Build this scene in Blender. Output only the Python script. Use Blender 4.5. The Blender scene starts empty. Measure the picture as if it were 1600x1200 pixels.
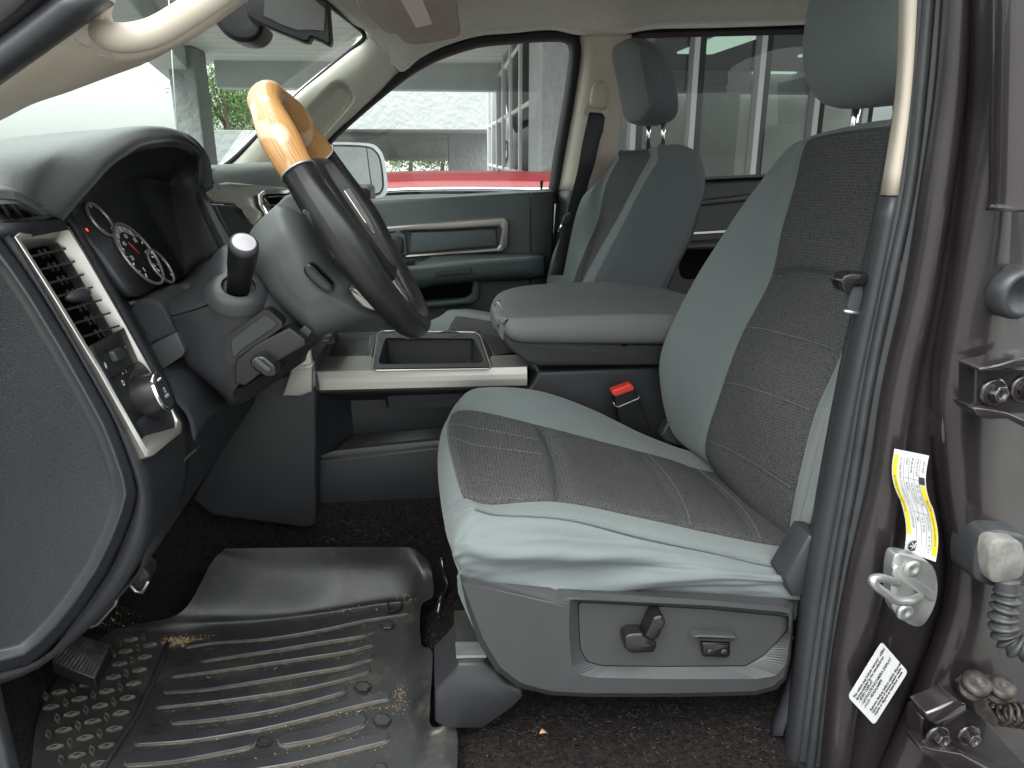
import bpy, math, random
from mathutils import Vector, Matrix, noise

# ------------------------------------------------------------------ camera, world, sun, exposure
F = 1150.0; W0 = 1600.0; CX, CY = 800.0, 600.0          # focal length and centre in photo pixels
CAM = Vector((0.0, 0.0, 0.82))                          # 0.82 m above the cab floor, in the open doorway
PITCH = math.atan(360.0 / F); YAW = math.atan(140.0 * math.cos(PITCH) / F)
FW = Vector((math.cos(PITCH) * math.sin(YAW), math.cos(PITCH) * math.cos(YAW), -math.sin(PITCH)))
RT = Vector((math.cos(YAW), -math.sin(YAW), 0.0))
UP = RT.cross(FW).normalized()
scn = bpy.context.scene
COL = scn.collection
cd = bpy.data.cameras.new('camera'); cam = bpy.data.objects.new('camera', cd); COL.objects.link(cam)
cd.sensor_fit = 'HORIZONTAL'; cd.sensor_width = 36.0; cd.lens = F / W0 * 36.0
cd.clip_start = 0.02; cd.clip_end = 2000.0
cam.matrix_world = Matrix.Translation(CAM) @ Matrix((RT, UP, -FW)).transposed().to_4x4()
scn.camera = cam

SUN_EL, SUN_AZ = math.radians(52), math.radians(215)    # behind the camera, over the hood side
w = bpy.data.worlds.new("World"); scn.world = w; w.use_nodes = True
nt = w.node_tree; nt.nodes.clear()
o_ = nt.nodes.new('ShaderNodeOutputWorld'); bg = nt.nodes.new('ShaderNodeBackground')
sky = nt.nodes.new('ShaderNodeTexSky'); sky.sky_type = 'NISHITA'; sky.sun_disc = False
sky.sun_elevation = SUN_EL; sky.sun_rotation = SUN_AZ; sky.air_density = 1.0; sky.dust_density = 3.0
tc = nt.nodes.new('ShaderNodeTexCoord'); nz = nt.nodes.new('ShaderNodeTexNoise')
nz.inputs['Scale'].default_value = 2.2; nz.inputs['Detail'].default_value = 5
mp = nt.nodes.new('ShaderNodeMapping'); mp.inputs['Scale'].default_value = (1, 1, 3.0)
cr = nt.nodes.new('ShaderNodeValToRGB')
cr.color_ramp.elements[0].position = 0.25; cr.color_ramp.elements[0].color = (.62, .62, .62, 1)
cr.color_ramp.elements[1].position = 0.6; cr.color_ramp.elements[1].color = (.93, .93, .93, 1)
mx = nt.nodes.new('ShaderNodeMix'); mx.data_type = 'RGBA'
sp = nt.nodes.new('ShaderNodeSeparateXYZ'); nt.links.new(tc.outputs['Generated'], sp.inputs[0])
mr = nt.nodes.new('ShaderNodeMapRange'); mr.inputs['From Min'].default_value = 0; mr.inputs['From Max'].default_value = 1
mr.inputs['To Min'].default_value = .27; mr.inputs['To Max'].default_value = 1.9
vs0 = nt.nodes.new('ShaderNodeVectorMath'); vs0.operation = 'SCALE'; vs0.inputs[0].default_value = (10.3, 10.7, 10.5)   # overcast deck, three times brighter overhead
nt.links.new(sp.outputs['Z'], mr.inputs['Value']); nt.links.new(mr.outputs[0], vs0.inputs['Scale']); nt.links.new(vs0.outputs[0], mx.inputs[7])
nt.links.new(tc.outputs['Generated'], mp.inputs['Vector']); nt.links.new(mp.outputs[0], nz.inputs['Vector'])
nt.links.new(nz.outputs['Fac'], cr.inputs['Fac']); nt.links.new(cr.outputs['Color'], mx.inputs[0])
nt.links.new(sky.outputs[0], mx.inputs[6]); nt.links.new(mx.outputs[2], bg.inputs['Color'])
bg.inputs['Strength'].default_value = 0.12
nt.links.new(bg.outputs[0], o_.inputs['Surface'])
sd = bpy.data.lights.new('sun', 'SUN'); sun = bpy.data.objects.new('sun', sd); COL.objects.link(sun)
sd.energy = 0.5; sd.angle = math.radians(25); sd.color = (1.0, 0.97, 0.93)
sdir = Vector((math.sin(SUN_AZ) * math.cos(SUN_EL), math.cos(SUN_AZ) * math.cos(SUN_EL), math.sin(SUN_EL)))
sun.rotation_euler = (-sdir).to_track_quat('-Z', 'Y').to_euler()
scn.view_settings.view_transform = 'Standard'; scn.view_settings.look = 'None'
scn.view_settings.gamma = 1.0; scn.view_settings.use_curve_mapping = False
scn.view_settings.exposure = 1.88
scn.render.engine = 'CYCLES'
scn.cycles.max_bounces = 10; scn.cycles.diffuse_bounces = 5; scn.cycles.glossy_bounces = 4
scn.cycles.transparent_max_bounces = 12; scn.cycles.transmission_bounces = 4
scn.cycles.use_denoising = True
scn.cycles.sample_clamp_indirect = 8.0

# ------------------------------------------------------------------ measuring helpers
def ray(u, v):
    return FW + RT * ((u - CX) / F) - UP * ((v - CY) / F)
def P(u, v, Y):
    d = ray(u, v); return CAM + d * (Y / d.y)
def PZ(u, v, z):
    d = ray(u, v); return CAM + d * ((z - CAM.z) / d.z)
def PX(u, v, x):
    d = ray(u, v); return CAM + d * (x / d.x)
def PP(pts, Y=None):
    return [P(p[0], p[1], p[2] if len(p) > 2 else Y) for p in pts]
def V(*a): return Vector(a)

def cr1(p0, p1, p2, p3, t):
    t2, t3 = t * t, t * t * t
    return (p1 * 2 + (p2 - p0) * t + (p0 * 2 - p1 * 5 + p2 * 4 - p3) * t2 + (p1 * 3 - p0 - p2 * 3 + p3) * t3) * 0.5
def spline(pts, n, closed=False, lin=False):
    """n samples per span through pts"""
    out = []; N = len(pts); spans = N if closed else N - 1
    for i in range(spans):
        if closed:
            a, b, c, d = pts[i - 1], pts[i], pts[(i + 1) % N], pts[(i + 2) % N]
        else:
            b, c = pts[i], pts[i + 1]
            a = pts[i - 1] if i > 0 else b * 2 - c
            d = pts[i + 2] if i + 2 < N else c * 2 - b
        for k in range(n):
            t = k / n
            out.append(b.lerp(c, t) if lin else cr1(a, b, c, d, t))
    if not closed: out.append(pts[-1].copy())
    return out
def rdp(loop, r, n=4):
    """round the corners of a closed 2-D px loop (tuples u,v[,Y]) by r px"""
    out = []; N = len(loop)
    for i in range(N):
        a, b, c = Vector(loop[i - 1]), Vector(loop[i]), Vector(loop[(i + 1) % N])
        la, lc = (a - b).length, (c - b).length
        k1 = min(r, la * .45) / la; k2 = min(r, lc * .45) / lc
        p, q = b.lerp(a, k1), b.lerp(c, k2)
        for j in range(n + 1):
            t = j / n
            out.append(tuple(p.lerp(b, t).lerp(b.lerp(q, t), t)))
    return out
def inset(loop, d):
    """move each vertex of a closed loop of 2-D points inwards by d"""
    N = len(loop); A = 0
    for i in range(N):
        a, b = loop[i], loop[(i + 1) % N]; A += a[0] * b[1] - b[0] * a[1]
    s = 1 if A > 0 else -1; out = []
    for i in range(N):
        a, b, c = Vector(loop[i - 1][:2]), Vector(loop[i][:2]), Vector(loop[(i + 1) % N][:2])
        e1, e2 = (b - a), (c - b)
        if e1.length < 1e-6 or e2.length < 1e-6: out.append(tuple(b)); continue
        e1.normalize(); e2.normalize()
        n1, n2 = Vector((-e1.y, e1.x)) * s, Vector((-e2.y, e2.x)) * s
        m = n1 + n2
        if m.length < .1: m = n1
        m.normalize(); k = d / max(.45, m.dot(n1))
        out.append(tuple(b + m * k))
    return out

class MB:
    def __init__(self):
        self.v = []; self.f = []; self.m = []; self.uv = []; self.s = []
    def add(self, vs, fs, mi=0, uvs=None, smooth=True):
        o = len(self.v); self.v += [Vector(a) for a in vs]
        for k, f in enumerate(fs):
            self.f.append([o + i for i in f]); self.m.append(mi[k] if isinstance(mi, list) else mi)
            self.uv.append([uvs[i] for i in f] if uvs else [(vs[i][0], vs[i][2]) for i in f]); self.s.append(smooth)
        return self
    def grid(self, rows, mi=0, cu=False, flip=False, smooth=True, mif=None, disp=None, closed=False):
        """rows: list of equally long lists of points"""
        R, C = len(rows), len(rows[0])
        us = [0.0]; vs = [0.0]
        mid = rows[R // 2]; mc = C // 2
        for j in range(1, C + (1 if closed else 0)): us.append(us[-1] + (mid[j % C] - mid[j - 1]).length)
        for i in range(1, R): vs.append(vs[-1] + (rows[i][mc] - rows[i - 1][mc]).length)
        if disp:
            nr = [[None] * C for _ in range(R)]
            for i in range(R):
                for j in range(C):
                    a = rows[i][min(j + 1, C - 1)] - rows[i][max(j - 1, 0)]
                    b = rows[min(i + 1, R - 1)][j] - rows[max(i - 1, 0)][j]
                    n = a.cross(b)
                    nr[i][j] = n.normalized() if n.length > 1e-9 else Vector((0, 0, 0))
            rows = [[rows[i][j] + nr[i][j] * disp(i, j) for j in range(C)] for i in range(R)]
        pts = [p for r in rows for p in r]
        fs = []; ms = []; o = len(self.v); self.v += [Vector(p) for p in pts]
        for i in range(R - 1):
            for j in range(C - (0 if closed else 1)):
                j2 = (j + 1) % C
                q = [i * C + j, i * C + j2, (i + 1) * C + j2, (i + 1) * C + j]
                uvq = [(us[j], vs[i]), (us[j + 1], vs[i]), (us[j + 1], vs[i + 1]), (us[j], vs[i + 1])]
                if flip: q.reverse(); uvq.reverse()
                self.f.append([o + k for k in q]); self.uv.append(uvq)
                self.m.append(mif(i, j) if mif else mi); self.s.append(smooth)
        return self
    def patch(self, ctrl, su=6, sv=6, mi=0, flip=False, mif=None, disp=None, lin_r=False, lin_c=False, smooth=True):
        """smooth surface through a control grid; mif(row_span, col_span); disp(s,t) in control units"""
        C = len(ctrl[0])
        a = [spline(r, su, lin=lin_c) for r in ctrl]
        cols = [spline([a[i][j] for i in range(len(ctrl))], sv, lin=lin_r) for j in range(len(a[0]))]
        rows = [[cols[j][i] for j in range(len(cols))] for i in range(len(cols[0]))]
        g = (lambda i, j: mif(min(i // sv, len(ctrl) - 2), min(j // su, C - 2))) if mif else None
        d = (lambda i, j: disp(i / sv, j / su)) if disp else None
        return self.grid(rows, mi=mi, flip=flip, mif=g, disp=d, smooth=smooth)
    def fan(self, loop, mi=0, flip=False, smooth=False):
        n = len(loop); idx = list(range(n))
        if flip: idx.reverse()
        return self.add(loop, [idx], mi, smooth=smooth)
    def loft(self, loops, mi=0, cap0=False, cap1=True, smooth=False, mis=None, capmi=None):
        n = len(loops[0]); vs = [p for l in loops for p in l]; fs = []; ms = []
        for k in range(len(loops) - 1):
            for i in range(n):
                j = (i + 1) % n
                fs.append([k * n + i, k * n + j, (k + 1) * n + j, (k + 1) * n + i]); ms.append(mis[k] if mis else mi)
        if cap0: fs.append(list(range(n))[::-1]); ms.append(mi)
        if cap1: fs.append([(len(loops) - 1) * n + i for i in range(n)]); ms.append(capmi if capmi is not None else (mis[-1] if mis else mi))
        return self.add(vs, fs, ms, smooth=smooth)
    def prism(self, loop, Y0, Y1, mi=0, smooth=False, cham=0.0, chd=None):
        """px outline at depth Y0 pushed straight across the cab to Y1; cham = chamfer in px at the near face"""
        base = [P(p[0], p[1], p[2] if len(p) > 2 else Y0) for p in loop]
        back = [Vector((p.x, Y1, p.z)) for p in base]
        if cham:
            ins = inset(loop, cham); d = chd if chd is not None else cham * Y0 / F
            s = 1 if Y1 > Y0 else -1
            fr = [P(q[0], q[1], p[2] if len(p) > 2 else Y0) for q, p in zip(ins, loop)]
            mid = [Vector((p.x, p.y + s * d, p.z)) for p in base]
            return self.loft([back, mid, fr], mi, cap0=True, cap1=True, smooth=smooth)
        return self.loft([back, base], mi, cap0=True, cap1=True, smooth=smooth)
    def pillow(self, loop, Yc, hw, mi=0, n=4.0, ns=14, smooth=True, mif=None, pw=None, slide=None, both=True):
        """closed px outline taken at Yc, swept from Yc-hw to Yc+hw with rounded ends"""
        base = [P(p[0], p[1], Yc) for p in loop]
        c = sum(base, Vector()) / len(base); loops = []
        for k in range(ns + 1):
            a = -math.pi / 2 + math.pi * k / ns
            t = math.sin(a); t = math.copysign(abs(t) ** (pw or .75), t)
            sc = max(0.02, (1 - abs(t) ** n)) ** (1 / n)
            L = [Vector((c.x + (p.x - c.x) * sc, Yc + t * hw, c.z + (p.z - c.z) * sc)) for p in base]
            loops.append(L)
        m = [mif(k, ns) for k in range(ns)] if mif else None
        return self.loft(loops, mi, cap0=True, cap1=True, smooth=smooth, mis=m)
    def tube(self, pts, r, seg=8, mi=0, closed=False, flat=1.0, up=None, caps=True, smooth=True):
        N = len(pts); rings = []
        prev = None
        for i in range(N):
            a = pts[i - 1] if (i > 0 or closed) else pts[i]
            b = pts[(i + 1) % N] if (i < N - 1 or closed) else pts[i]
            t = (b - a).normalized()
            if up is not None: u = up - t * up.dot(t)
            elif prev is None:
                u = Vector((0, 0, 1)); u = u - t * u.dot(t)
                if u.length < .1: u = Vector((1, 0, 0)) - t * t.x
            else: u = prev - t * prev.dot(t)
            u.normalize(); prev = u; s = t.cross(u)
            rr = r[i] if isinstance(r, (list, tuple)) else r
            rings.append([pts[i] + (s * math.cos(2 * math.pi * k / seg) + u * math.sin(2 * math.pi * k / seg) * flat) * rr for k in range(seg)])
        if closed:
            rings.append(rings[0][:])
        return self.loft(rings, mi, cap0=caps and not closed, cap1=caps and not closed, smooth=smooth)
    def lathe(self, c, ax, prof, seg=20, mi=0, smooth=True, mis=None, caps=True, rx=1.0):
        """prof: (distance along ax, radius)"""
        ax = ax.normalized(); u = Vector((0, 0, 1)) - ax * ax.z
        if u.length < .05: u = Vector((0, 1, 0)) - ax * ax.y
        u.normalize(); s = ax.cross(u)
        L = [[c + ax * d + (s * math.cos(2 * math.pi * k / seg) * rx + u * math.sin(2 * math.pi * k / seg)) * r for k in range(seg)] for d, r in prof]
        return self.loft(L, mi, cap0=caps, cap1=caps, smooth=smooth, mis=mis)
    def box(self, c, sx, sy, sz, mi=0, M=None, smooth=False):
        vs = [Vector((x * sx / 2, y * sy / 2, z * sz / 2)) for x in (-1, 1) for y in (-1, 1) for z in (-1, 1)]
        if M is not None: vs = [M @ a for a in vs]
        vs = [a + c for a in vs]
        return self.add(vs, [[0, 1, 3, 2], [4, 6, 7, 5], [0, 4, 5, 1], [2, 3, 7, 6], [0, 2, 6, 4], [1, 5, 7, 3]], mi, smooth=smooth)
    def build(self, name, mats, parent=None, bevel=0, solid=0, subs=0, label=None, seg=2, off=-1, sharp=38, kind=None, group=None):
        me = bpy.data.meshes.new(name)
        c = sum(self.v, Vector()) / max(1, len(self.v))
        me.from_pydata([tuple(a - c) for a in self.v], [], self.f)
        for m in (mats if isinstance(mats, (list, tuple)) else [mats]): me.materials.append(m)
        uvl = me.uv_layers.new(name='UVMap'); k = 0
        for pi, poly in enumerate(me.polygons):
            poly.material_index = self.m[pi]; poly.use_smooth = self.s[pi]
            for q, li in enumerate(poly.loop_indices):
                uvl.data[li].uv = self.uv[pi][q][:2]
        me.validate(); me.update()
        ob = bpy.data.objects.new(name, me); COL.objects.link(ob); ob.location = c
        if parent is not None: put(ob, parent)
        if label: ob['label'] = label
        if kind: ob['kind'] = kind
        if group: ob['group'] = group
        if subs:
            m = ob.modifiers.new('s', 'SUBSURF'); m.levels = subs; m.render_levels = subs
        if solid:
            m = ob.modifiers.new('t', 'SOLIDIFY'); m.thickness = solid; m.offset = off
        if bevel:
            m = ob.modifiers.new('b', 'BEVEL'); m.width = bevel; m.segments = seg; m.limit_method = 'ANGLE'
            m.angle_limit = math.radians(sharp); m.harden_normals = False
            for p_ in me.polygons: p_.use_smooth = True
            try: me.set_sharp_from_angle(angle=math.radians(60))
            except Exception: pass
        return ob
WORLD = {}
def put(ob, parent):
    ob.parent = parent; ob.matrix_parent_inverse = Matrix.Translation(WORLD[parent.name]).inverted()
    WORLD[ob.name] = WORLD.get(ob.name, Vector(ob.location))
_b = MB.build
def build(self, *a, **k):
    ob = _b(self, *a, **k); WORLD[ob.name] = Vector(ob.location)
    return ob
MB.build = build
def empty(name, loc, parent=None, label=None, cat=None, group=None):
    o = bpy.data.objects.new(name, None); COL.objects.link(o); o.location = loc; o.empty_display_size = .1
    WORLD[o.name] = Vector(loc)
    if parent is not None: put(o, parent)
    if label: o['label'] = label
    if cat: o['category'] = cat
    if group: o['group'] = group
    return o
def tag(o, label=None, cat=None, group=None, kind=None):
    if label: o['label'] = label
    if cat: o['category'] = cat
    if group: o['group'] = group
    if kind: o['kind'] = kind
    return o
def text_into(mb, s, o, ex, ey, size, mi=0, align='LEFT', bend=None, squash=1.0):
    """flat lettering: origin o, unit axes ex (reading direction) and ey (up)"""
    cu = bpy.data.curves.new('t', 'FONT'); cu.body = s; cu.size = size; cu.align_x = align; cu.resolution_u = 2
    ob = bpy.data.objects.new('t', cu); me = bpy.data.meshes.new_from_object(ob)
    vs = []
    for a in me.vertices:
        x, y = a.co.x * squash, a.co.y
        p = o + ex * x + ey * y
        if bend: p = bend(x, y, p)
        vs.append(p)
    mb.add(vs, [list(p.vertices) for p in me.polygons], mi, smooth=False)
    bpy.data.objects.remove(ob); bpy.data.curves.remove(cu); bpy.data.meshes.remove(me)

# ------------------------------------------------------------------ materials
def nodes(name):
    m = bpy.data.materials.new(name); m.use_nodes = True; n = m.node_tree; n.nodes.clear()
    o = n.nodes.new('ShaderNodeOutputMaterial'); b = n.nodes.new('ShaderNodeBsdfPrincipled')
    n.links.new(b.outputs[0], o.inputs[0]); return m, n, b, o
def N(n, t, **k):
    x = n.nodes.new(t)
    for a, v in k.items():
        if a.startswith('_'): setattr(x, a[1:], v)
        else: x.inputs[a.replace('__', ' ')].default_value = v
    return x
def mat(name, col, rough=.5, metal=0.0, spec=.5, coat=0.0, bump=None, var=None, sheen=0.0, emit=None, uv=False, rvar=0.0, dust=None, aniso=None):
    """bump=(kind, scale, strength, distance)  var=(scale, amount)  dust=(scale, lo, hi, colour)"""
    m, n, b, o = nodes(name); L = n.links.new
    b.inputs['Base Color'].default_value = (*col, 1); b.inputs['Roughness'].default_value = rough
    b.inputs['Metallic'].default_value = metal; b.inputs['Specular IOR Level'].default_value = spec
    b.inputs['Coat Weight'].default_value = coat; b.inputs['Coat Roughness'].default_value = .04
    if sheen: b.inputs['Sheen Weight'].default_value = sheen; b.inputs['Sheen Roughness'].default_value = .5
    if emit: b.inputs['Emission Color'].default_value = (*emit[0], 1); b.inputs['Emission Strength'].default_value = emit[1]
    t = n.nodes.new('ShaderNodeTexCoord'); co = t.outputs['UV' if uv else 'Object']
    csock = None
    if var:
        q = N(n, 'ShaderNodeTexNoise', Scale=var[0], Detail=6.0, Roughness=.6); L(co, q.inputs['Vector'])
        r = N(n, 'ShaderNodeMapRange', From__Min=.3, From__Max=.7, To__Min=1 - var[1], To__Max=1 + var[1]); L(q.outputs['Fac'], r.inputs['Value'])
        x = n.nodes.new('ShaderNodeVectorMath'); x.operation = 'SCALE'; x.inputs[0].default_value = col
        L(r.outputs[0], x.inputs['Scale']); csock = x.outputs[0]
        if rvar:
            r2 = N(n, 'ShaderNodeMapRange', From__Min=.3, From__Max=.7, To__Min=rough - rvar, To__Max=rough + rvar)
            L(q.outputs['Fac'], r2.inputs['Value']); L(r2.outputs[0], b.inputs['Roughness'])
    if dust:
        q = N(n, 'ShaderNodeTexNoise', Scale=dust[0], Detail=9.0, Roughness=.72); L(co, q.inputs['Vector'])
        r = N(n, 'ShaderNodeMapRange', From__Min=dust[1], From__Max=dust[2], To__Min=0.0, To__Max=1.0); L(q.outputs['Fac'], r.inputs['Value'])
        x = n.nodes.new('ShaderNodeMix'); x.data_type = 'RGBA'; x.inputs[6].default_value = (*col, 1); x.inputs[7].default_value = (*dust[3], 1)
        if csock: L(csock, x.inputs[6])
        L(r.outputs[0], x.inputs[0]); csock = x.outputs[2]
    if csock: L(csock, b.inputs['Base Color'])
    if bump:
        kind, sc, st, di = bump
        if kind == 'noise':
            q = N(n, 'ShaderNodeTexNoise', Scale=sc, Detail=3.0); L(co, q.inputs['Vector']); h = q.outputs['Fac']
        elif kind == 'grain':
            q = N(n, 'ShaderNodeTexVoronoi', Scale=sc); q.feature = 'DISTANCE_TO_EDGE'
            mp = n.nodes.new('ShaderNodeMapping'); mp.inputs['Rotation'].default_value = (.3, .9, .5); mp.inputs['Scale'].default_value = (1, 1, 2.0)
            L(co, mp.inputs[0]); q2 = N(n, 'ShaderNodeTexNoise', Scale=sc * .5); L(mp.outputs[0], q2.inputs['Vector'])
            ad = n.nodes.new('ShaderNodeMix'); ad.data_type = 'RGBA'; ad.inputs[0].default_value = .0018
            L(mp.outputs[0], ad.inputs[6]); L(q2.outputs['Color'], ad.inputs[7]); L(ad.outputs[2], q.inputs['Vector'])
            r = N(n, 'ShaderNodeMapRange', From__Min=0.0, From__Max=.22, To__Min=0.0, To__Max=1.0); L(q.outputs['Distance'], r.inputs['Value']); h = r.outputs[0]
        bp = N(n, 'ShaderNodeBump', Strength=st, Distance=di); L(h, bp.inputs['Height']); L(bp.outputs[0], b.inputs['Normal'])
    return m
def mat_weave():
    m, n, b, o = nodes('seat_weave'); L = n.links.new
    b.inputs['Roughness'].default_value = .85; b.inputs['Specular IOR Level'].default_value = .25
    t = n.nodes.new('ShaderNodeTexCoord'); co = t.outputs['UV']
    br = N(n, 'ShaderNodeTexBrick', Scale=1.0, Color1=(.060, .061, .060, 1), Color2=(.013, .013, .013, 1), Mortar=(.069, .071, .069, 1))
    br.inputs['Brick Width'].default_value = .0042; br.inputs['Row Height'].default_value = .0046; br.inputs['Mortar Size'].default_value = .0011; br.inputs['Mortar Smooth'].default_value = .5
    br.inputs['Bias'].default_value = -.25
    wv = N(n, 'ShaderNodeTexNoise', Scale=220.0, Detail=2.0)
    mp = n.nodes.new('ShaderNodeMapping'); mp.inputs['Scale'].default_value = (1, 3, 1); L(co, mp.inputs[0]); L(mp.outputs[0], wv.inputs['Vector'])
    wr = N(n, 'ShaderNodeMapRange', From__Min=.25, From__Max=.75, To__Min=.45, To__Max=1.5); L(wv.outputs['Fac'], wr.inputs['Value'])
    dis = N(n, 'ShaderNodeTexNoise', Scale=35.0); L(co, dis.inputs['Vector'])
    mz = n.nodes.new('ShaderNodeMix'); mz.data_type = 'RGBA'; mz.inputs[0].default_value = .003
    L(co, mz.inputs[6]); L(dis.outputs['Color'], mz.inputs[7]); L(mz.outputs[2], br.inputs['Vector'])
    sc = n.nodes.new('ShaderNodeVectorMath'); sc.operation = 'SCALE'; L(br.outputs['Color'], sc.inputs[0]); L(wr.outputs[0], sc.inputs['Scale'])
    L(sc.outputs[0], b.inputs['Base Color'])
    bp = N(n, 'ShaderNodeBump', Strength=.9, Distance=.0012); bp.invert = True; bp.invert = False; L(br.outputs['Fac'], bp.inputs['Height'])
    L(bp.outputs[0], b.inputs['Normal']); return m
def mat_glass(name, tint, ior=1.45, rough=0.0, gain=1.0):
    m = bpy.data.materials.new(name); m.use_nodes = True; n = m.node_tree; n.nodes.clear(); L = n.links.new
    o = n.nodes.new('ShaderNodeOutputMaterial'); a = N(n, 'ShaderNodeBsdfTransparent', Color=(*tint, 1))
    g = N(n, 'ShaderNodeBsdfGlossy', Roughness=rough); fr = N(n, 'ShaderNodeFresnel', IOR=ior)
    x = n.nodes.new('ShaderNodeMixShader'); mu = n.nodes.new('ShaderNodeMath'); mu.operation = 'MULTIPLY'; mu.inputs[1].default_value = gain
    ge = n.nodes.new('ShaderNodeNewGeometry'); im = N(n, 'ShaderNodeMapRange', To__Min=ior, To__Max=1.0 / ior)   # a pane reflects the same from both sides
    L(ge.outputs['Backfacing'], im.inputs['Value']); L(im.outputs[0], fr.inputs['IOR'])
    L(fr.outputs[0], mu.inputs[0]); L(mu.outputs[0], x.inputs[0]); L(a.outputs[0], x.inputs[1]); L(g.outputs[0], x.inputs[2]); L(x.outputs[0], o.inputs[0]); return m
def mat_wood():
    m, n, b, o = nodes('wood_veneer'); L = n.links.new
    b.inputs['Roughness'].default_value = .42; b.inputs['Coat Weight'].default_value = .2; b.inputs['Coat Roughness'].default_value = .2
    t = n.nodes.new('ShaderNodeTexCoord'); mp = n.nodes.new('ShaderNodeMapping'); mp.inputs['Scale'].default_value = (1, 14, 1)
    L(t.outputs['UV'], mp.inputs[0])
    w1 = N(n, 'ShaderNodeTexWave', Scale=55.0, Distortion=5.0, Detail=3.0); w1.inputs['Detail Scale'].default_value = 2.0
    mp.inputs['Scale'].default_value = (1.6, .16, 1); L(mp.outputs[0], w1.inputs['Vector'])
    c = n.nodes.new('ShaderNodeValToRGB'); e = c.color_ramp.elements
    e[0].color = (.33, .155, .045, 1); e[1].color = (.48, .265, .10, 1); L(w1.outputs['Fac'], c.inputs['Fac'])
    q = N(n, 'ShaderNodeTexNoise', Scale=16.0, Detail=1.0); L(t.outputs['UV'], q.inputs['Vector'])
    r = N(n, 'ShaderNodeMapRange', From__Min=.53, From__Max=.56, To__Min=0.0, To__Max=.75); L(q.outputs['Fac'], r.inputs['Value'])
    x = n.nodes.new('ShaderNodeMix'); x.data_type = 'RGBA'; x.inputs[7].default_value = (.54, .40, .29, 1)     # varnish worn off
    L(c.outputs['Color'], x.inputs[6]); L(r.outputs[0], x.inputs[0]); L(x.outputs[2], b.inputs['Base Color'])
    bp = N(n, 'ShaderNodeBump', Strength=.25, Distance=.001); L(r.outputs[0], bp.inputs['Height']); bp.invert = True; L(bp.outputs[0], b.inputs['Normal'])
    return m
def mat_ribs(name, col, axis, scale, rough=.7, dep=.01):
    m, n, b, o = nodes(name); L = n.links.new
    b.inputs['Roughness'].default_value = rough; b.inputs['Base Color'].default_value = (*col, 1)
    t = n.nodes.new('ShaderNodeTexCoord'); w1 = N(n, 'ShaderNodeTexWave', Scale=scale); w1.bands_direction = axis; w1.wave_profile = 'SAW'
    L(t.outputs['Object'], w1.inputs['Vector'])
    r = N(n, 'ShaderNodeMapRange', From__Min=0.0, From__Max=.12, To__Min=.55, To__Max=1.0); L(w1.outputs['Fac'], r.inputs['Value'])
    x = n.nodes.new('ShaderNodeVectorMath'); x.operation = 'SCALE'; x.inputs[0].default_value = col; L(r.outputs[0], x.inputs['Scale'])
    L(x.outputs[0], b.inputs['Base Color'])
    bp = N(n, 'ShaderNodeBump', Strength=.6, Distance=dep); L(w1.outputs['Fac'], bp.inputs['Height']); L(bp.outputs[0], b.inputs['Normal']); return m

M = {}
M['paint'] = mat('body_paint', (.030, .025, .029), rough=.22, metal=.35, coat=.9, var=(6, .15))
M['paint_in'] = mat('door_jamb_paint', (.017, .014, .015), rough=.30, spec=.4, coat=.35, var=(9, .3), dust=(60, .66, .8, (.1, .09, .08)))
M['seal'] = mat('rubber_seal', (.026, .028, .031), rough=.42, spec=.5, var=(25, .2), bump=('noise', 250, .12, .001))
M['seal_dark'] = mat('dark_rubber', (.016, .017, .018), rough=.65, spec=.25)
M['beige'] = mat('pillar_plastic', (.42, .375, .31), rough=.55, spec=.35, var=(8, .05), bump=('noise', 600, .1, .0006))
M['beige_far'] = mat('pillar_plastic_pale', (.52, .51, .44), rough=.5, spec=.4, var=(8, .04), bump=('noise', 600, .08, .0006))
M['liner'] = mat('headliner_cloth', (.55, .52, .48), rough=.95, spec=.1, var=(40, .06), bump=('noise', 900, .3, .001))
M['visor'] = mat('visor_cloth', (.44, .36, .34), rough=.9, spec=.15, var=(30, .05), bump=('noise', 900, .25, .001))
M['dash'] = mat('dash_vinyl', (.013, .014, .017), rough=.46, spec=.38, bump=('grain', 420, .5, .0008), var=(7, .12), rvar=.05)
M['band'] = mat('lit_chamfer_vinyl', (.020, .021, .023), rough=.33, spec=.9)  # dash vinyl, paler and glossier to paint the light on the end panel chamfer
M['dash_top'] = mat('dash_top_vinyl', (.066, .073, .073), rough=.52, spec=.5, bump=('grain', 340, .35, .0006), var=(7, .1))  # dash vinyl made paler: the sky's reflection is put into the colour
M['plastic'] = mat('dark_plastic', (.021, .022, .025), rough=.47, spec=.45, bump=('noise', 700, .18, .0005), var=(9, .12))
M['plastic_mid'] = mat('grey_plastic', (.033, .034, .036), rough=.46, spec=.45, bump=('noise', 700, .18, .0005), var=(9, .1))
M['black'] = mat('black_plastic', (.009, .009, .010), rough=.4, spec=.4, var=(12, .2))
M['gloss'] = mat('gloss_black', (.008, .008, .009), rough=.12, spec=.5)
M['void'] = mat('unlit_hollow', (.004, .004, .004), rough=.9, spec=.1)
M['silver'] = mat('satin_silver', (.56, .55, .51), rough=.32, metal=.85, bump=('noise', 900, .04, .0003))
M['door_trim'] = mat('warm_satin_trim', (.26, .25, .23), rough=.35, metal=.7)
M['cover'] = mat('column_plastic', (.056, .062, .062), rough=.5, spec=.45, bump=('noise', 700, .15, .0005), var=(6, .06))
M['champ'] = mat('champagne_trim', (.28, .275, .25), rough=.36, metal=.7, var=(5, .05))
M['chrome'] = mat('chrome', (.75, .75, .75), rough=.10, metal=1.0)
M['steel'] = mat('zinc_steel', (.42, .43, .42), rough=.38, metal=.85, var=(40, .18), bump=('noise', 90, .1, .001))
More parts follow.
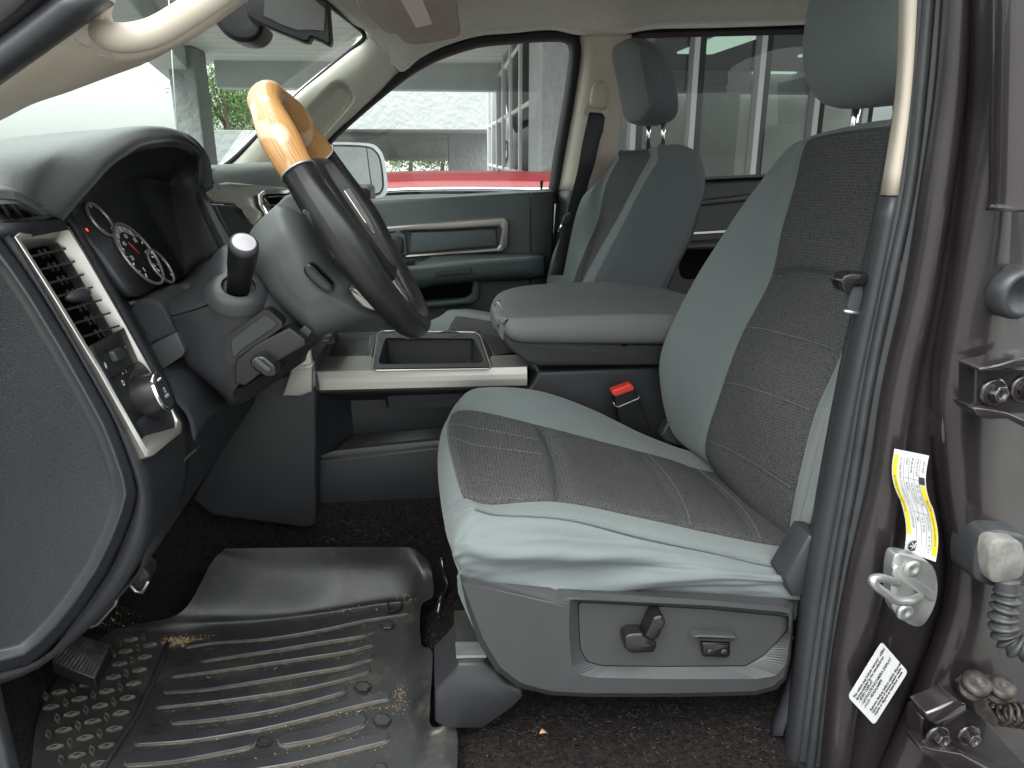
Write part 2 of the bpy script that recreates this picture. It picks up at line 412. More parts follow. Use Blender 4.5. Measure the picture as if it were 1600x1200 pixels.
M['dusty'] = mat('dusty_grey_plastic', (.15, .147, .138), rough=.75, var=(60, .35))
M['grimy'] = mat('grimy_metal', (.040, .035, .032), rough=.5, metal=.5, var=(40, .4), dust=(70, .5, .68, (.13, .11, .09)))
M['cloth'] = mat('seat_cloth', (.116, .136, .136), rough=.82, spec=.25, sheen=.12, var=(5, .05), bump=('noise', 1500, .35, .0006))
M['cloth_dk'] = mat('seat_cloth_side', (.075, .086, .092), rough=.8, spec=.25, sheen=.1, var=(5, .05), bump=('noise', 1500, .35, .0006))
M['weave'] = mat_weave()
M['stitch'] = mat('stitch_thread', (.17, .18, .17), rough=.8)
M['groove_shade'] = mat('seam_shadow', (.05, .06, .06), rough=.8)
M['doorp'] = mat('door_vinyl', (.060, .077, .078), rough=.45, spec=.45, bump=('grain', 300, .2, .0006), var=(5, .08))
M['doorp_dk'] = mat('door_vinyl_dark', (.018, .020, .022), rough=.45, spec=.4, var=(5, .1))
M['lid'] = mat('armrest_vinyl', (.105, .11, .108), rough=.46, spec=.45, bump=('grain', 420, .18, .0005), var=(5, .06))
M['leather'] = mat('wheel_leather', (.012, .012, .013), rough=.33, spec=.5, bump=('noise', 500, .1, .0006), var=(20, .3), rvar=.06)
M['wood'] = mat_wood()
M['wood_dk'] = mat('wood_veneer_inner', (.26, .13, .055), rough=.3, coat=.4, var=(30, .25))
M['belt'] = mat('belt_webbing', (.034, .036, .042), rough=.6, spec=.3, bump=('noise', 900, .4, .0008))
M['carpet'] = mat('black_carpet', (.019, .017, .0165), rough=1.0, spec=.05, bump=('noise', 420, 1.0, .006), var=(160, .6), dust=(650, .64, .80, (.085, .075, .068)))
M['carpet2'] = mat('worn_carpet', (.020, .017, .016), rough=1.0, spec=.05, bump=('noise', 420, 1.0, .006), var=(160, .6), dust=(300, .54, .72, (.12, .10, .09)))
M['rubber'] = mat('mat_rubber', (.019, .019, .020), rough=.44, spec=.5, var=(14, .2), rvar=.08, dust=(11, .52, .80, (.075, .064, .050)), bump=('noise', 500, .15, .0008))
M['rubber_dust'] = mat('dust_caked_rubber', (.072, .061, .047), rough=.85, var=(90, .5))
M['rubber_rib'] = mat('mat_rubber_ribs', (.022, .022, .024), rough=.36, spec=.5, var=(14, .2), rvar=.1, dust=(9, .56, .85, (.09, .075, .058)))
M['grit'] = mat('dry_dirt', (.34, .25, .15), rough=.95, var=(200, .4))
M['lint'] = mat('pale_lint', (.17, .16, .14), rough=.9)
M['red_pl'] = mat('red_button', (.55, .04, .03), rough=.35)
M['paper'] = mat('label_paper', (.47, .475, .48), rough=.35)
M['yellow'] = mat('yellow_label_ink', (.55, .45, .015), rough=.4)
M['ink'] = mat('black_label_ink', (.02, .02, .02), rough=.5)
M['pink'] = mat('pink_label', (.90, .70, .70), rough=.6)
M['pink_ink'] = mat('label_print', (.45, .18, .18), rough=.6)
M['icon'] = mat('white_print', (.85, .85, .85), rough=.5)
M['gauge'] = mat('gauge_face', (.010, .011, .013), rough=.55, spec=.3)
M['dial'] = mat('dial_band_grey', (.22, .23, .23), rough=.5)
M['needle'] = mat('needle_red', (.5, .03, .02), rough=.4)
M['glass'] = mat_glass('clear_glass', (.92, .95, .94))
M['wglass'] = mat_glass('windshield_glass', (.66, .72, .685), gain=1.0)
M['tint'] = mat_glass('privacy_glass', (.30, .32, .315), gain=1.0)
M['mirror'] = mat('mirror_glass', (.8, .82, .8), rough=.01, metal=1.0)
M['stucco'] = mat('white_stucco', (.31, .325, .325), rough=.9, spec=.2, var=(1.2, .06), bump=('noise', 5.5, .9, .06))
M['stucco_sh'] = mat('grey_stucco', (.40, .42, .41), rough=.9, spec=.2, var=(1.5, .12), bump=('noise', 6, .8, .05))
M['soffit'] = mat_ribs('ribbed_soffit', (.80, .81, .78), 'Y', .55)
M['concrete'] = mat('beam_concrete', (.50, .54, .53), rough=.9, var=(2, .1))
M['frame_w'] = mat('white_aluminium', (.62, .64, .64), rough=.4, metal=.2)
M['asphalt'] = mat('concrete_paving', (.18, .177, .168), rough=.9, var=(1.5, .2), bump=('noise', 60, .5, .01))
M['car_red'] = mat('red_car_paint', (.15, .003, .008), rough=.42, coat=.12)
M['car_glass'] = mat('car_window', (.012, .014, .015), rough=.05, spec=.6)
M['leaf'] = mat('foliage', (.075, .13, .03), rough=.7, var=(3, .5))
M['bark'] = mat('bark', (.12, .09, .07), rough=.9)
M['lamp'] = mat('ceiling_light_panel', (.8, .9, .8), emit=((.62, .82, .66), .55))
M['room'] = mat('showroom_dark', (.028, .031, .034), rough=.8)
M['room_sky'] = mat('reflected_sky_pale', (.78, .78, .72), rough=.8)  # pale wall and floor colour stands in for sky reflected in the storefront glass
# ------------------------------------------------------------------ outside: ground, canopy, showroom, red car, trees
GZ = -0.62                                              # the lot lies 0.62 m under the cab floor
mb = MB(); mb.add([V(-300, -300, GZ), V(300, -300, GZ), V(300, 300, GZ), V(-300, 300, GZ)], [[0, 1, 2, 3]])
mb.build('ground', M['asphalt'], kind='structure')

# canopy over the far side of the truck: soffit, edge beam, columns, cross beam
can = empty('entrance_canopy', (0, 14, GZ), label='white stucco entrance canopy with ribbed soffit seen through the windshield and passenger window', cat='canopy')
ex = P(275, 135, 14).x
SZ = 2.50
def slab(poly, z0, z1, m, name, parent, bev=0):
    q = MB(); q.loft([[V(x, y, z0) for x, y in poly], [V(x, y, z1) for x, y in poly]], cap0=True); return q.build(name, m, parent, bevel=bev)
exn = lambda y: ex + (14 - y) * .205
slab([(exn(7.2), 7.2), (-1.2, 7.2), (-1.2, 4.4), (14, 4.4), (14, 16.2), (exn(16.2), 16.2)], SZ, SZ + .3, M['soffit'], 'soffit', can)
slab([(exn(7.2) - .25, 7.2), (exn(7.2) + .25, 7.2), (exn(16.2) + .25, 16.2), (exn(16.2) - .25, 16.2)], SZ - .36, SZ + .22, M['concrete'], 'beam', can, .02)
mb = MB(); mb.box(V(ex + 7.0, 15.9, SZ - .22), 13.5, .5, .52); mb.build('beam', M['concrete'], can, bevel=.02)
# columns
for (u0, u1, Yc) in ((288, 332, 14.0),):
    a, b = P(u0, 240, Yc), P(u1, 240, Yc)
    mb = MB(); mb.box(V((a.x + b.x) / 2, Yc, (SZ + GZ) / 2), (b.x - a.x) * .92, .75, SZ - GZ); mb.build('column', M['stucco'], can, bevel=.03)
a, b = P(840, 240, 7.4), P(893, 240, 7.4)
# stucco pier beside the storefront
mb = MB(); mb.box(V(a.x + .55, 7.7, (SZ + GZ) / 2), 1.1, .75, SZ - GZ); mb.build('column', M['stucco'], can, bevel=.03)

# building across the drive: wall beam over the passage, recess
bld = empty('dealership_building', (0, 26, GZ), label='pale stucco building with an open drive passage beyond the passenger window', cat='building')
def wallrect(u0, v0, u1, v1, Y, th, m, name, parent, bev=0.02):
    a = P(u0, v0, Y); b = P(u1, v1, Y); c = (a + b) / 2
    q = MB(); q.box(V((a.x + b.x) / 2, Y + th / 2, (a.z + b.z) / 2), abs(b.x - a.x), th, abs(a.z - b.z)); return q.build(name, m, parent, bevel=bev)
wallrect(395, 132, 790, 203, 30, 1.2, M['stucco'], 'wall', bld)
wallrect(395, 100, 790, 147, 30.6, 1.0, M['stucco_sh'], 'parapet', bld)
wallrect(300, 203, 430, 300, 30.4, 8, M['stucco'], 'wall', bld)
wallrect(700, 203, 800, 300, 37.0, 1.0, M['stucco'], 'wall', bld)
q = MB()                                                   # ceiling of the passage
a = P(420, 203, 31.2); b = P(800, 203, 31.2)
q.box(V((a.x + b.x) / 2, 39, a.z + .1), b.x - a.x, 16, .2); q.build('ceiling', M['stucco_sh'], bld)
wallrect(560, 247, 760, 251, 46.5, .6, M['stucco_sh'], 'beam', bld)
wallrect(430, 213, 850, 249, 47, .5, M['stucco_sh'], 'wall', bld)
wallrect(592, 209, 603, 213, 46.4, .1, M['black'], 'vent', bld, 0)
wallrect(350, 150, 385, 236, 50, 6, M['stucco'], 'wall', bld)

# storefront beside the truck (seen through the passenger and the tinted rear window)
st = empty('showroom_storefront', (5, 7.6, GZ), label='glass storefront in white frames with lit ceiling panels behind the rear side window', cat='storefront')
SY = 6.6
xa, xb = P(905, 240, SY).x, P(1420, 240, SY).x
def frame_v(u, w, Y=SY, top=40, bot=300):
    a, b = P(u, 150, Y), P(u + w, 150, Y)
    q = MB(); q.box(V(b.x + .035, Y + .03, .9), .07, .10, 3.2); q.build('frame', M['black'], st)  # black strip paints the unlit side of the white mullion
    q = MB(); q.box(V((a.x + b.x) / 2, Y, .9), b.x - a.x, .14, 3.2); return q.build('frame', M['frame_w'], st, bevel=.006)
for u in (984, 1076, 1178, 1268, 1345): frame_v(u, 9)
q = MB(); q.box(V((xa + xb) / 2, SY, GZ + .25), xb - xa, .2, .5); q.build('sill', M['frame_w'], st, bevel=.01)
q = MB(); q.box(V((xa + xb) / 2, SY, 2.35), xb - xa, .2, .25); q.build('header', M['frame_w'], st, bevel=.01)
q = MB(); q.box(V((xa + xb) / 2, SY + .03, .9), xb - xa, .008, 3.0); q.build('pane', M['glass'], st)
# room behind the glass
RX = 2.0
q = MB(); q.box(V((RX + 12) / 2, SY + 6.7, 2.48), 12 - RX, 13.0, .1); q.build('ceiling', M['room'], st)
q = MB(); q.box(V((RX + 12) / 2, SY + 13.4, .9), 12 - RX, .1, 3.1); q.build('wall', M['room_sky'], st)
q = MB(); q.box(V((RX + 12) / 2, SY + 6.7, GZ + .03), 12 - RX, 13.0, .04); q.build('floor', M['room_sky'], st)
wallrect(1092, 142, 1142, 330, 17.5, .6, M['stucco_sh'], 'column', st)  # column mirrored in the glass, built as a solid inside the room
for (u, y0, y1, w_) in ((1116, 11.0, 12.8, .6), (1330, 10.9, 13.0, .75), (1190, 15.5, 17.0, .9)):
    c = P(u, 90, (y0 + y1) / 2)
    q = MB(); q.box(V(c.x, (y0 + y1) / 2, 2.405), w_, y1 - y0, .03); q.build('ceiling_light', M['lamp'], st)
q = MB(); q.box(V(xb + 5.5, SY, 1.1), 11, .35, 3.5); q.build('wall', M['stucco'], st)
# slanting window wall that runs away beside the passage
q = MB()
A, B = V(P(778, 200, 17.0).x, 19.0, 0), V(P(838, 200, 9.5).x, 9.5, 0)
sl = empty('glazed_showroom_wall', (A.x, A.y, GZ), label='white framed window wall running away beside the stucco pier', cat='window wall')
d = (B - A)
for k in range(7):
    c = A + d * (k / 6); q = MB(); q.box(V(c.x, c.y, .9), .13, .13, 3.5); q.build('mullion', M['frame_w'], sl)
for z in (-.35, .55, 1.45, 2.3):
    q = MB(); q.tube([V(A.x, A.y, z), V(B.x, B.y, z)], .055, seg=4); q.build('rail', M['frame_w'], sl)
n = V(-d.y, d.x, 0).normalized()
q = MB(); q.add([V(A.x, A.y, GZ) - n * .02, V(B.x, B.y, GZ) - n * .02, V(B.x, B.y, 2.5) - n * .02, V(A.x, A.y, 2.5) - n * .02], [[0, 1, 2, 3]]); q.build('pane', M['car_glass'], sl, solid=.01)

# red car parked alongside
rc = empty('parked_car', (P(700, 270, 4.6).x, 5.2, GZ), label='red car with chrome window trim parked beyond the passenger door', cat='car')
def carprof(z0, k=0): pass
cx = P(700, 270, 4.3).x
def cs(x, zb, zr, wy, ya=4.05, wc=1.86):
    zb -= .10; zr -= .115 - .05 * max(0, -x + cx) * .3
    """one cross-section of the car: belt height zb, roof height zr"""
    yc = ya + wc / 2
    hw = wc / 2
    r = [V(x, yc - hw * .96, GZ + .22), V(x, yc - hw, GZ + .5), V(x, yc - hw * .99, GZ + zb * .8), V(x, yc - hw * .93, GZ + zb)]
    if zr > zb + .03: r += [V(x, yc - hw * .78, GZ + zr - .035), V(x, yc - hw * .66, GZ + zr + .02), V(x, yc, GZ + zr + .05)]
    else: r += [V(x, yc - hw * .9, GZ + zb + .01), V(x, yc - hw * .7, GZ + zb + .03), V(x, yc, GZ + zb + .05)]
    r2 = [V(p.x, 2 * yc - p.y, p.z) for p in r[:-1]]
    return r + r2[::-1]
prof = [(-2.9, .55, .55), (-2.8, .72, .72), (-2.3, .86, .86), (-1.75, .93, .93), (-1.05, .96, 1.28), (-.4, .97, 1.385), (.5, .965, 1.395), (1.2, .94, 1.36), (1.75, .93, 1.20), (2.0, .98, .98), (2.25, .9, .9), (2.32, .6, .6)]
rows = [cs(cx + x, zb, zr, 0) for x, zb, zr in prof]
q = MB(); q.patch(rows, su=3, sv=5, mif=lambda i, j: 1 if (j in (3, 9) and 3 <= i <= 8) else 0); q.build('body', [M['car_red'], M['car_glass']], rc)
# side glass with a bright surround, on the near flank
gl = [(-1.25, 1.0), (-.6, 1.27), (.0, 1.30), (.8, 1.29), (1.35, 1.14), (1.5, 1.0)]
yc = 4.05 + .93
def sidept(x, z): return V(cx + x, yc - .93 * (.93 - .25 * max(0, (z - .97)) / .42) - .012, GZ + z)
lp = [sidept(x, z) for x, z in gl]
tl_ = [rows[i][4] + V(0, -.015, .0) for i in range(3, 10)]; tb_ = [rows[i][3] + V(0, -.012, 0) for i in range(3, 10)]
q = MB(); q.tube(spline(tl_, 5), .016, seg=6); q.build('window_trim', M['chrome'], rc)
q = MB(); q.tube(spline(tb_, 5), .012, seg=6); q.build('window_trim', M['chrome'], rc)
for x in (-1.85, 1.35):
    q = MB(); q.lathe(V(cx + x, 4.07, GZ + .33), V(0, 1, 0), [(0, .2), (0, .33), (.22, .33), (.22, .1)], mis=[0, 0, 0]); t_ = q.build('wheel', M['seal_dark'], rc)
mb = MB(); mb.box(V(cx + 1.7, 4.7, GZ + 1.18), .5, 1.1, .04); mb.build('spoiler', M['car_red'], rc, bevel=.015)

def tree(x, y, h, r, seed, lab):
    t = empty('tree', (x, y, GZ), label=lab, cat='tree', group='trees beyond the building'); rnd = random.Random(seed)
    q = MB(); q.tube([V(x, y, GZ), V(x + .1, y, GZ + h * .35), V(x - .1, y + .1, GZ + h * .7)], [.18, .13, .06], seg=7)
    for k in range(5):
        a = rnd.uniform(0, 6.28); q.tube([V(x, y, GZ + h * .35), V(x + math.cos(a) * r * .6, y + math.sin(a) * r * .6, GZ + h * .7)], [.07, .03], seg=5)
    q.build('trunk', M['bark'], t)
    q = MB()
    for k in range(36):
        d = Vector((rnd.gauss(0, 1), rnd.gauss(0, 1), rnd.gauss(0, 1))).normalized() * rnd.uniform(.3, 1)
        c = V(x + d.x * r, y + d.y * r, GZ + h * .55 + d.z * h * .42)
        for j in range(70):
            e = Vector((rnd.gauss(0, 1), rnd.gauss(0, 1), rnd.gauss(0, 1))) * r * .17; p = c + e
            a = Vector((rnd.gauss(0, 1), rnd.gauss(0, 1), rnd.gauss(0, 1))).normalized(); b = a.orthogonal().normalized(); s = r * .055
            q.add([p, p + a * s + b * s * .4, p + a * s * 1.7, p + a * s - b * s * .4], [[0, 1, 2, 3]], smooth=False)
    q.build('crown', M['leaf'], t)
p = P(358, 240, 40); tree(p.x, 40, 7.5, 2.2, 3, 'leafy green tree beside the canopy column seen through the windshield')
p = P(392, 240, 44); tree(p.x, 44, 6.5, 2.2, 4, 'green tree half hidden behind the steering wheel rim')
p = P(640, 240, 62); tree(p.x, 62, 2.9, 2.6, 5, 'low green tree in the passage gap right of the door mirror')
p = P(690, 240, 60); tree(p.x, 60, 2.9, 2.6, 6, 'pale green tree at the right end of the passage gap')
# ------------------------------------------------------------------ the truck
truck = empty('pickup_truck', (0.2, 1.6, GZ), label='dark grey crew cab pickup truck seen through its open driver door', cat='pickup truck')
SIDE = 2.44                                             # inner face of the passenger side

# --- passenger side pillar trim, headliner, header
def hd(p, dz=0, dy=0, dx=0): return p + V(dx, dy, dz)
row0 = PP([(572, 60, 2.38), (622, 112, 2.42), (655, 92, 2.43), (690, 74, 2.44), (745, 57, 2.44), (800, 52, 2.44), (860, 47, 2.44), (905, 55, 2.44), (960, 56, 2.44), (1020, 46, 2.44), (1100, 44, 2.44), (1200, 41, 2.44), (1320, 36, 2.44), (1500, 30, 2.44)])
hx = [P(572, 60, 2.38).x]
def up(r, y, z, xk=0.0):
    return [V(p.x + (xk * (1 - i / 13.0)), y, z) for i, p in enumerate(r)]
row0b = [p + V(0, -.015, .02) for p in row0]
row1 = [V(p.x, 2.28, max(p.z + .07, 1.17)) for p in row0]
row1[0] = P(548, 38, 2.28); row1[1] = V(row0[1].x, 2.30, row1[0].z + .03)
row2 = [V(p.x - .06, 1.95, 1.245) for p in row0]; row2[0] = P(500, -4, 2.0); row2[1] = row2[0] + V(.12, 0, .03)
row3 = [V(p.x - .12, 1.5, 1.275) for p in row0]; row3[0] = row2[0] + V(-.05, -.5, .02); row3[1] = row3[0] + V(.14, 0, .03)
row4 = [V(p.x - .12, 1.0, 1.25) for p in row0]; row4[0] = row3[0] + V(.05, -.5, -.0); row4[1] = row4[0] + V(.14, 0, .03)
row5 = [V(p.x - .05, .80, 1.18) for p in row0]
mb = MB(); mb.patch([row0, row0b, row1, row2, row3, row4, row5], su=4, sv=4); roof = mb.build('headliner', M['liner'], truck, solid=.01)
# outer roof skin
mb = MB(); mb.patch([[p + V(0, .05, .03) for p in row0], [p + V(0, .03, .10) for p in row1], [p + V(0, 0, .07) for p in row3], [p + V(0, -.05, .06) for p in row4], [V(p.x, .66, 1.15) for p in row0]], su=4, sv=4); mb.build('roof', M['paint'], truck, solid=.01)

# passenger windshield pillar trim with its grab recess
pil = [(345, 268, 2.20), (455, 159, 2.30), (505, 116, 2.34), (545, 84, 2.36), (566, 66, 2.37), (573, 55, 2.37)]
pir = [(425, 300, 2.30), (503, 226, 2.44), (555, 178, 2.45), (590, 145, 2.45), (615, 118, 2.45), (626, 108, 2.45)]
mids = []
for k, (a, b) in enumerate(zip(pil, pir)):
    pa, pb = P(*a), P(*b)
    mids.append([pa + V(-.03, .05, 0), pa, pa.lerp(pb, .33) + V(0, -.035, .0), pa.lerp(pb, .7) + V(0, -.03, 0), pb, pb + V(.0, .04, .0)])
cen = Vector((509, 176)); ax = (Vector((540, 142)) - Vector((478, 212))).normalized()
def proj_disp(rows):
    return rows
mb = MB(); mb.patch(mids, su=14, sv=14)
# grab recess: push the skin back inside an oblong (in the pillar's own 3-D extent)
a0, a1 = P(534, 150, 2.41), P(486, 203, 2.41)
axis = (a1 - a0).normalized(); L_ = (a1 - a0).length
for i, v_ in enumerate(mb.v):
    t = min(max((v_ - a0).dot(axis), 0), L_); dd = v_ - (a0 + axis * t); dd.y = 0
    r = dd.length; R = .038
    k = max(0.0, min(1.0, (R - r) / .016)); k = k * k * (3 - 2 * k)
    mb.v[i] = v_ + V(0, .055 * k, 0)
mb.build('pillar_trim', M['beige_far'], truck, solid=.006, label='pale pillar trim with an oblong grab recess beside the windshield')
# seam between the pillar trim and headliner
mb = MB(); mb.tube([P(573, 60, 2.365), P(600, 88, 2.40), P(623, 111, 2.42)], .002, seg=5); mb.build('trim_seam', M['seal_dark'], truck)

# windshield rubber, far side and header
ws = PP([(330, 272, 2.18), (372, 242, 2.22), (455, 158, 2.31), (505, 114, 2.35), (545, 81, 2.37), (563, 66, 2.37), (569, 58, 2.37), (566, 49, 2.36), (548, 34, 2.28), (500, -4, 2.0)])
ws2 = spline(ws, 5)
mb = MB(); mb.tube(ws2, .007, seg=6); mb.build('windshield_seal', M['seal_dark'], truck)
# windshield glass: one curved sheet from the cowl up to the header
wb = [P(330, 272, 2.18), V(-.95, 1.9, .66), V(-1.08, 1.45, .66), V(-1.02, 1.0, .68), V(-.80, .82, .74)]
wtp = [P(566, 50, 2.37), V(-.27, 2.05, 1.225), V(-.34, 1.5, 1.26), V(-.33, 1.05, 1.24), V(-.26, .83, 1.16)]
wm = [a.lerp(b, .5) + V(-.03, 0, .03) for a, b in zip(wb, wtp)]
mb = MB(); mb.patch([wb, wm, wtp], su=6, sv=6); mb.build('windshield', M['wglass'], truck, label='windshield glass with faint reflections')

# passenger door: seal ring, window, panel
door = empty('door', (P(700, 400, SIDE).x, 2.5, 0.0), truck, label='closed passenger door with grey green trim')
po = [(560, 170, 2.46), (622, 114, 2.46), (655, 92, 2.46), (690, 74, 2.46), (745, 58, 2.46), (800, 53, 2.46), (860, 48, 2.46), (893, 51, 2.46), (907, 66, 2.46), (908, 92, 2.46), (898, 160, 2.46), (884, 240, 2.46), (874, 305, 2.46), (860, 312, 2.46), (700, 322, 2.46), (500, 335, 2.46), (440, 320, 2.46), (500, 228, 2.46)]
pi_ = [(566, 178, 2.50), (627, 128, 2.50), (660, 106, 2.50), (693, 90, 2.50), (746, 73, 2.50), (800, 67, 2.50), (855, 63, 2.50), (884, 64, 2.50), (892, 74, 2.50), (891, 98, 2.50), (882, 160, 2.50), (868, 240, 2.50), (859, 300, 2.50), (850, 306, 2.50), (700, 314, 2.50), (506, 330, 2.50), (452, 318, 2.50), (508, 234, 2.50)]
midr = [((a[0] + b[0]) / 2, (a[1] + b[1]) / 2, 2.452) for a, b in zip(po, pi_)]
mb = MB()
def ringpts(l): return spline(PP(l), 3, closed=True)
mb.loft([[p + V(0, .02, 0) for p in ringpts(inset(po, -9))] if False else [P(a[0], a[1], 2.475) for a in spline([Vector(b) for b in inset([q_[:2] for q_ in po], -7)], 3, closed=True)], ringpts(po), ringpts(midr), ringpts(pi_), [p + V(0, .04, 0) for p in ringpts(pi_)]], cap1=False, smooth=True)
mb.build('window_seal', M['seal_dark'], door)
mb = MB(); mb.fan([p + V(0, .02, 0) for p in ringpts(pi_)]); mb.build('window_glass', M['glass'], door)
# outer skin around the opening so the rim reads as sheet metal from outside
# door trim panel
dp = [(470, 330), (560, 313), (640, 309), (700, 306), (800, 300), (862, 296), (868, 300), (864, 420), (858, 640), (560, 660), (470, 660)]
mb = MB(); mb.prism(dp, 2.43, 2.50, cham=5); mb.build('trim_panel', M['doorp'], door, bevel=.008)
mb = MB(); mb.prism([(829, 300), (868, 298), (862, 450), (858, 560), (822, 560), (828, 440)], 2.415, 2.44, cham=3); mb.build('edge_panel', M['doorp_dk'], door, bevel=.003)
# C shaped bright bezel
o1 = [(598, 355), (700, 346), (788, 339), (796, 345), (795, 385), (786, 394), (700, 399), (633, 404), (633, 399), (700, 394), (776, 388), (781, 383), (783, 358), (779, 354), (700, 359), (633, 361), (622, 365), (598, 368)]
mb = MB(); mb.prism(o1, 2.405, 2.44, cham=2.2); mb.build('bezel', M['door_trim'], door, bevel=.002)
mb = MB(); mb.prism([(641, 362), (700, 360), (776, 356), (779, 383), (774, 386), (700, 392), (638, 398), (641, 380)], 2.412, 2.44, cham=3); mb.build('map_panel', M['doorp'], door, bevel=.003)
mb = MB(); mb.prism([(600, 358), (618, 356), (634, 366), (638, 400), (612, 402), (598, 380)], 2.405, 2.44, cham=3); mb.build('handle_housing', M['doorp'], door, bevel=.004)
mb = MB(); mb.prism([(610, 371), (625, 370), (630, 374), (630, 394), (622, 398), (612, 396)], 2.395, 2.41, cham=2); mb.build('handle', M['doorp_dk'], door, bevel=.003)
# armrest
top0 = [P(590, 412, 2.42), P(660, 409, 2.42), P(676, 401, 2.42), P(735, 398, 2.42), P(846, 397, 2.42)]
nr = [P(590, 420, 2.33), P(660, 416, 2.33), P(675, 414, 2.33), P(735, 408, 2.33), P(848, 401, 2.33)]
fr = [P(590, 446, 2.335), P(660, 443, 2.335), P(678, 440, 2.335), P(740, 434, 2.335), P(850, 428, 2.335)]
bt = [P(590, 455, 2.40), P(660, 452, 2.40), P(678, 446, 2.42), P(740, 440, 2.42), P(850, 433, 2.42)]
mb = MB(); mb.patch([top0, nr, [a.lerp(b, .25) + V(0, -.012, 0) for a, b in zip(nr, fr)], fr, bt], su=5, sv=4, lin_c=True); mb.build('armrest', M['doorp'], door, solid=.004)
mb = MB(); mb.prism(rdp([(680, 423), (737, 418), (738, 427), (681, 432)], 3), 2.31, 2.33, cham=1.2); pl = mb.build('pull_insert', M['plastic'], door)
mb = MB(); text_into(mb, 'AIRBAG', P(697, 428, 2.3085), (P(720, 426, 2.3085) - P(697, 428, 2.3085)).normalized(), V(0, 0, 1), .011); mb.build('lettering', M['plastic_mid'], door)
mb = MB(); mb.prism(rdp([(634, 408), (648, 407), (649, 414), (635, 415)], 2), 2.33, 2.36, cham=1); mb.build('window_switch', M['gloss'], door)
# lower pocket: dark recess framed by a lip
mb = MB(); mb.prism([(590, 446), (660, 442), (736, 436), (736, 462), (728, 468), (660, 474), (590, 478)], 2.418, 2.44); mb.build('pocket_recess', M['void'], door)
mb = MB(); mb.prism([(590, 476), (660, 472), (727, 466), (737, 459), (738, 434), (752, 433), (750, 466), (740, 476), (660, 483), (590, 488)], 2.39, 2.44, cham=3); mb.build('pocket_lip', M['doorp'], door, bevel=.004)
# lock pin
mb = MB(); mb.lathe(P(846, 296, 2.47), V(0, 0, 1), [(-.01, .004), (.012, .004), (.02, .0055), (.028, .005), (.03, .002)], seg=10); mb.build('lock_pin', M['black'], door)
# outside mirror, turned to look back along the truck
mir = [(508, 226), (520, 222), (575, 224), (592, 232), (601, 250), (606, 290), (603, 304), (590, 310), (560, 316), (520, 318)]
mc0 = P(556, 270, 2.78); mn = V(.86, -.50, .02).normalized()
def MP(u, v, lift=0.0):
    d = ray(u, v); return CAM + d * ((mc0 + mn * lift - CAM).dot(mn) / d.dot(mn))
sp_ = lambda l: [(a.x, a.y) for a in spline([Vector(b) for b in l], 4, closed=True)]
mb = MB(); mb.loft([[MP(a[0], a[1]) - mn * .09 for a in sp_(inset(mir, 6))], [MP(a[0], a[1]) - mn * .06 for a in sp_(mir)], [MP(a[0], a[1]) for a in sp_(mir)], [MP(a[0], a[1]) for a in sp_(inset(mir, 3))]], cap0=True); mb.build('mirror_shell', M['paper'], door)
mg = [(512, 230), (522, 226), (572, 228), (588, 236), (596, 252), (600, 286), (597, 300), (588, 305), (560, 311), (520, 314)]
mb = MB(); mb.loft([[MP(a[0], a[1], -.004) for a in sp_(mg)], [MP(a[0], a[1], .003) for a in sp_(mg)]]); mb.build('mirror_surround', M['seal_dark'], door)
mb = MB(); mb.fan([MP(a[0], a[1], .004) for a in sp_(inset(mg, 3))]); mb.build('mirror_glass', M['mirror'], door)
mb = MB(); mb.tube([MP(573, 230, .005), MP(577, 262, .005), MP(583, 305, .005)], .0012, seg=4); mb.build('mirror_split', M['seal_dark'], door)
mb = MB(); mb.box(P(560, 306, 2.62), .10, .26, .07); mb.build('mirror_arm', M['black'], door, bevel=.015)

# B pillar trim, passenger side, and belt
bp = [[(906, 58), (925, 54), (950, 54), (985, 54)], [(908, 90), (925, 90), (948, 90), (985, 90)], [(897, 165), (915, 165), (940, 165), (972, 170)], [(884, 235), (905, 235), (935, 238), (964, 240)], [(873, 297), (893, 297), (925, 300), (965, 300)]]
dY = [2.47, 2.40, 2.38, 2.44]
mb = MB(); mb.patch([[P(a[0], a[1], d) for a, d in zip(r, dY)] for r in bp], su=5, sv=5); mb.build('pillar_trim', M['beige'], truck, solid=.006, label='beige pillar trim carrying the passenger belt anchor')
bp2 = [[(873, 298), (893, 298), (925, 300), (970, 300)], [(866, 380), (880, 380), (910, 380), (960, 380)], [(858, 470), (875, 470), (900, 470), (950, 470)], [(856, 600), (870, 600), (900, 600), (950, 600)]]
mb = MB(); mb.patch([[P(a[0], a[1], d) for a, d in zip(r, (2.46, 2.39, 2.38, 2.44))] for r in bp2], su=5, sv=4); mb.build('pillar_lower_trim', M['plastic'], truck, solid=.006)
bt_ = empty('seat_belt', P(938, 170, 2.36), truck, label='black passenger belt hanging from its beige pillar anchor')
mb = MB(); mb.prism(rdp([(924, 160), (928, 133), (938, 124), (948, 128), (951, 150), (948, 170), (935, 172), (928, 170)], 8), 2.345, 2.38, cham=5); mb.build('anchor_cover', M['beige'], bt_, bevel=.006)
mb = MB(); mb.prism(rdp([(912, 172), (916, 163), (922, 162), (925, 169), (944, 172), (948, 166), (953, 172), (952, 180), (946, 184), (942, 177), (922, 175), (917, 182), (913, 180)], 3), 2.352, 2.362, cham=1); mb.build('belt_guide', M['beige'], bt_)
w1 = [(921, 174, 2.357), (910, 225, 2.33), (902, 270, 2.30), (885, 335, 2.22), (860, 430, 2.12)]
w2 = [(946, 176, 2.357), (935, 230, 2.345), (925, 270, 2.33), (900, 335, 2.26), (880, 430, 2.14)]
mb = MB(); mb.patch([PP(w1), PP(w2)], su=5, sv=2); mb.build('webbing', M['belt'], bt_, solid=.002)
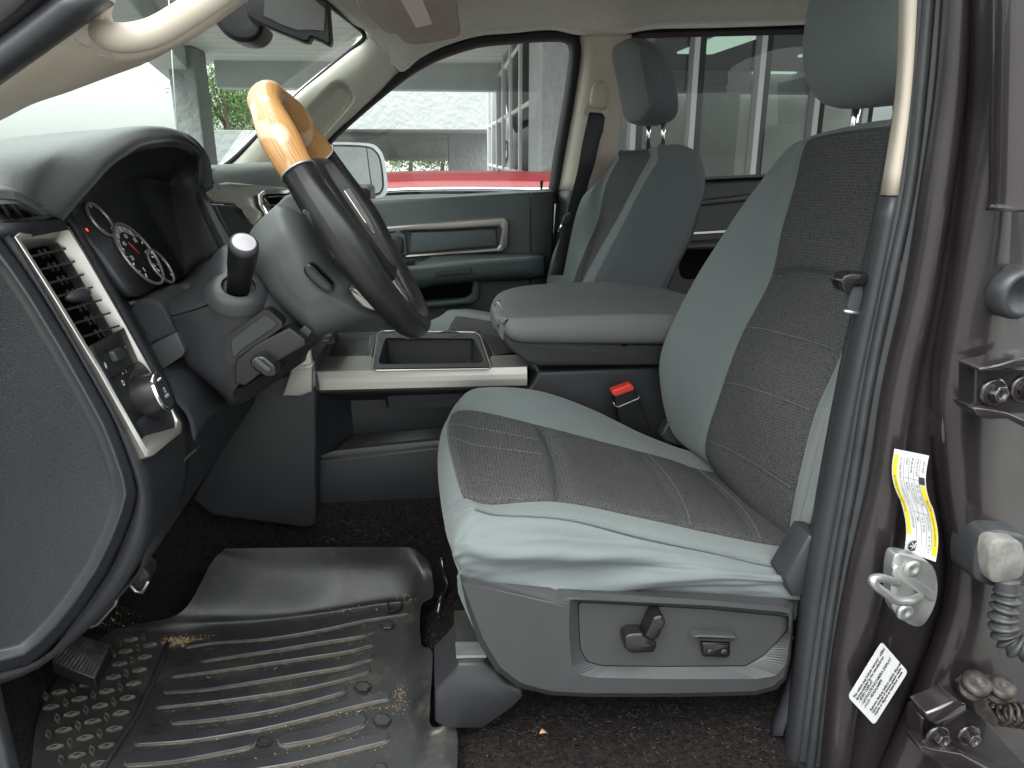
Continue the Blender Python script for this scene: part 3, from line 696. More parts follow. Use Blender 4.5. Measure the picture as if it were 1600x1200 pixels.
w1 = [(942, 176, 2.362), (935, 225, 2.37), (922, 270, 2.37), (898, 335, 2.36), (878, 390, 2.36)]
w2 = [(946, 176, 2.364), (940, 225, 2.385), (934, 270, 2.385), (912, 335, 2.38), (890, 390, 2.38)]
mb = MB(); mb.patch([PP(w1), PP(w2)], su=5, sv=2); mb.build('webbing', M['belt'], bt_, solid=.002)
mb = MB(); mb.tube([P(872, 362, 2.2), P(880, 348, 2.2), P(884, 345, 2.22)], .004, seg=6); mb.build('latch_tongue', M['chrome'], bt_)
mb = MB(); mb.prism([(877, 350), (882, 338), (892, 332), (894, 340), (886, 352)], 2.19, 2.21); mb.build('tongue_grip', M['black'], bt_, bevel=.003)

# rear passenger-side door: frame, privacy glass, panel
rd = empty('door', P(1130, 400, 2.5), truck, label='rear passenger side door with dark trim and privacy glass')
ro = [(962, 62), (1000, 46), (1250, 40), (1420, 36), (1430, 300), (1290, 276), (1120, 283), (1000, 292), (955, 296), (958, 180)]
ri = [(974, 72), (1004, 58), (1250, 52), (1400, 48), (1405, 262), (1290, 268), (1120, 276), (1000, 284), (964, 286), (968, 182)]
mb = MB()
L0, L1, L2 = [P(a[0], a[1], 2.46) for a in ro], [P((a[0] + b[0]) / 2, (a[1] + b[1]) / 2, 2.43) for a, b in zip(ro, ri)], [P(a[0], a[1], 2.49) for a in ri]
mb.loft([[P(a[0], a[1], 2.475) for a in inset(ro, -8)], L0, L1, L2, [p + V(0, .03, 0) for p in L2]], cap1=False); mb.build('window_seal', M['seal_dark'], rd, bevel=.004)
mb = MB(); mb.fan([p + V(0, .015, 0) for p in L2]); mb.build('window_glass', M['tint'], rd, label='dark privacy glass')
mb = MB(); mb.prism([(955, 290), (1100, 283), (1290, 274), (1430, 270), (1430, 640), (950, 640)], 2.44, 2.52, cham=4); mb.build('trim_panel', M['doorp_dk'], rd, bevel=.01)
mb = MB(); mb.prism([(1000, 318), (1100, 312), (1175, 303), (1300, 296), (1300, 306), (1175, 314), (1100, 322), (1000, 328)], 2.425, 2.45, cham=2); mb.build('bezel', M['plastic_mid'], rd, bevel=.003)
mb = MB(); mb.prism([(1000, 367), (1100, 362), (1200, 356), (1200, 359), (1100, 365), (1000, 370)], 2.43, 2.45); mb.build('bezel', M['silver'], rd)
mb = MB(); mb.prism([(1000, 385), (1072, 381), (1170, 376), (1250, 372), (1250, 384), (1170, 388), (1072, 392), (1000, 396)], 2.36, 2.45, cham=3); mb.build('armrest', M['plastic'], rd, bevel=.008)
mb = MB(); mb.prism(rdp([(1058, 392), (1130, 388), (1110, 435), (1064, 437)], 12), 2.436, 2.445); mb.build('pocket_recess', M['void'], rd)

# cab back wall, floor sheet, tunnel, far-side sills
mb = MB(); mb.patch([[V(2.05, 2.5, -.2), V(2.05, .7, -.2)], [V(2.1, 2.5, .5), V(2.1, .7, .5)], [V(2.0, 2.46, 1.2), V(2.0, .75, 1.2)]], su=2, sv=3); mb.build('cab_back_wall', M['plastic'], truck, solid=.02)
mb = MB(); mb.box(V(1.7, 1.6, .28), .62, 1.5, .2); mb.box(V(1.96, 1.6, .66), .16, 1.5, .62); mb.build('rear_bench', M['cloth_dk'], truck, bevel=.05, seg=4)
def fz(x, y):
    z = 0.0
    if y > 1.40: z = min(.16, (y - 1.40) * 2.0)                     # tunnel under the console
    if y > 1.80: z = max(0.0, .16 - (y - 1.80) * 2.0)
    if x < -.62: z += (-.62 - x) * .75                                # toe board
    return z
rows = []
for i in range(36):
    x = -.95 + i * (2.95 / 35); rows.append([V(x, .70 + j * .06, fz(x, .70 + j * .06) + .004 * noise.noise(V(x * 9, j * .5, 0))) for j in range(30)])
mb = MB(); mb.grid(rows, flip=True); mb.build('carpet', M['carpet'], truck, solid=.01, label='black carpet with pale lint')
mb = MB(); mb.tube([P(279, 230, 2.30), P(270, 110, 2.30), P(262, -30, 2.30)], .0016, seg=6); mb.build('antenna', M['frame_w'], truck)
# firewall behind the dash keeps daylight out
mb = MB(); mb.patch([[V(-.95, .66, -.05), V(-.95, 2.5, -.05)], [V(-1.0, .66, .35), V(-1.0, 2.5, .35)], [V(-.98, .74, .66), V(-.98, 2.5, .62)]], su=2, sv=2); mb.build('firewall', M['carpet'], truck, solid=.02)
mb = MB(); mb.add([V(-.98, .78, -.05), V(-.66, .78, -.05), V(-.60, .78, .2), V(-.60, .78, .60), V(-.98, .78, .68)], [[0, 1, 2, 3, 4]]); mb.build('kick_panel', M['plastic'], truck, solid=.02)
# ------------------------------------------------------------------ driver side body: pillars, seals, striker, hinges
def strip_patch(cols, ys, Ys, su=4, sv=4, **k):
    """cols: list of px x-lists (one per edge, one entry per y in ys); Ys: depth per edge"""
    rows = [[P(c[i], ys[i], Y[i] if isinstance(Y, (list, tuple)) else Y) for c, Y in zip(cols, Ys)] for i in range(len(ys))]
    return rows
ys = [-60, 0, 150, 300, 450, 600, 750, 900, 1050, 1260]
S0 = [1409, 1408, 1402, 1378, 1349, 1316, 1285, 1258, 1240, 1215]
S1 = [1428, 1427, 1418, 1398, 1370, 1339, 1311, 1284, 1262, 1235]
Sg = [1439, 1438, 1428, 1408, 1379, 1347, 1321, 1294, 1271, 1246]
S2 = [1452, 1450, 1437, 1420, 1388, 1357, 1332, 1305, 1283, 1258]
S2b = [1470, 1469, 1456, 1436, 1406, 1373, 1350, 1322, 1300, 1275]
S3 = [1487, 1486, 1473, 1451, 1426, 1392, 1368, 1334, 1308, 1286]
pillar = empty('door_pillar', P(1400, 600, .75), truck, label='dark painted pillar between the door openings with rubber seal, striker and labels')
# beige trim (upper) and dark trim (lower)
def sub(a, i0, i1): return a[i0:i1]
Z = lambda a, v: [v] * len(a)
mb = MB(); mb.patch(strip_patch([[x + 2 for x in S0[:4]], [x + 9 for x in S0[:4]], S1[:4], [x + 6 for x in S1[:4]]], [-60, 0, 150, 305], [.83, .795, .785, .80]), su=4, sv=4); mb.build('upper_trim', M['beige'], pillar, solid=.004)
mb = MB(); mb.patch(strip_patch([[x - 1 for x in S0[3:]], [x + 6 for x in S0[3:]], S1[3:], [x + 5 for x in S1[3:]]], [308] + ys[4:], [.84, .80, .785, .80]), su=4, sv=4); mb.build('lower_trim', M['plastic'], pillar, solid=.004)
# seal: lip, groove, bulb
mb = MB(); mb.patch(strip_patch([S1, Sg, [x - 4 for x in S2], [x - 1 for x in S2], [x + 2 for x in S2], [x + 5 for x in S2], [x - 6 for x in S3], S3], ys, [.79, .783, .781, .773, .772, .776, .768, .775]), su=3, sv=5, lin_c=True); mb.build('door_seal', M['seal'], pillar, solid=.004)
# painted sheet metal: ridge, valley, ridge, outer face
S4 = [1499, 1498, 1490, 1470, 1446, 1416, 1394, 1373, 1338, 1304]
S5 = [1512, 1511, 1504, 1488, 1462, 1435, 1420, 1412, 1375, 1330]
S5b = [1526, 1525, 1521, 1506, 1484, 1462, 1455, 1465, 1425, 1350]
S6 = [1534, 1533, 1529, 1514, 1494, 1470, 1478, 1496, 1455, 1362]
S7 = [1545, 1544, 1541, 1524, 1504, 1484, 1490, 1508, 1468, 1376]
S8 = [1566, 1565, 1563, 1556, 1545, 1530, 1528, 1540, 1520, 1480]
S9 = [1578, 1577, 1575, 1590, 1592, 1595, 1600, 1610, 1610, 1600]
S10 = [1680] * 10
sh_ = lambda a, d: [x + d for x in a]
mb = MB(); mb.patch(strip_patch([sh_(S3, -3), sh_(S3, 3), S4, sh_(S4, 6), sh_(S6, -9), sh_(S6, -1), S7, S8, S9, S10], ys, [.776, .754, .747, .757, .757, .742, .724, [.708, .708, .709, .714, .720, .722, .722, .722, .722, .722], .750, .757]), su=3, sv=6, lin_c=True)
mb.build('painted_metal', M['paint_in'], pillar, solid=.01, label='dark plum paint with soft vertical highlights')
# rear door edge: vertical flange at the far right, upper part
mb = MB(); mb.patch(strip_patch([[1568, 1568, 1566, 1562, 1558], [1574, 1574, 1572, 1569, 1564], [1640, 1640, 1640, 1640, 1640]], [-60, 0, 150, 300, 330], [.72, .69, .68]), su=4, sv=4); mb.build('flange', M['paint'], pillar, solid=.01)
# drain slot and grommets
sl_ = [(1489, 608), (1493, 610), (1494, 618), (1489, 660), (1483, 690), (1478, 695), (1474, 688), (1473, 665), (1478, 630), (1484, 612)]
mb = MB(); mb.prism(spline([Vector(a) for a in sl_], 3, closed=True), .722, .76, cham=3); mb.build('drain_plug', M['paint'], pillar)
gr = [(1600 + 28 * math.cos(a), 455 + 29 * math.sin(a)) for a in [k * math.pi / 12 for k in range(24)]]
c_ = P(1592, 458, .70)
mb = MB(); mb.lathe(c_, V(0, -1, 0), [(-.04, .028), (.0, .028), (.008, .024), (.010, .020), (.004, .017), (.002, .0)], seg=28); mb.build('grommet', M['seal'], pillar)

# placard on the curved flank
def quadgrid(tl, tr, bl, br, curve, nu=12, nv=24, off=0.0):
    """px corners with Y; curve(t) shifts px x along the length"""
    rows = []
    for i in range(nv + 1):
        t = i / nv; row = []
        for j in range(nu + 1):
            s = j / nu
            a = [tl[k] * (1 - t) + bl[k] * t for k in range(3)]; b = [tr[k] * (1 - t) + br[k] * t for k in range(3)]
            u = a[0] * (1 - s) + b[0] * s + curve(t); v = a[1] * (1 - s) + b[1] * s; Y = a[2] * (1 - s) + b[2] * s
            row.append(P(u, v, Y - off))
        rows.append(row)
    return rows
def on_sheet(corners, curve, s, t, off):
    tl, tr, bl, br = corners
    a = [tl[k] * (1 - t) + bl[k] * t for k in range(3)]; b = [tr[k] * (1 - t) + br[k] * t for k in range(3)]
    return P(a[0] * (1 - s) + b[0] * s + curve(t), a[1] * (1 - s) + b[1] * s, a[2] * (1 - s) + b[2] * s - off)
cA = ((1396, 701, .722), (1450, 712, .706), (1412, 860, .722), (1461, 878, .706))
cvA = lambda t: 9.0 * math.sin(2 * math.pi * (t - .03)) * -1.0 * (1 if t < .5 else .55) + 7 * t * (1 - t) * 2
lab = empty('tyre_placard', P(1428, 790, .71), pillar)
lab['label'] = 'white and yellow tyre placard'
def sheetpiece(mb, c, cv, s0, s1, t0, t1, off, mi, n=10):
    rows = [[on_sheet(c, cv, s0 + (s1 - s0) * j / 4, t0 + (t1 - t0) * i / n, off) for j in range(5)] for i in range(n + 1)]
    mb.grid(rows, mi)
def sheettext(mb, c, cv, s, s0, t0, h, L, off, mi):
    """lettering that runs down the sheet (t direction), height across it (s direction)"""
    cu = bpy.data.curves.new('t', 'FONT'); cu.body = s; cu.size = 1; cu.resolution_u = 1
    ob = bpy.data.objects.new('t', cu); me = bpy.data.meshes.new_from_object(ob)
    xs = [a.co.x for a in me.vertices] or [1]; wd = max(xs)
    mb.add([on_sheet(c, cv, s0 + (-a.co.y) * h, t0 + a.co.x / wd * L, off) if False else on_sheet(c, cv, s0 + a.co.y * h, t0 + a.co.x / wd * L, off) for a in me.vertices], [list(p.vertices) for p in me.polygons], mi, smooth=False)
    bpy.data.objects.remove(ob); bpy.data.curves.remove(cu); bpy.data.meshes.remove(me)
mb = MB(); sheetpiece(mb, cA, cvA, 0, 1, 0, 1, .0, 0, 24)
sheetpiece(mb, cA, cvA, .03, .15, .05, .83, .0006, 1, 20); sheetpiece(mb, cA, cvA, .83, .98, .30, .955, .0006, 1, 20)
sheetpiece(mb, cA, cvA, .80, .97, .215, .285, .0006, 2, 6)
for s_ in (.33, .48, .64, .79): sheetpiece(mb, cA, cvA, s_, s_ + .008, .04, .92, .0005, 2, 20)
for t_ in (.25, .58): sheetpiece(mb, cA, cvA, .33, .79, t_, t_ + .003, .0005, 2, 3)
for (s_, t_, L, tx) in ((.88, .05, .13, 'TIRE AND'), (.70, .05, .17, 'FRONT'), (.70, .29, .2, '20 IN'), (.70, .60, .14, 'P275/60R20'), (.70, .78, .16, '39 PSI'), (.54, .05, .15, 'REAR'), (.54, .29, .2, 'P275/60R20'), (.54, .62, .14, '39 PSI'), (.39, .06, .07, 'SPARE'), (.39, .29, .09, 'SEATING'), (.39, .62, .06, '5'), (.22, .06, .70, 'THE COMBINED WEIGHT OF OCCUPANTS AND CARGO SHOULD NEVER EXCEED'), (.055, .25, .36, 'SEE OWNERS MANUAL FOR ADDITIONAL'), (.875, .42, .45, 'TIRE AND LOADING INFORMATION')):
    sheettext(mb, cA, cvA, tx, s_, t_, .075, L, .0011, 2)
mb.build('placard_sheet', [M['paper'], M['yellow'], M['ink']], lab)
q = MB(); o = on_sheet(cA, cvA, .25, .925, .001)
q.lathe(o, V(0, -1, 0), [(0, .0068), (.0004, .0068), (.0005, .0)], seg=20); q.build('tyre_symbol', M['ink'], lab)
q = MB()
for k in range(6):
    a = k * math.pi / 3; q.tube([o + V(0, -.0012, 0), o + V(math.cos(a) * .005, -.0012, math.sin(a) * .005)], .0006, seg=4)
q.build('tyre_spokes', M['paper'], lab)

cB = ((1378, 1003, .716), (1418, 1044, .716), (1325, 1087, .716), (1366, 1133, .716))
# reading direction runs from lower-left up to the right: build in its own frame
o0 = P(1325, 1089, .716); e1 = (P(1378, 1003, .716) - o0); e2 = (P(1366, 1133, .716) - o0)
Lx, Ly = e1.length, e2.length; e1n, e2n = e1.normalized(), e2.normalized()
def bl_(x, y, off=0.0):
    return o0 + e1n * x + e2n * y + V(0, -off + .004 * math.sin(x / Lx * 3.1) * 0, 0)
mb = MB()
lp = rdp([(0, 0), (Lx, 0), (Lx, Ly), (0, Ly)], .006); mb.loft([[bl_(a[0], a[1], -.001) for a in lp], [bl_(a[0], a[1], .0) for a in lp]])
lines = [(.10, .06, .62, 'This vehicle may include mercury - added'), (.19, .07, .55, 'devices installed by the manufacturer:'), (.28, .07, .28, '- VIDEO DISPLAY'), (.38, .07, .60, '- NAVIGATION/CAMERA DISPLAY'), (.48, .07, .36, '- H.I.D. HEADLAMPS'), (.66, .12, .62, 'Remove devices before vehicle disposal.'), (.74, .12, .58, 'Upon removal of devices please reuse,'), (.82, .12, .56, 'recycle or dispose as hazardous waste.')]
for (fy, fx, fl, tx) in lines:
    cu = bpy.data.curves.new('t', 'FONT'); cu.body = tx; cu.size = 1; cu.resolution_u = 2; cu.offset = .028
    ob = bpy.data.objects.new('t', cu); me = bpy.data.meshes.new_from_object(ob); wd = max(a.co.x for a in me.vertices)
    k = min(fl * Lx * 1.45 / wd, .0060)
    mb.add([bl_(fx * Lx + a.co.x * k, fy * Ly + .004 - a.co.y * .0062, .0006) for a in me.vertices], [list(p.vertices) for p in me.polygons], 1, smooth=False)
    bpy.data.objects.remove(ob); bpy.data.curves.remove(cu); bpy.data.meshes.remove(me)
mb.build('warning_label', [M['paper'], M['ink']], pillar, label='white warning label tilted on the paint')

# striker: plate, loop, two screws
st_ = [(1398, 870), (1410, 866), (1435, 873), (1458, 885), (1466, 915), (1462, 945), (1448, 972), (1435, 980), (1415, 972), (1395, 950), (1393, 900)]
mb = MB(); mb.prism([tuple(a) for a in spline([Vector(b) for b in st_], 3, closed=True)], .700, .716, cham=2); sp = mb.build('striker_plate', M['steel'], pillar, bevel=.002)
mb = MB(); lp_ = PP([(1403, 912, .712), (1396, 909, .675), (1376, 903, .655), (1364, 905, .648), (1367, 914, .648), (1385, 928, .650), (1402, 939, .655), (1422, 939, .662), (1434, 934, .68), (1438, 931, .712)])
mb.tube(spline(lp_, 4), .0050, seg=10); mb.build('striker_loop', M['steel'], pillar)
mb = MB(); mb.prism([(1396, 888), (1402, 884), (1462, 926), (1463, 940), (1456, 941), (1394, 901)], .696, .702, cham=2); mb.build('striker_rib', M['steel'], pillar, bevel=.0015)
for (u, v) in ((1425, 888), (1413, 956)):
    mb = MB(); mb.lathe(P(u, v, .699), V(0, -1, 0), [(0, .011), (.003, .010), (.004, .005), (.002, .003), (.002, 0)], seg=18); mb.build('screw', M['steel'], pillar)

# rear door hinges
def hinge(loop, bolts, lipt, lipb, Y):
    h = empty('hinge', P(loop[0][0], loop[0][1], Y), pillar, label='black painted door hinge with two hex bolts')
    mb = MB(); mb.prism(loop, Y, Y + .03, cham=2); mb.build('hinge_plate', M['paint_in'], h, bevel=.003)
    for lp in (lipt, lipb):
        mb = MB(); mb.prism(lp, Y - .022, Y + .01, cham=2); mb.build('hinge_lip', M['paint'], h, bevel=.003)
    for (u, v) in bolts:
        mb = MB(); c = P(u, v, Y - .001); mb.lathe(c, V(0, -1, 0), [(0, .016), (.002, .016), (.004, .014), (.004, .009)], seg=24, caps=False)
        mb.lathe(c, V(.12, -1, .05), [(.002, .0098), (.012, .0098), (.013, .0085), (.013, .006), (.010, .005), (.010, 0)], seg=6, smooth=False)
        mb.build('bolt', M['paint'], h, bevel=.0006)
hinge([(1524, 576), (1640, 576), (1640, 648), (1522, 645)], [(1551, 612), (1598, 606)],
      [(1530, 576), (1560, 570), (1585, 562), (1640, 556), (1640, 566), (1600, 574), (1555, 578), (1532, 580)],
      [(1520, 637), (1548, 640), (1575, 645), (1610, 660), (1640, 668), (1640, 675), (1600, 668), (1575, 655), (1545, 656), (1528, 650)], .69)
hinge([(1440, 1122), (1520, 1104), (1600, 1110), (1605, 1200), (1520, 1205), (1438, 1170)], [(1464, 1149), (1512, 1148)],
      [(1446, 1116), (1470, 1106), (1492, 1096), (1512, 1099), (1510, 1110), (1485, 1124), (1465, 1132), (1452, 1128)],
      [(1437, 1166), (1460, 1172), (1500, 1178), (1540, 1198), (1575, 1215), (1500, 1215), (1462, 1190), (1440, 1176)], .69)
# check link with rollers and spring
ck = empty('check_link', P(1530, 1080, .67), pillar, label='grimy door check link with rollers and coil spring')
for (u, v, r) in ((1527, 1066, .016), (1566, 1072, .015)):
    mb = MB(); mb.lathe(P(u, v, .66), V(-.15, -.45, 1), [(-.022, r * .9), (-.016, r * .9), (-.016, r * .6), (-.006, r * .6), (-.006, r), (0, r), (.001, r * .5), (-.001, 0)], seg=22); mb.build('roller', M['grimy'], ck)
mb = MB(); mb.prism([(1522, 1092), (1540, 1080), (1580, 1084), (1592, 1100), (1560, 1098), (1545, 1100), (1562, 1130), (1556, 1138), (1525, 1115)], .665, .70, cham=2); mb.build('link_arm', M['grimy'], ck, bevel=.003)
hp = []
A_, B_ = P(1556, 1112, .675), P(1660, 1128, .675)
for k in range(12 * 9 + 1):
    t = k / (12 * 9); a = 2 * math.pi * k / 12; c = A_.lerp(B_, t); hp.append(c + V(.002 * math.cos(a), .014 * math.sin(a), .014 * math.cos(a)))
mb = MB(); mb.tube(hp, .0026, seg=6); mb.build('spring', M['grimy'], ck)
# wiring boot
wb_ = empty('wiring_boot', P(1560, 900, .69), pillar, label='grey ribbed wiring boot with its plug')
bl2 = [(1540, 838), (1560, 830), (1585, 834), (1610, 845), (1612, 910), (1575, 922), (1545, 916), (1526, 905), (1526, 868)]
mb = MB(); mb.prism([tuple(a) for a in spline([Vector(b) for b in bl2], 3, closed=True)], .685, .73, cham=6); mb.build('plug_base', M['seal'], wb_, bevel=.003)
bl3 = [(1550, 852), (1572, 845), (1600, 852), (1600, 900), (1570, 912), (1548, 905)]
mb = MB(); mb.prism([tuple(a) for a in spline([Vector(b) for b in bl3], 3, closed=True)], .668, .69, cham=4); mb.build('plug_cap', M['dusty'], wb_, bevel=.002)
pth = spline(PP([(1574, 905, .672), (1574, 935, .668), (1568, 965, .665), (1572, 992, .66), (1590, 1010, .65), (1630, 1018, .64)]), 14)
rad = []
for i in range(len(pth)):
    f = (i - 8) / 6.6; rad.append(.0135 + (.0032 * math.cos(2 * math.pi * f) if i > 8 else 0))
mb = MB(); mb.tube(pth, rad, seg=14); mb.build('ribbed_tube', M['plastic_mid'], wb_)

# --- driver belt, hanging beside the seat
db = empty('seat_belt', P(1330, 500, .8), truck, label='black driver belt running down beside the seat')
c0 = [(1403, 125), (1392, 190), (1375, 280), (1352, 390), (1338, 450), (1322, 520), (1302, 620), (1280, 740), (1262, 850), (1246, 960), (1228, 1060), (1200, 1150)]
c1 = [(1412, 125), (1405, 190), (1386, 280), (1366, 390), (1352, 450), (1340, 520), (1320, 620), (1296, 740), (1276, 850), (1262, 960), (1246, 1060), (1222, 1150)]
mb = MB(); mb.patch([[P(a[0], a[1], .835) for a in c0], [P(a[0], a[1], .812) for a in c1]], su=4, sv=2); mb.build('webbing', M['belt'], db, solid=.0022)
mb = MB(); mb.prism([(1314, 440), (1320, 431), (1332, 427), (1360, 428), (1356, 446), (1336, 447), (1328, 460), (1318, 455)], .795, .82, cham=2); mb.build('tongue_grip', M['gloss'], db, bevel=.004)
mb = MB(); mb.prism([(1331, 448), (1350, 447), (1347, 490), (1324, 486), (1327, 470)], .80, .81, cham=1); mb.build('tongue_sleeve', M['belt'], db, bevel=.002)
mb = MB(); mb.tube([P(1319, 486, .80), P(1345, 490, .80)], .0022, seg=6); mb.build('tongue_edge', M['steel'], db)

# --- A pillar, driver side: paint, seal, beige trim with grab handle
ap = empty('windshield_pillar', P(120, 80, .75), truck, label='driver windshield pillar with rubber seal and beige grab handle')
mb = MB(); mb.patch([PP([(-120, 10, .70), (-40, -60, .70), (60, -140, .70)]), PP([(-120, 60, .66), (0, -30, .66), (70, -80, .66)]), PP([(-120, 110, .665), (0, 30, .665), (70, -30, .665)]), PP([(-120, 148, .69), (0, 58, .69), (92, -10, .69)])], su=5, sv=5); mb.build('painted_metal', M['paint'], ap, solid=.006)
mb = MB(); mb.patch([PP([(-120, 146, .70), (0, 58, .70), (92, -10, .70)]), PP([(-120, 152, .675), (0, 66, .675), (100, -6, .675)]), PP([(-120, 172, .668), (0, 92, .668), (132, -10, .668)]), PP([(-120, 200, .685), (0, 117, .685), (168, -3, .685)]), PP([(-120, 206, .72), (0, 123, .72), (174, 0, .72)])], su=5, sv=4); mb.build('door_seal', M['seal'], ap, solid=.004)
# trim skin below the handle
ul = [(-60, 165, .72), (0, 119, .72), (45, 87, .72), (90, 55, .72), (130, 27, .72), (168, 0, .72), (215, -35, .72)]
cr_ = [(-60, 178, .735), (0, 145, .735), (50, 118, .735), (105, 92, .74), (150, 88, .74), (190, 90, .745), (240, 72, .745)]
lo = [(-60, 205, .775), (0, 177, .775), (45, 154, .775), (100, 135, .78), (160, 113, .785), (215, 94, .79), (275, 62, .80)]
lo2 = [(p[0] + 4, p[1] - 6, p[2] + .04) for p in lo]
mb = MB(); mb.patch([PP(ul[:6]), PP([(-60, 171, .722), (0, 132, .722), (48, 101, .722), (97, 70, .722), (135, 52, .722), (165, 55, .722)]), PP([(-60, 188, .745), (0, 158, .745), (48, 130, .745), (100, 104, .745), (150, 90, .745), (186, 90, .745)]), PP(lo[:6]), PP(lo2[:6])], su=6, sv=5)
mb.build('pillar_cover', M['beige'], ap, solid=.005)
# cover to the right of the handle root, up to the roof
mb = MB(); mb.patch([PP([(162, 58, .735), (186, 74, .735), (225, 74, .737), (265, 58, .74), (310, 30, .745), (365, -10, .75), (430, -60, .76)]), PP([(162, 76, .735), (188, 88, .738), (228, 82, .742), (270, 64, .745), (315, 38, .75), (372, -4, .76), (440, -56, .77)]), PP([(150, 118, .785), (190, 104, .79), (228, 90, .795), (272, 67, .80), (318, 41, .80), (376, 0, .80), (444, -50, .80)])], su=5, sv=4)
mb.build('pillar_cover_end', M['beige'], ap, solid=.004)
# grab handle bar
gp1 = [(140, -30, .745), (150, 20, .735), (158, 46, .725), (178, 58, .715), (212, 58, .712), (250, 46, .714), (300, 16, .718), (350, -18, .725), (420, -70, .73)]
mb = MB(); mb.tube(spline(PP(gp1), 5), [.004] * 3 + [.012] * 100, seg=12, up=V(0, 1, 0), flat=1.0)
mb.build('grab_handle', M['beige'], ap)
mb = MB(); mb.patch([PP([(95, 50, .722), (125, 24, .722), (150, 5, .722), (170, -10, .722)]), PP([(125, 66, .722), (148, 48, .722), (160, 20, .722), (172, -10, .722)]), PP([(150, 72, .735), (160, 60, .735), (164, 25, .74), (176, -10, .74)])], su=5, sv=4); mb.build('handle_root', M['beige'], ap, solid=.004)
mb = MB(); mb.tube(spline([p + V(0, -.0015, 0) for p in PP([(95, 50, .7205), (120, 66, .7205), (148, 82, .733), (175, 88, .735), (205, 84, .737), (240, 70, .739), (275, 50, .741), (320, 22, .745)])], 4), .0008, seg=5); mb.build('trim_edge_line', M['beige_far'], ap)
# driver sill strip and step seal at lower left, and the sill at lower right
mb = MB(); mb.patch([PP([(-60, 1040, .66), (-20, 1180, .66), (0, 1260, .66)]), PP([(-20, 1060, .66), (8, 1170, .66), (25, 1260, .66)]), PP([(0, 1070, .69), (28, 1185, .69), (45, 1260, .69)])], su=4, sv=4); mb.build('sill_seal', M['seal'], truck, solid=.004)
mb = MB(); mb.box(V(.35, .60, -.16), 2.8, .14, .20); mb.build('rocker_sill', M['paint'], truck, bevel=.02)
mb = MB(); mb.patch([[V(-.9, .66, -.03), V(.2, .66, -.03), V(1.3, .66, -.03)], [V(-.9, .70, .012), V(.2, .70, .012), V(1.3, .70, .012)], [V(-.9, .755, .004), V(.2, .755, .004), V(1.3, .755, .004)]], su=3, sv=3); mb.build('sill_trim', M['plastic'], truck, solid=.004)

# ------------------------------------------------------------------ the two open doors beside the camera
def open_door(name, a, b, lab, zt, wy0):
    """door leaf standing from hinge a=(x,y) out to b"""
    A, B = V(a[0], a[1], 0), V(b[0], b[1], 0); t = (B - A).normalized(); n = V(-t.y, t.x, 0)
    if n.x * (1 if a[0] < 0 else -1) < 0: n = -n                      # n points back at the opening
    d = empty(name, A, truck, label=lab); L_ = (B - A).length
    f = lambda s, z, o: A + t * (s * L_) + n * o + V(0, 0, z)
    q = MB(); pr = [(0, -.30), (1, -.30), (1, .50), (1, .70), (0, .66)]
    q.loft([[f(s, z, -.07) for s, z in pr], [f(s, z, 0) for s, z in pr]], cap0=True); q.build('door_shell', M['paint'], d, bevel=.02)
    pr = [(.05, -.22), (.93, -.22), (.95, .40), (.95, .66), (.05, .62)]
    q = MB(); q.loft([[f(s, z, .002) for s, z in pr], [f(s, z, .035) for s, z in pr]], cap0=True); q.build('trim_panel', M['doorp'], d, bevel=.015)
    q = MB(); q.tube([f(.12, .38, .07), f(.75, .42, .08), f(.88, .46, .06)], [.03, .035, .02], seg=10, flat=.8); q.build('armrest', M['doorp_dk'], d)
    fr = [(0.02, .66), (wy0, zt - .06), (wy0 + .12, zt), (.90, zt - .01), (.98, zt - .08), (1, .70)]
    q = MB(); q.tube(spline([f(s, z, -.03) for s, z in fr], 4, lin=True), .028, seg=8); q.build('window_frame', M['seal'], d)
    q = MB(); q.fan([f(s, z, -.035) for s, z in fr]); q.build('window_glass', M['glass'], d)
open_door('door', (-.74, .60), (-1.05, -.45), 'driver door swung wide open', 1.16, .42)
open_door('door', (.70, .58), (.92, -.42), 'rear driver side door swung wide open', 1.16, .04)
# ------------------------------------------------------------------ driver seat
ds = empty('front_seat', P(950, 900, 1.09) * 1, truck, label='driver seat with dark woven centre panels and power seat switches')
# cushion: columns inboard -> outboard, rows front -> rear
def off(p, dx, dy, dz): return p + V(dx, dy, dz)
cols = [
 # front face, front edge ... rear
 [(712, 662, 1.37), (698, 676, 1.28), (689, 730, 1.10), (694, 815, .93), (702, 842, .868), (708, 868, .838), (718, 893, .838)],
 [(724, 622, 1.37), (706, 646, 1.27), (701, 690, 1.10), (722, 776, .92), (730, 797, .862), (722, 848, .828), (726, 897, .832)],
 [(758, 606, 1.37), (740, 638, 1.26), (747, 700, 1.10), (764, 784, .905), (778, 804, .852), (766, 858, .818), (772, 906, .828)],
 [(842, 611, 1.37), (842, 661, 1.25), (852, 715, 1.09), (870, 780, .90), (888, 812, .846), (882, 862, .812), (870, 915, .826)],
 [(925, 640, 1.37), (938, 686, 1.25), (965, 745, 1.09), (1000, 805, .90), (1002, 840, .844), (1000, 880, .812), (1000, 919, .824)],
 [(1010, 682, 1.37), (1032, 711, 1.25), (1070, 765, 1.09), (1110, 829, .90), (1110, 863, .844), (1110, 893, .814), (1110, 923, .824)],
 [(1088, 708, 1.37), (1108, 734, 1.25), (1165, 787, 1.09), (1222, 850, .90), (1216, 886, .846), (1220, 908, .820), (1226, 930, .828)]]
ctrl = [[P(*a) for a in c] for c in cols]
r0 = [off(p, .035, 0, -.10) for p in ctrl[0]]
r_1 = [off(p, .14, 0, -.02) for p in ctrl[-1]]
ctrl = [r0] + ctrl + [r_1]
ctrl = [[off(c[0], 0, .035, -.09)] + c for c in ctrl]
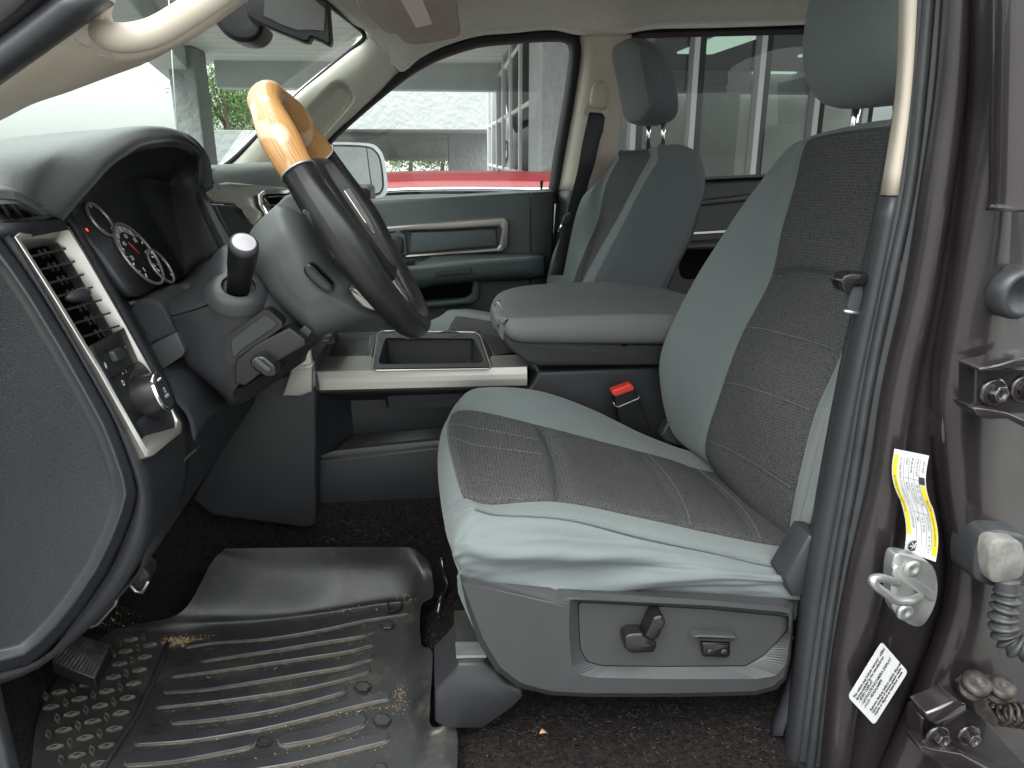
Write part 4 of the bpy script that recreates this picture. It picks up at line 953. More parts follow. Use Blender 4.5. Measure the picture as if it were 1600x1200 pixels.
ctrl = [c + [off(c[-1], .0, .02, -.05)] for c in ctrl]
# spans along columns: 0 inboard drop,1 inboard bolster,2 insert,3 insert,4 outboard bolster,5 side,6 side,7 tuck
def mif(i, j): return 1 if (j in (2, 3) and i >= 2) else 0
def cdisp(s, t):
    # row coordinate s 0..8, col coordinate t 0..8
    d = 0.0
    if s > 1.2:
        for q in (2.0, 4.0):                                            # seams round the insert
            d -= .0045 * math.exp(-((t - q) / .055) ** 2)
        d -= .003 * math.exp(-((t - 5.0) / .03) ** 2)
    if 2 < t < 4:
        for q in (4.05, 5.55, 6.6):
            qq = q - .0 + .10 * math.sin((t - 2) / 2 * math.pi)
            d -= (.010 if q < 4.1 else .0032) * math.exp(-((s - qq) / (.085 if q < 4.1 else .05)) ** 2)
        for q in (2.62, 3.05):                                          # lengthwise stitch rows on the front pad
            if 2.0 < s < 4.0: d -= .0016 * math.exp(-((t - q) / .03) ** 2)
        d += .004 * math.sin((t - 2) / 2 * math.pi)
    if t > 5.0 and s > .5:                                               # loose cloth folds on the side
        w_ = min(1, (t - 5.0) / .5) * min(1, max(0, (8.2 - t)))
        d += w_ * min(1, max(0, s - 1.2)) * .0105 * math.sin(5.6 * (t + .30 * s) + 1.3 * math.sin(1.1 * s) ) * (.55 + .45 * math.sin(1.7 * s + .6))
        d += w_ * .0035 * noise.noise(V(s * 1.3, t * 5.0 + s * 1.5, 2.2))
    return -d * CS
CS = -1
mb = MB(); mb.patch(ctrl, su=16, sv=16, mif=mif, disp=cdisp); cush = mb.build('seat_cushion', [M['cloth'], M['weave']], ds)
# bright stitch rows
def on_ctrl(ctrl, s, t, lift=.0):
    """point of the patch at control coordinates"""
    i = min(int(s), len(ctrl) - 2)
    pts = []
    for r in ctrl:
        j = min(int(t), len(r) - 2); f = t - j
        a = r[j - 1] if j > 0 else r[0] * 2 - r[1]
        d = r[j + 2] if j + 2 < len(r) else r[-1] * 2 - r[-2]
        pts.append(cr1(a, r[j], r[j + 1], d, f))
    f = s - i
    a = pts[i - 1] if i > 0 else pts[0] * 2 - pts[1]
    d = pts[i + 2] if i + 2 < len(pts) else pts[-1] * 2 - pts[-2]
    return cr1(a, pts[i], pts[i + 1], d, f)
def stitches(mb, ctrl, path, n, disp, r=.0005, duty=.55):
    """path(k)->(s,t); dashes of thread along it"""
    prev = None
    def nrm(s, t):
        e = .02
        a = on_ctrl(ctrl, s + e, t) - on_ctrl(ctrl, s - e, t); b = on_ctrl(ctrl, s, t + e) - on_ctrl(ctrl, s, t - e)
        return b.cross(a).normalized()
    for k in range(n):
        s0, t0 = path(k / n); s1, t1 = path((k + duty) / n)
        a = on_ctrl(ctrl, s0, t0) + nrm(s0, t0) * (disp(s0, t0) + .0006)
        b = on_ctrl(ctrl, s1, t1) + nrm(s1, t1) * (disp(s1, t1) + .0006)
        mb.tube([a, b], r, seg=4)
SG = 1
mb = MB(); stitches(mb, ctrl, lambda k: (1.9 + 5.9 * k, 4.86), 120, cdisp); mb.build('stitching', M['stitch'], ds)
mb = MB(); stitches(mb, ctrl, lambda k: (5.72 + .10 * math.sin(k * math.pi), 2.06 + 1.88 * k), 44, cdisp); mb.build('stitching', M['stitch'], ds)
mb = MB(); stitches(mb, ctrl, lambda k: (6.72 + .10 * math.sin(k * math.pi), 2.06 + 1.88 * k), 44, cdisp); mb.build('stitching', M['stitch'], ds)
mb = MB(); stitches(mb, ctrl, lambda k: (2.1 + 1.85 * k, 2.58), 34, cdisp); mb.build('stitching', M['stitch'], ds)
mb = MB(); stitches(mb, ctrl, lambda k: (2.1 + 1.85 * k, 3.0), 34, cdisp); mb.build('stitching', M['stitch'], ds)
mb = MB(); stitches(mb, ctrl, lambda k: (2.06, 2.1 + 1.8 * k), 40, cdisp); mb.build('stitching', M['stitch'], ds)
mb = MB(); pts = []
for k in range(90):
    s = 2.35 + 5.6 * k / 89; pts.append(on_ctrl(ctrl, s, 5.0))
mb.tube(pts, .0016, seg=5); mb.build('welt_seam', M['cloth_dk'], ds)

# backrest: rows bottom -> top, columns inboard -> outboard
bk = [
 [(1098, 712, 1.38), (1104, 722, 1.33), (1112, 732, 1.25), (1166, 786, 1.09), (1234, 846, .935), (1246, 850, .88), (1264, 832, .845)],
 [(1052, 676, 1.39), (1072, 690, 1.34), (1099, 694, 1.25), (1166, 730, 1.09), (1238, 776, .935), (1254, 780, .88), (1278, 765, .835)],
 [(1031, 600, 1.39), (1064, 610, 1.34), (1124, 608, 1.25), (1186, 628, 1.09), (1266, 655, .94), (1286, 662, .88), (1302, 645, .835)],
 [(1038, 535, 1.39), (1086, 532, 1.34), (1156, 522, 1.25), (1226, 540, 1.10), (1306, 560, .95), (1326, 570, .89), (1340, 560, .835)],
 [(1084, 440, 1.39), (1138, 438, 1.34), (1200, 436, 1.25), (1268, 446, 1.10), (1348, 462, .95), (1370, 470, .89), (1385, 470, .84)],
 [(1130, 366, 1.39), (1174, 366, 1.34), (1217, 362, 1.25), (1292, 368, 1.10), (1378, 380, .95), (1402, 385, .89), (1420, 385, .84)],
 [(1177, 298, 1.38), (1207, 298, 1.33), (1236, 296, 1.25), (1308, 296, 1.10), (1404, 300, .95), (1430, 305, .89), (1450, 310, .85)],
 [(1220, 244, 1.36), (1236, 242, 1.31), (1250, 240, 1.24), (1322, 232, 1.10), (1424, 230, .95), (1450, 236, .90), (1470, 245, .86)],
 [(1248, 222, 1.33), (1256, 219, 1.29), (1266, 217, 1.23), (1332, 208, 1.10), (1432, 196, .96), (1458, 205, .91), (1478, 220, .88)]]
bc = [[P(*a) for a in r] for r in bk]
top2 = [off(p, .06, 0, .015) for p in bc[-1]]; top3 = [off(p, .13, 0, -.01) for p in bc[-1]]
bot = [off(p, .06, 0, -.06) for p in bc[0]]
bc = [bot] + bc + [top2, top3]
bc = [[off(r[0], .14, .0, 0), off(r[0], .05, .012, 0)] + r + [off(r[-1], .05, -.012, 0), off(r[-1], .14, 0, 0)] for r in bc]
# spans: 0 back,1 wrap,2 bolster,3 bolster,4 insert,5 insert,6 bolster,7 bolster,8 wrap,9
def bmif(i, j): return 1 if (j in (4, 5) and 1 <= i <= 8) else 0
def bdisp(s, t):
    d = 0.0
    if s < 9.2:
        for q in (4.0, 6.0): d -= .0045 * math.exp(-((t - q) / .055) ** 2)
    d -= .003 * math.exp(-((t - 7.35) / .03) ** 2) * (1 if s < 5 else 0)
    if 4 < t < 6:
        for q, a in ((5.05, .012), (4.05, .0028), (3.05, .0028), (2.05, .0028)):
            qq = q + (.16 * math.sin((t - 4) / 2 * math.pi) if q > 5 else .05 * math.sin((t - 4) / 2 * math.pi))
            d -= a * math.exp(-((s - qq) / (.085 if q > 5 else .035)) ** 2)
        d += .004 * math.sin((t - 4) / 2 * math.pi)
    d += .0012 * noise.noise(V(s * 1.2, t * 1.2, 5))
    return -d * CS
mb = MB(); mb.patch(bc, su=12, sv=14, mif=bmif, disp=bdisp); mb.build('backrest', [M['cloth'], M['weave']], ds)
mb = MB()
for q in (4.0, 3.0, 2.0):
    mb = MB(); stitches(mb, bc, lambda k: (q + .12 + .05 * math.sin(k * math.pi), 4.06 + 1.88 * k), 46, bdisp); mb.build('stitching', M['stitch'], ds)
mb = MB(); stitches(mb, bc, lambda k: (1.0 + 3.6 * k, 7.28), 70, bdisp); mb.build('stitching', M['stitch'], ds)
for (c_, d_, q_, a_, b_2, w_) in ((bc, bdisp, 5.05, 4, 6, .0015), (ctrl, cdisp, 4.05, 2, 4, .0013)):
    mb = MB(); pts = []
    for k in range(40):
        t = a_ + .03 + (b_2 - a_ - .06) * k / 39; s = q_ + (.16 if c_ is bc else .10) * math.sin((t - a_) / 2 * math.pi); e = .02
        nn = (on_ctrl(c_, s, t + e) - on_ctrl(c_, s, t - e)).cross(on_ctrl(c_, s + e, t) - on_ctrl(c_, s - e, t)).normalized()
        pts.append(on_ctrl(c_, s, t) + nn * (d_(s, t) + .0002))
    mb.tube(pts, w_, seg=5); mb.build('seam', M['groove_shade'], ds)  # dark tube laid in the groove as painted shade
# back shell
sx = [(max(p.x for p in r[4:9]) + .10, r[6].z) for r in bc[1:-2]]
lp_ = [V(x, 0, z) for x, z in sx] + [V(x + .06, 0, z) for x, z in reversed(sx)]
mb = MB(); mb.loft([[V(p.x, .87, p.z) for p in lp_], [V(p.x, 1.33, p.z) for p in lp_]], cap0=True); mb.build('back_shell', M['plastic'], ds, bevel=.02, seg=4)
# recliner cover
mb = MB(); mb.prism([(1226, 905), (1266, 838), (1300, 840), (1310, 930), (1238, 934)], .805, .85, cham=4); mb.build('recliner_cover', M['plastic'], ds, bevel=.004)
# headrest
def headrest(name, parent, dx, dy, mats, mif_=None, X0=None):
    c = V(X0 + .055, 1.095, .985)
    L = []
    kx = 1.22 if dy else 1.0
    prof = [(-.052, .115), (-.066, .03), (-.060, -.04), (-.035, -.082), (-.005, -.098), (.035, -.095), (.055, -.06), (.062, .0), (.058, .07), (.035, .125), (.0, .147), (-.03, .142)]
    base = spline([V(a * kx, 0, b) for a, b in prof], 5, closed=True)
    ns = 22; loops = []
    for k in range(ns + 1):
        a = -math.pi / 2 + math.pi * k / ns; t = math.sin(a); t = math.copysign(abs(t) ** .8, t)
        sc = max(.03, 1 - abs(t) ** 4.5) ** .5 if abs(t) < 1 else .03
        sc = max(sc, .03)
        loops.append([V(c.x + dx + p.x * sc - .006 * (1 - t * t), c.y + dy + t * .142, c.z + p.z * (.25 + .75 * sc)) for p in base])
    q = MB(); n_ = len(base); o = len(q.v)
    q.loft(loops, 0, cap0=True, cap1=True, smooth=True)
    if mif_:
        for fi in range(ns * n_): q.m[fi] = mif_(fi // n_, (fi % n_ - 55) % n_)
        q.m[-1] = 1; q.m[-2] = 1
    return q.build(name, mats, parent), c + V(dx, dy, 0)
hx0 = P(1250, 60, 1.22).x
hr, hc = headrest('headrest', ds, 0.0, 0, [M['cloth']], X0=hx0)
for y in (-.055, .055):
    mb = MB(); mb.lathe(hc + V(.015, y, -.17), V(0, 0, 1), [(0, .0065), (.1, .0065)], seg=12); mb.build('headrest_post', M['chrome'], ds)

# side trim of the power seat
so = [(718, 896), (728, 902), (760, 909), (870, 919), (1000, 923), (1110, 927), (1226, 935), (1240, 941), (1240, 965), (1236, 1030), (1228, 1062), (1212, 1078), (1180, 1086), (1060, 1089), (920, 1089), (860, 1086), (810, 1074), (775, 1048), (748, 1005), (728, 945)]
s1 = [(722, 909), (730, 918), (760, 926), (868, 941), (905, 925), (1110, 938), (1226, 948), (1238, 955), (1237, 972), (1232, 1032), (1224, 1058), (1208, 1072), (1178, 1080), (1060, 1083), (920, 1083), (862, 1080), (815, 1068), (782, 1043), (756, 1000), (735, 945)]
mb = MB()
A0 = [P(a[0], a[1], .845) for a in so]; A1 = [P(a[0], a[1], .815) for a in so]; A2 = [P(a[0], a[1], .803) for a in s1]
for i in range(8): A1[i] = P(so[i][0], so[i][1], .8215)
Ab = [V(p.x, 1.0, p.z) for p in A0]
mb.loft([Ab, A0, A1, A2], cap1=False, smooth=False)
# face with the recessed switch panel
r1 = [(890, 936), (1110, 946), (1232, 957), (1234, 1000), (1228, 1038), (1212, 1056), (1180, 1061), (1040, 1061), (930, 1059), (905, 1054), (893, 1040), (889, 990)]
r2 = [(903, 940), (1110, 951), (1232, 963), (1230, 985), (1215, 1003), (1192, 1026), (1165, 1041), (1040, 1042), (940, 1041), (917, 1034), (906, 1015), (904, 985)]
# connect the outer face loop to r1 by nearest resampling
def resample(loop, n, start):
    pts = [Vector(a[:2]) for a in loop]; pts.append(pts[0]); Ls = [0]
    for a, b in zip(pts, pts[1:]): Ls.append(Ls[-1] + (b - a).length)
    out = []
    for k in range(n):
        d = (k / n) * Ls[-1]
        for i in range(len(Ls) - 1):
            if Ls[i] <= d <= Ls[i + 1]:
                f = (d - Ls[i]) / max(1e-9, Ls[i + 1] - Ls[i]); out.append(pts[i].lerp(pts[i + 1], f)); break
    return out
# project r1 radially so both loops share angle order
cc_ = Vector((1060, 1000))
def radial(loop, n=240):
    pts = [Vector(a[:2]) for a in loop]; out = []
    for k in range(n):
        ang = 2 * math.pi * k / n; d = Vector((math.cos(ang), math.sin(ang))); best = None
        for i in range(len(pts)):
            a, b = pts[i], pts[(i + 1) % len(pts)]; e = b - a; den = d.x * e.y - d.y * e.x
            if abs(den) < 1e-9: continue
            ac = a - cc_; t = (ac.x * e.y - ac.y * e.x) / den; s = (ac.x * d.y - ac.y * d.x) / den
            if t > 0 and -1e-6 <= s <= 1 + 1e-6 and (best is None or t > best): best = t
        out.append(cc_ + d * best)
    return out
R0, R1, R2 = radial(s1), radial(r1), radial(r2)
mb2 = MB(); q0 = [P(a.x, a.y, .800) for a in R0]; q1 = [P(a.x, a.y, .7985) for a in R1]; q2 = [P(a.x, a.y, .812) for a in R2]
mb.loft([q0, q1, q2], cap1=False, smooth=False)
tr = mb.build('side_trim', M['plastic_mid'], ds)
mb = MB(); q3 = [P(a.x, a.y, .8125) for a in radial(inset(r2, 1.5))]; mb.loft([[p + V(0, .01, 0) for p in q3], q3], smooth=False); mb.build('switch_panel', M['plastic_mid'], ds)
mb = MB(); q2b = [p + V(0, .001, 0) for p in q2]; mb.tube(spline(q2b, 1, closed=True), .0009, seg=4, closed=True); mb.build('panel_gap', M['void'], ds)
# switches: recliner lever and slide bar
mb = MB(); mb.prism(rdp([(976, 998), (984, 992), (1004, 991), (1025, 1002), (1027, 1010), (1022, 1021), (986, 1022), (976, 1014)], 4), .790, .812, cham=3); mb.build('slide_switch', M['gloss'], ds, bevel=.002)
mb = MB(); mb.prism(rdp([(1008, 996), (1022, 966), (1034, 963), (1040, 968), (1040, 976), (1028, 1000), (1020, 1003)], 4), .786, .812, cham=3); mb.build('recline_switch', M['gloss'], ds, bevel=.002)
mb = MB(); mb.prism(rdp([(1098, 998), (1140, 996), (1141, 1024), (1136, 1028), (1098, 1026)], 3), .8095, .82, cham=1); mb.build('lumbar_recess', M['void'], ds)
mb = MB(); mb.prism(rdp([(1080, 996), (1096, 993), (1150, 995), (1154, 999), (1138, 1004), (1097, 1002)], 3), .800, .82, cham=2); mb.build('lumbar_hood', M['plastic_mid'], ds, bevel=.002)
mb = MB(); mb.prism(rdp([(1098, 1005), (1139, 1006), (1138, 1027), (1099, 1027)], 3), .802, .82, cham=2)
mb.build('lumbar_switch', M['gloss'], ds, bevel=.001)
mb = MB()
for u in (1109, 1131): mb.lathe(P(u, 1018, .8015), V(0, -1, 0), [(0, .0042), (.0015, .0038), (.001, .0)], seg=16)
mb.build('lumbar_dimples', M['plastic_mid'], ds)
# seat rail, front foot cover, wiring
mb = MB(); mb.prism([(712, 1045), (716, 1038), (755, 1036), (775, 1050), (790, 1068), (815, 1076), (818, 1090), (800, 1108), (755, 1140), (700, 1140), (680, 1130), (680, 1080), (700, 1060)], .86, .96, cham=4); mb.build('rail_cover', M['plastic'], ds, bevel=.008)
mb = MB(); mb.prism([(714, 1034), (762, 1034), (778, 1062), (716, 1062)], .875, 1.0); mb.build('seat_rail', M['grimy'], ds, bevel=.003)
mb = MB(); mb.prism([(713, 1024), (758, 1024), (760, 1028), (713, 1029)], .87, .90); mb.build('rail_pin', M['steel'], ds)
for y_ in (1.30, .93):
    mb = MB(); mb.box(V(.36, y_, .08), .58, .05, .06); mb.build('seat_rail', M['black'], ds, bevel=.005)
mb = MB(); mb.box(V(.34, 1.12, .17), .50, .42, .12); mb.build('cushion_pan', M['black'], ds, bevel=.02)
mb = MB(); mb.tube(spline(PP([(690, 872, 1.20), (694, 895, 1.18), (700, 918, 1.15), (690, 935, 1.1), (684, 960, 1.08)]), 5), .006, seg=7); mb.build('wiring_loom', M['gloss'], ds)

# buckle between driver seat and console
bu = empty('belt_buckle', P(985, 640, 1.39), truck, label='black belt buckle with a red release button')
mb = MB(); mb.prism([(957, 612), (992, 603), (1005, 640), (1018, 672), (1010, 690), (975, 690), (966, 650)], 1.395, 1.42, cham=2); mb.build('buckle_body', M['black'], bu, bevel=.003)
mb = MB(); mb.prism(rdp([(956, 611), (986, 600), (992, 606), (990, 610), (962, 620), (957, 617)], 2), 1.388, 1.41, cham=1); mb.build('release_button', M['red_pl'], bu, bevel=.002)
mb = MB(); mb.tube(PP([(958, 628, 1.392), (961, 634, 1.392), (966, 636, 1.392), (997, 623, 1.392), (999, 619, 1.392)]), .0012, seg=5); mb.build('buckle_rim', M['steel'], bu)
mb = MB(); mb.prism([(1032, 682), (1044, 660), (1058, 668), (1068, 690), (1070, 700), (1040, 690)], 1.40, 1.43); mb.build('buckle_stalk', M['plastic_mid'], bu, bevel=.004)

# ------------------------------------------------------------------ passenger seat
ps = empty('front_seat', P(900, 520, 2.05), truck, label='passenger seat with grey green cloth and darker side panel')
pr = [
 [(978, 236, 2.30), (972, 236, 2.18), (1020, 232, 1.96), (1031, 228, 1.86), (1062, 226, 1.84), (1086, 236, 1.845), (1098, 252, 1.88)],
 [(958, 250, 2.32), (968, 250, 2.19), (1018, 246, 1.95), (1030, 250, 1.85), (1068, 244, 1.83), (1092, 256, 1.835), (1102, 275, 1.87)],
 [(938, 280, 2.33), (952, 280, 2.20), (1002, 276, 1.94), (1014, 278, 1.84), (1060, 280, 1.82), (1094, 296, 1.83), (1099, 300, 1.87)],
 [(912, 306, 2.33), (943, 312, 2.20), (984, 310, 1.94), (997, 308, 1.84), (1045, 320, 1.82), (1080, 330, 1.83), (1086, 334, 1.87)],
 [(888, 348, 2.33), (936, 346, 2.20), (963, 350, 1.94), (976, 350, 1.84), (1030, 358, 1.82), (1068, 362, 1.83), (1074, 366, 1.87)],
 [(864, 400, 2.33), (912, 402, 2.20), (933, 402, 1.94), (948, 402, 1.84), (1000, 408, 1.82), (1042, 412, 1.83), (1050, 416, 1.87)],
 [(853, 455, 2.33), (894, 455, 2.20), (908, 455, 1.94), (924, 455, 1.84), (975, 460, 1.82), (1016, 464, 1.83), (1024, 466, 1.87)],
 [(850, 520, 2.33), (886, 520, 2.20), (900, 520, 1.94), (912, 520, 1.84), (960, 520, 1.82), (1000, 520, 1.83), (1010, 520, 1.87)]]
pc = [[P(*a) for a in r] for r in pr]
pc = [[off(p, .09 * max(0, 1 - max(0, k - 2) / 2.2), 0, -.012) for k, p in enumerate(pc[0])]] + pc
pc = [[off(r[0], .14, .03, 0), off(r[0], .04, .015, 0)] + r + [off(r[-1], .02, .10, 0)] for r in pc]
def pmif(i, j): return {3: 1, 5: 2, 6: 2, 7: 2, 8: 2}.get(j, 0) if i >= 1 else (2 if j >= 5 else 0)
def pdisp(s, t):
    d = 0
    for q in (3.0, 4.0, 5.0): d -= .004 * math.exp(-((t - q) / .05) ** 2)
    if 3 < t < 4: d -= .006 * math.exp(-((s - 4.85) / .06) ** 2) + .003 * math.exp(-((s - 6.2) / .05) ** 2)
    return d * PSG
PSG = 1
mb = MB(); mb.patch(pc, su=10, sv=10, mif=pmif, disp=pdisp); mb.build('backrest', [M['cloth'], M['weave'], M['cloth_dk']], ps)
mb = MB(); mb.prism([(1096, 330), (1100, 300), (1080, 332), (1068, 362), (1042, 412), (1016, 464), (1040, 466), (1060, 420), (1085, 370)], 1.86, 2.3); mb.build('back_shell', M['plastic_mid'], ps, bevel=.01)
# cushion seen beyond the console
cc = [[(660, 515, 1.84), (684, 500, 2.05), (690, 496, 2.2), (696, 495, 2.33)], [(700, 520, 1.84), (712, 494, 2.05), (716, 488, 2.2), (722, 486, 2.33)], [(760, 530, 1.84), (757, 500, 2.05), (750, 492, 2.2), (750, 488, 2.33)], [(860, 545, 1.84), (830, 512, 2.05), (815, 502, 2.2), (805, 497, 2.33)]]
mb = MB(); g_ = [[P(*a) for a in r] for r in cc]; g_ = [[off(p, .02, 0, -.12) for p in g_[0]]] + g_ ; g_ = [[off(r[0], 0, -.02, -.08)] + r + [off(r[-1], 0, .02, -.1)] for r in g_]
mb.patch(g_, su=8, sv=8, mif=lambda i, j: 1 if (i >= 2 and j == 1) else 0); mb.build('seat_cushion', [M['cloth'], M['weave']], ps)
hx1 = P(955, 110, 2.21).x
hl = [(1012, 186), (1004, 152), (995, 105), (988, 70), (989, 55), (1006, 51), (1030, 58), (1050, 84), (1066, 122), (1073, 158), (1070, 184), (1046, 194)]
hb = spline([P(a[0], a[1], 1.925) for a in hl], 5, closed=True)
hcn = sum(hb, Vector()) / len(hb); loops = []
for k in range(25):
    a = -math.pi / 2 + math.pi * k / 24; t = math.sin(a); t = math.copysign(abs(t) ** .8, t)
    sc = max(.03, max(0, 1 - abs(t) ** 3.2) ** .5)
    loops.append([V(hcn.x + (p.x - hcn.x) * sc, 2.06 + t * .152, hcn.z + (p.z - hcn.z) * sc) for p in hb])
mb = MB(); mb.loft(loops, cap0=True, cap1=True, smooth=True)
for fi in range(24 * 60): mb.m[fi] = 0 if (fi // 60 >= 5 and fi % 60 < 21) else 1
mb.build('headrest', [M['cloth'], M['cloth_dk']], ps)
for (u, Y) in ((1014, 2.08), (1037, 1.99)):
    mb = MB(); mb.tube([P(u, 185, Y), P(u - 1, 235, Y)], .0065, seg=10); mb.build('headrest_post', M['chrome'], ps)
for (u, Y, w_) in ((1004, 2.3, 5), (985, 2.34, 5)):
    pass
# ------------------------------------------------------------------ dashboard
dash = empty('dashboard', P(200, 600, 1.0), truck, label='black dashboard with bright vent bezel and gauge hood')
# end cap facing the open door
ec = [(-80, 300), (0, 372), (30, 412), (60, 456), (105, 530), (145, 600), (175, 655), (193, 700), (207, 740), (213, 772), (205, 805), (190, 845), (165, 897), (130, 950), (100, 988), (70, 1018), (45, 1038), (0, 1050), (-80, 1060)]
i1 = inset(ec, 4); i2 = inset(ec, 17); i3 = inset(ec, 33)
loops = [[P(a[0], a[1], .84) for a in ec], [P(a[0], a[1], .772) for a in ec], [P(a[0], a[1], .768) for a in i1], [P(a[0], a[1], .757) for a in i2], [P(a[0], a[1], .770) for a in i3]]
mb = MB(); mb.loft(loops, smooth=False, mis=[0, 0, 0, 1], capmi=0); mb.build('end_panel', [M['dash'], M['band']], dash, bevel=.0025)
mb = MB(); mb.tube(PP([(a[0], a[1], .776) for a in ec[1:-1]]), .0022, seg=5); mb.build('panel_gap', M['void'], dash)
# dash face behind the seam: profile pushed across the cab
def across(prof, Y0, Y1, n=6, taper=None):
    """profile of px points at Y0 carried straight across to Y1"""
    base = spline([P(a[0], a[1], Y0) for a in prof], 4)
    rows = []
    for k in range(n + 1):
        Y = Y0 + (Y1 - Y0) * k / n
        rows.append([V(p.x, Y, p.z) for p in base])
    return rows
face = [(-90, 300), (-30, 330), (14, 364), (45, 412), (75, 462), (115, 530), (155, 600), (185, 655), (205, 700), (222, 745), (228, 775), (230, 800), (226, 850), (205, 900), (160, 960), (60, 1045), (-60, 1090)]
basep = spline([P(a[0], a[1], .776) for a in face], 4)
seamA = [(-90, 300), (-30, 338), (1, 371), (31, 411), (62, 455), (107, 529), (147, 599), (177, 654), (195, 699), (209, 740), (215, 772), (208, 805), (193, 845), (168, 897), (120, 965), (60, 1032), (-60, 1062)]
pod = [spline([P(a[0], a[1], .774) for a in seamA], 4), [a.lerp(b, .9) + V(0, -.001, 0) for a, b in zip(spline([P(a[0], a[1], .776) for a in seamA], 4), basep)]] + [[V(p.x, Y, p.z) for p in basep] for Y in (.80, .86, .895, .906, .93)]
mb = MB(); mb.grid(pod, mif=lambda i, j: 9 if (1 <= i <= 4 and 8 <= j < 30) else 0)
kp = [k for k in range(len(mb.f)) if mb.m[k] != 9]
mb.f = [mb.f[k] for k in kp]; mb.uv = [mb.uv[k] for k in kp]; mb.s = [mb.s[k] for k in kp]; mb.m = [0] * len(kp)
mb.build('switch_pod', M['dash'], dash, solid=.004)
mb = MB(); mb.box(V(-.74, 1.62, .40), .34, 1.5, .44); mb.build('daylight_block', M['void'], dash)  # unseen dark box added inside the dash to stop daylight leaking through
# pod inboard cheek
ck_ = [(14, 364), (45, 412), (75, 462), (115, 530), (155, 600), (185, 655)]
b_ = [P(a[0], a[1], .776) for a in ck_]
mb = MB(); mb.add([V(p.x, .93, p.z) for p in b_] + [V(p.x - .16, .932, p.z - .02) for p in b_][::-1], [list(range(12))]); mb.build('pod_cheek', M['dash'], dash, solid=.004)
# knee bolster across to the console
kb = [(140, 590), (172, 612), (198, 655), (214, 700), (226, 745), (230, 775), (232, 800), (229, 850), (222, 890), (190, 930), (130, 990), (60, 1045)]
mb = MB(); mb.grid(across(kb, .80, 1.50, 8)); kbo = mb.build('knee_bolster', M['dash'], dash, solid=.004)
mb = MB()
a_ = V(P(229, 772, .80).x + .0015, .80, P(229, 772, .80).z)
mb.tube([P(228, 782, .795), P(232, 768, .83), P(258, 745, .87), P(300, 708, .93), P(312, 696, .95)], [.003, .003, .0025, .002, .0008], seg=6); mb.build('bolster_crease', M['plastic_mid'], dash)  # lighter tube paints the highlight along the crease
# shoulder block right of the bezel and the shelf below it
mb = MB(); mb.prism([(188, 470), (232, 466), (250, 474), (262, 490), (276, 520), (236, 538), (232, 590), (190, 560)], .945, 1.05, cham=3); mb.build('shoulder_block', M['dash'], dash, bevel=.006)
mb = MB(); mb.prism([(233, 540), (275, 519), (289, 548), (286, 556), (254, 578), (246, 570)], .942, 1.03, cham=2); mb.build('shoulder_pad', M['plastic_mid'], dash, bevel=.004)
sh = [[(248, 585, .93), (262, 572, .96), (292, 562, 1.02)], [(262, 618, .93), (285, 590, .96), (332, 578, 1.02)], [(290, 650, .93), (312, 620, .97), (350, 600, 1.04)], [(300, 690, .92), (330, 650, .98), (372, 628, 1.08)]]
mb = MB(); mb.patch([PP(r) for r in sh], su=5, sv=5); mb.build('lower_shelf', M['dash'], dash, solid=.004)

# gauge hood
rim = [(98, 347, .862), (122, 318, .868), (150, 287, .88), (172, 262, .90), (195, 245, .925), (222, 229, .97), (250, 223, 1.03), (280, 221, 1.12), (303, 230, 1.21), (314, 243, 1.275), (315, 270, 1.29), (313, 300, 1.30)]
o1 = [(84, 338, .842), (110, 305, .85), (140, 273, .865), (162, 248, .885), (188, 229, .915), (216, 213, .965), (246, 209, 1.03), (282, 211, 1.12), (306, 226, 1.21), (317, 243, 1.28), (319, 272, 1.295), (318, 303, 1.305)]
o2 = [(52, 326, .815), (72, 288, .83), (100, 252, .85), (130, 228, .88), (160, 211, .915), (198, 200, .97), (238, 197, 1.04), (272, 202, 1.12), (298, 217, 1.21), (316, 240, 1.285), (322, 268, 1.30), (323, 300, 1.31)]
o3 = [(5, 318, .785), (14, 280, .80), (32, 248, .83), (60, 226, .87), (95, 214, .92), (140, 205, .98), (190, 200, 1.05), (240, 200, 1.14), (285, 212, 1.22), (312, 238, 1.29), (322, 262, 1.31), (326, 290, 1.32)]
R3 = PP(o3)
o4 = [p + V(-.12, 0, -.012) for p in R3]; o5 = [p + V(-.30, 0, -.05) for p in R3]
ri2 = [P(a[0] + 1, a[1] + 2, a[2]) + V(-.012, .0, -.006) for a in rim]
mb = MB(); mb.patch([ri2, PP(rim), PP([(a[0] - 4, a[1] - 4, a[2] - .006) for a in rim]), PP(o1), PP(o2), R3, o4, o5], su=5, sv=5); mb.build('gauge_hood', M['dash_top'], dash, solid=.003)
# cowl top pad in front of hood and at the door end
mb = MB(); mb.patch([[V(-.98, .78, .70), V(-1.0, 1.2, .70), V(-1.0, 1.9, .69), V(-1.0, 2.4, .68)], [V(-.72, .78, .77), V(-.74, 1.2, .77), V(-.74, 1.9, .75), V(-.7, 2.4, .72)], [P(-40, 300, .80), V(-.5, 1.15, .76), V(-.5, 1.9, .75), V(-.5, 2.4, .72)]], su=5, sv=5); mb.build('top_pad', M['dash_top'], dash, solid=.004)
mb = MB(); mb.patch([PP([(-60, 240, .84), (10, 262, .83), (60, 290, .85)]), PP([(-60, 285, .80), (5, 288, .80), (62, 310, .83)]), PP([(-60, 300, .786), (26, 304, .79), (90, 339, .857)])], su=5, sv=5); mb.build('pad_end', M['dash_top'], dash, solid=.003)
mb = MB(); mb.patch([PP([(-60, 359, .777), (20, 350, .784), (92, 341, .858)]), PP([(-60, 366, .775), (15, 360, .777), (98, 348, .868)]), PP([(-60, 380, .780), (14, 372, .784), (104, 358, .875)])], su=5, sv=5); mb.build('pod_brow', M['dash'], dash, solid=.003)
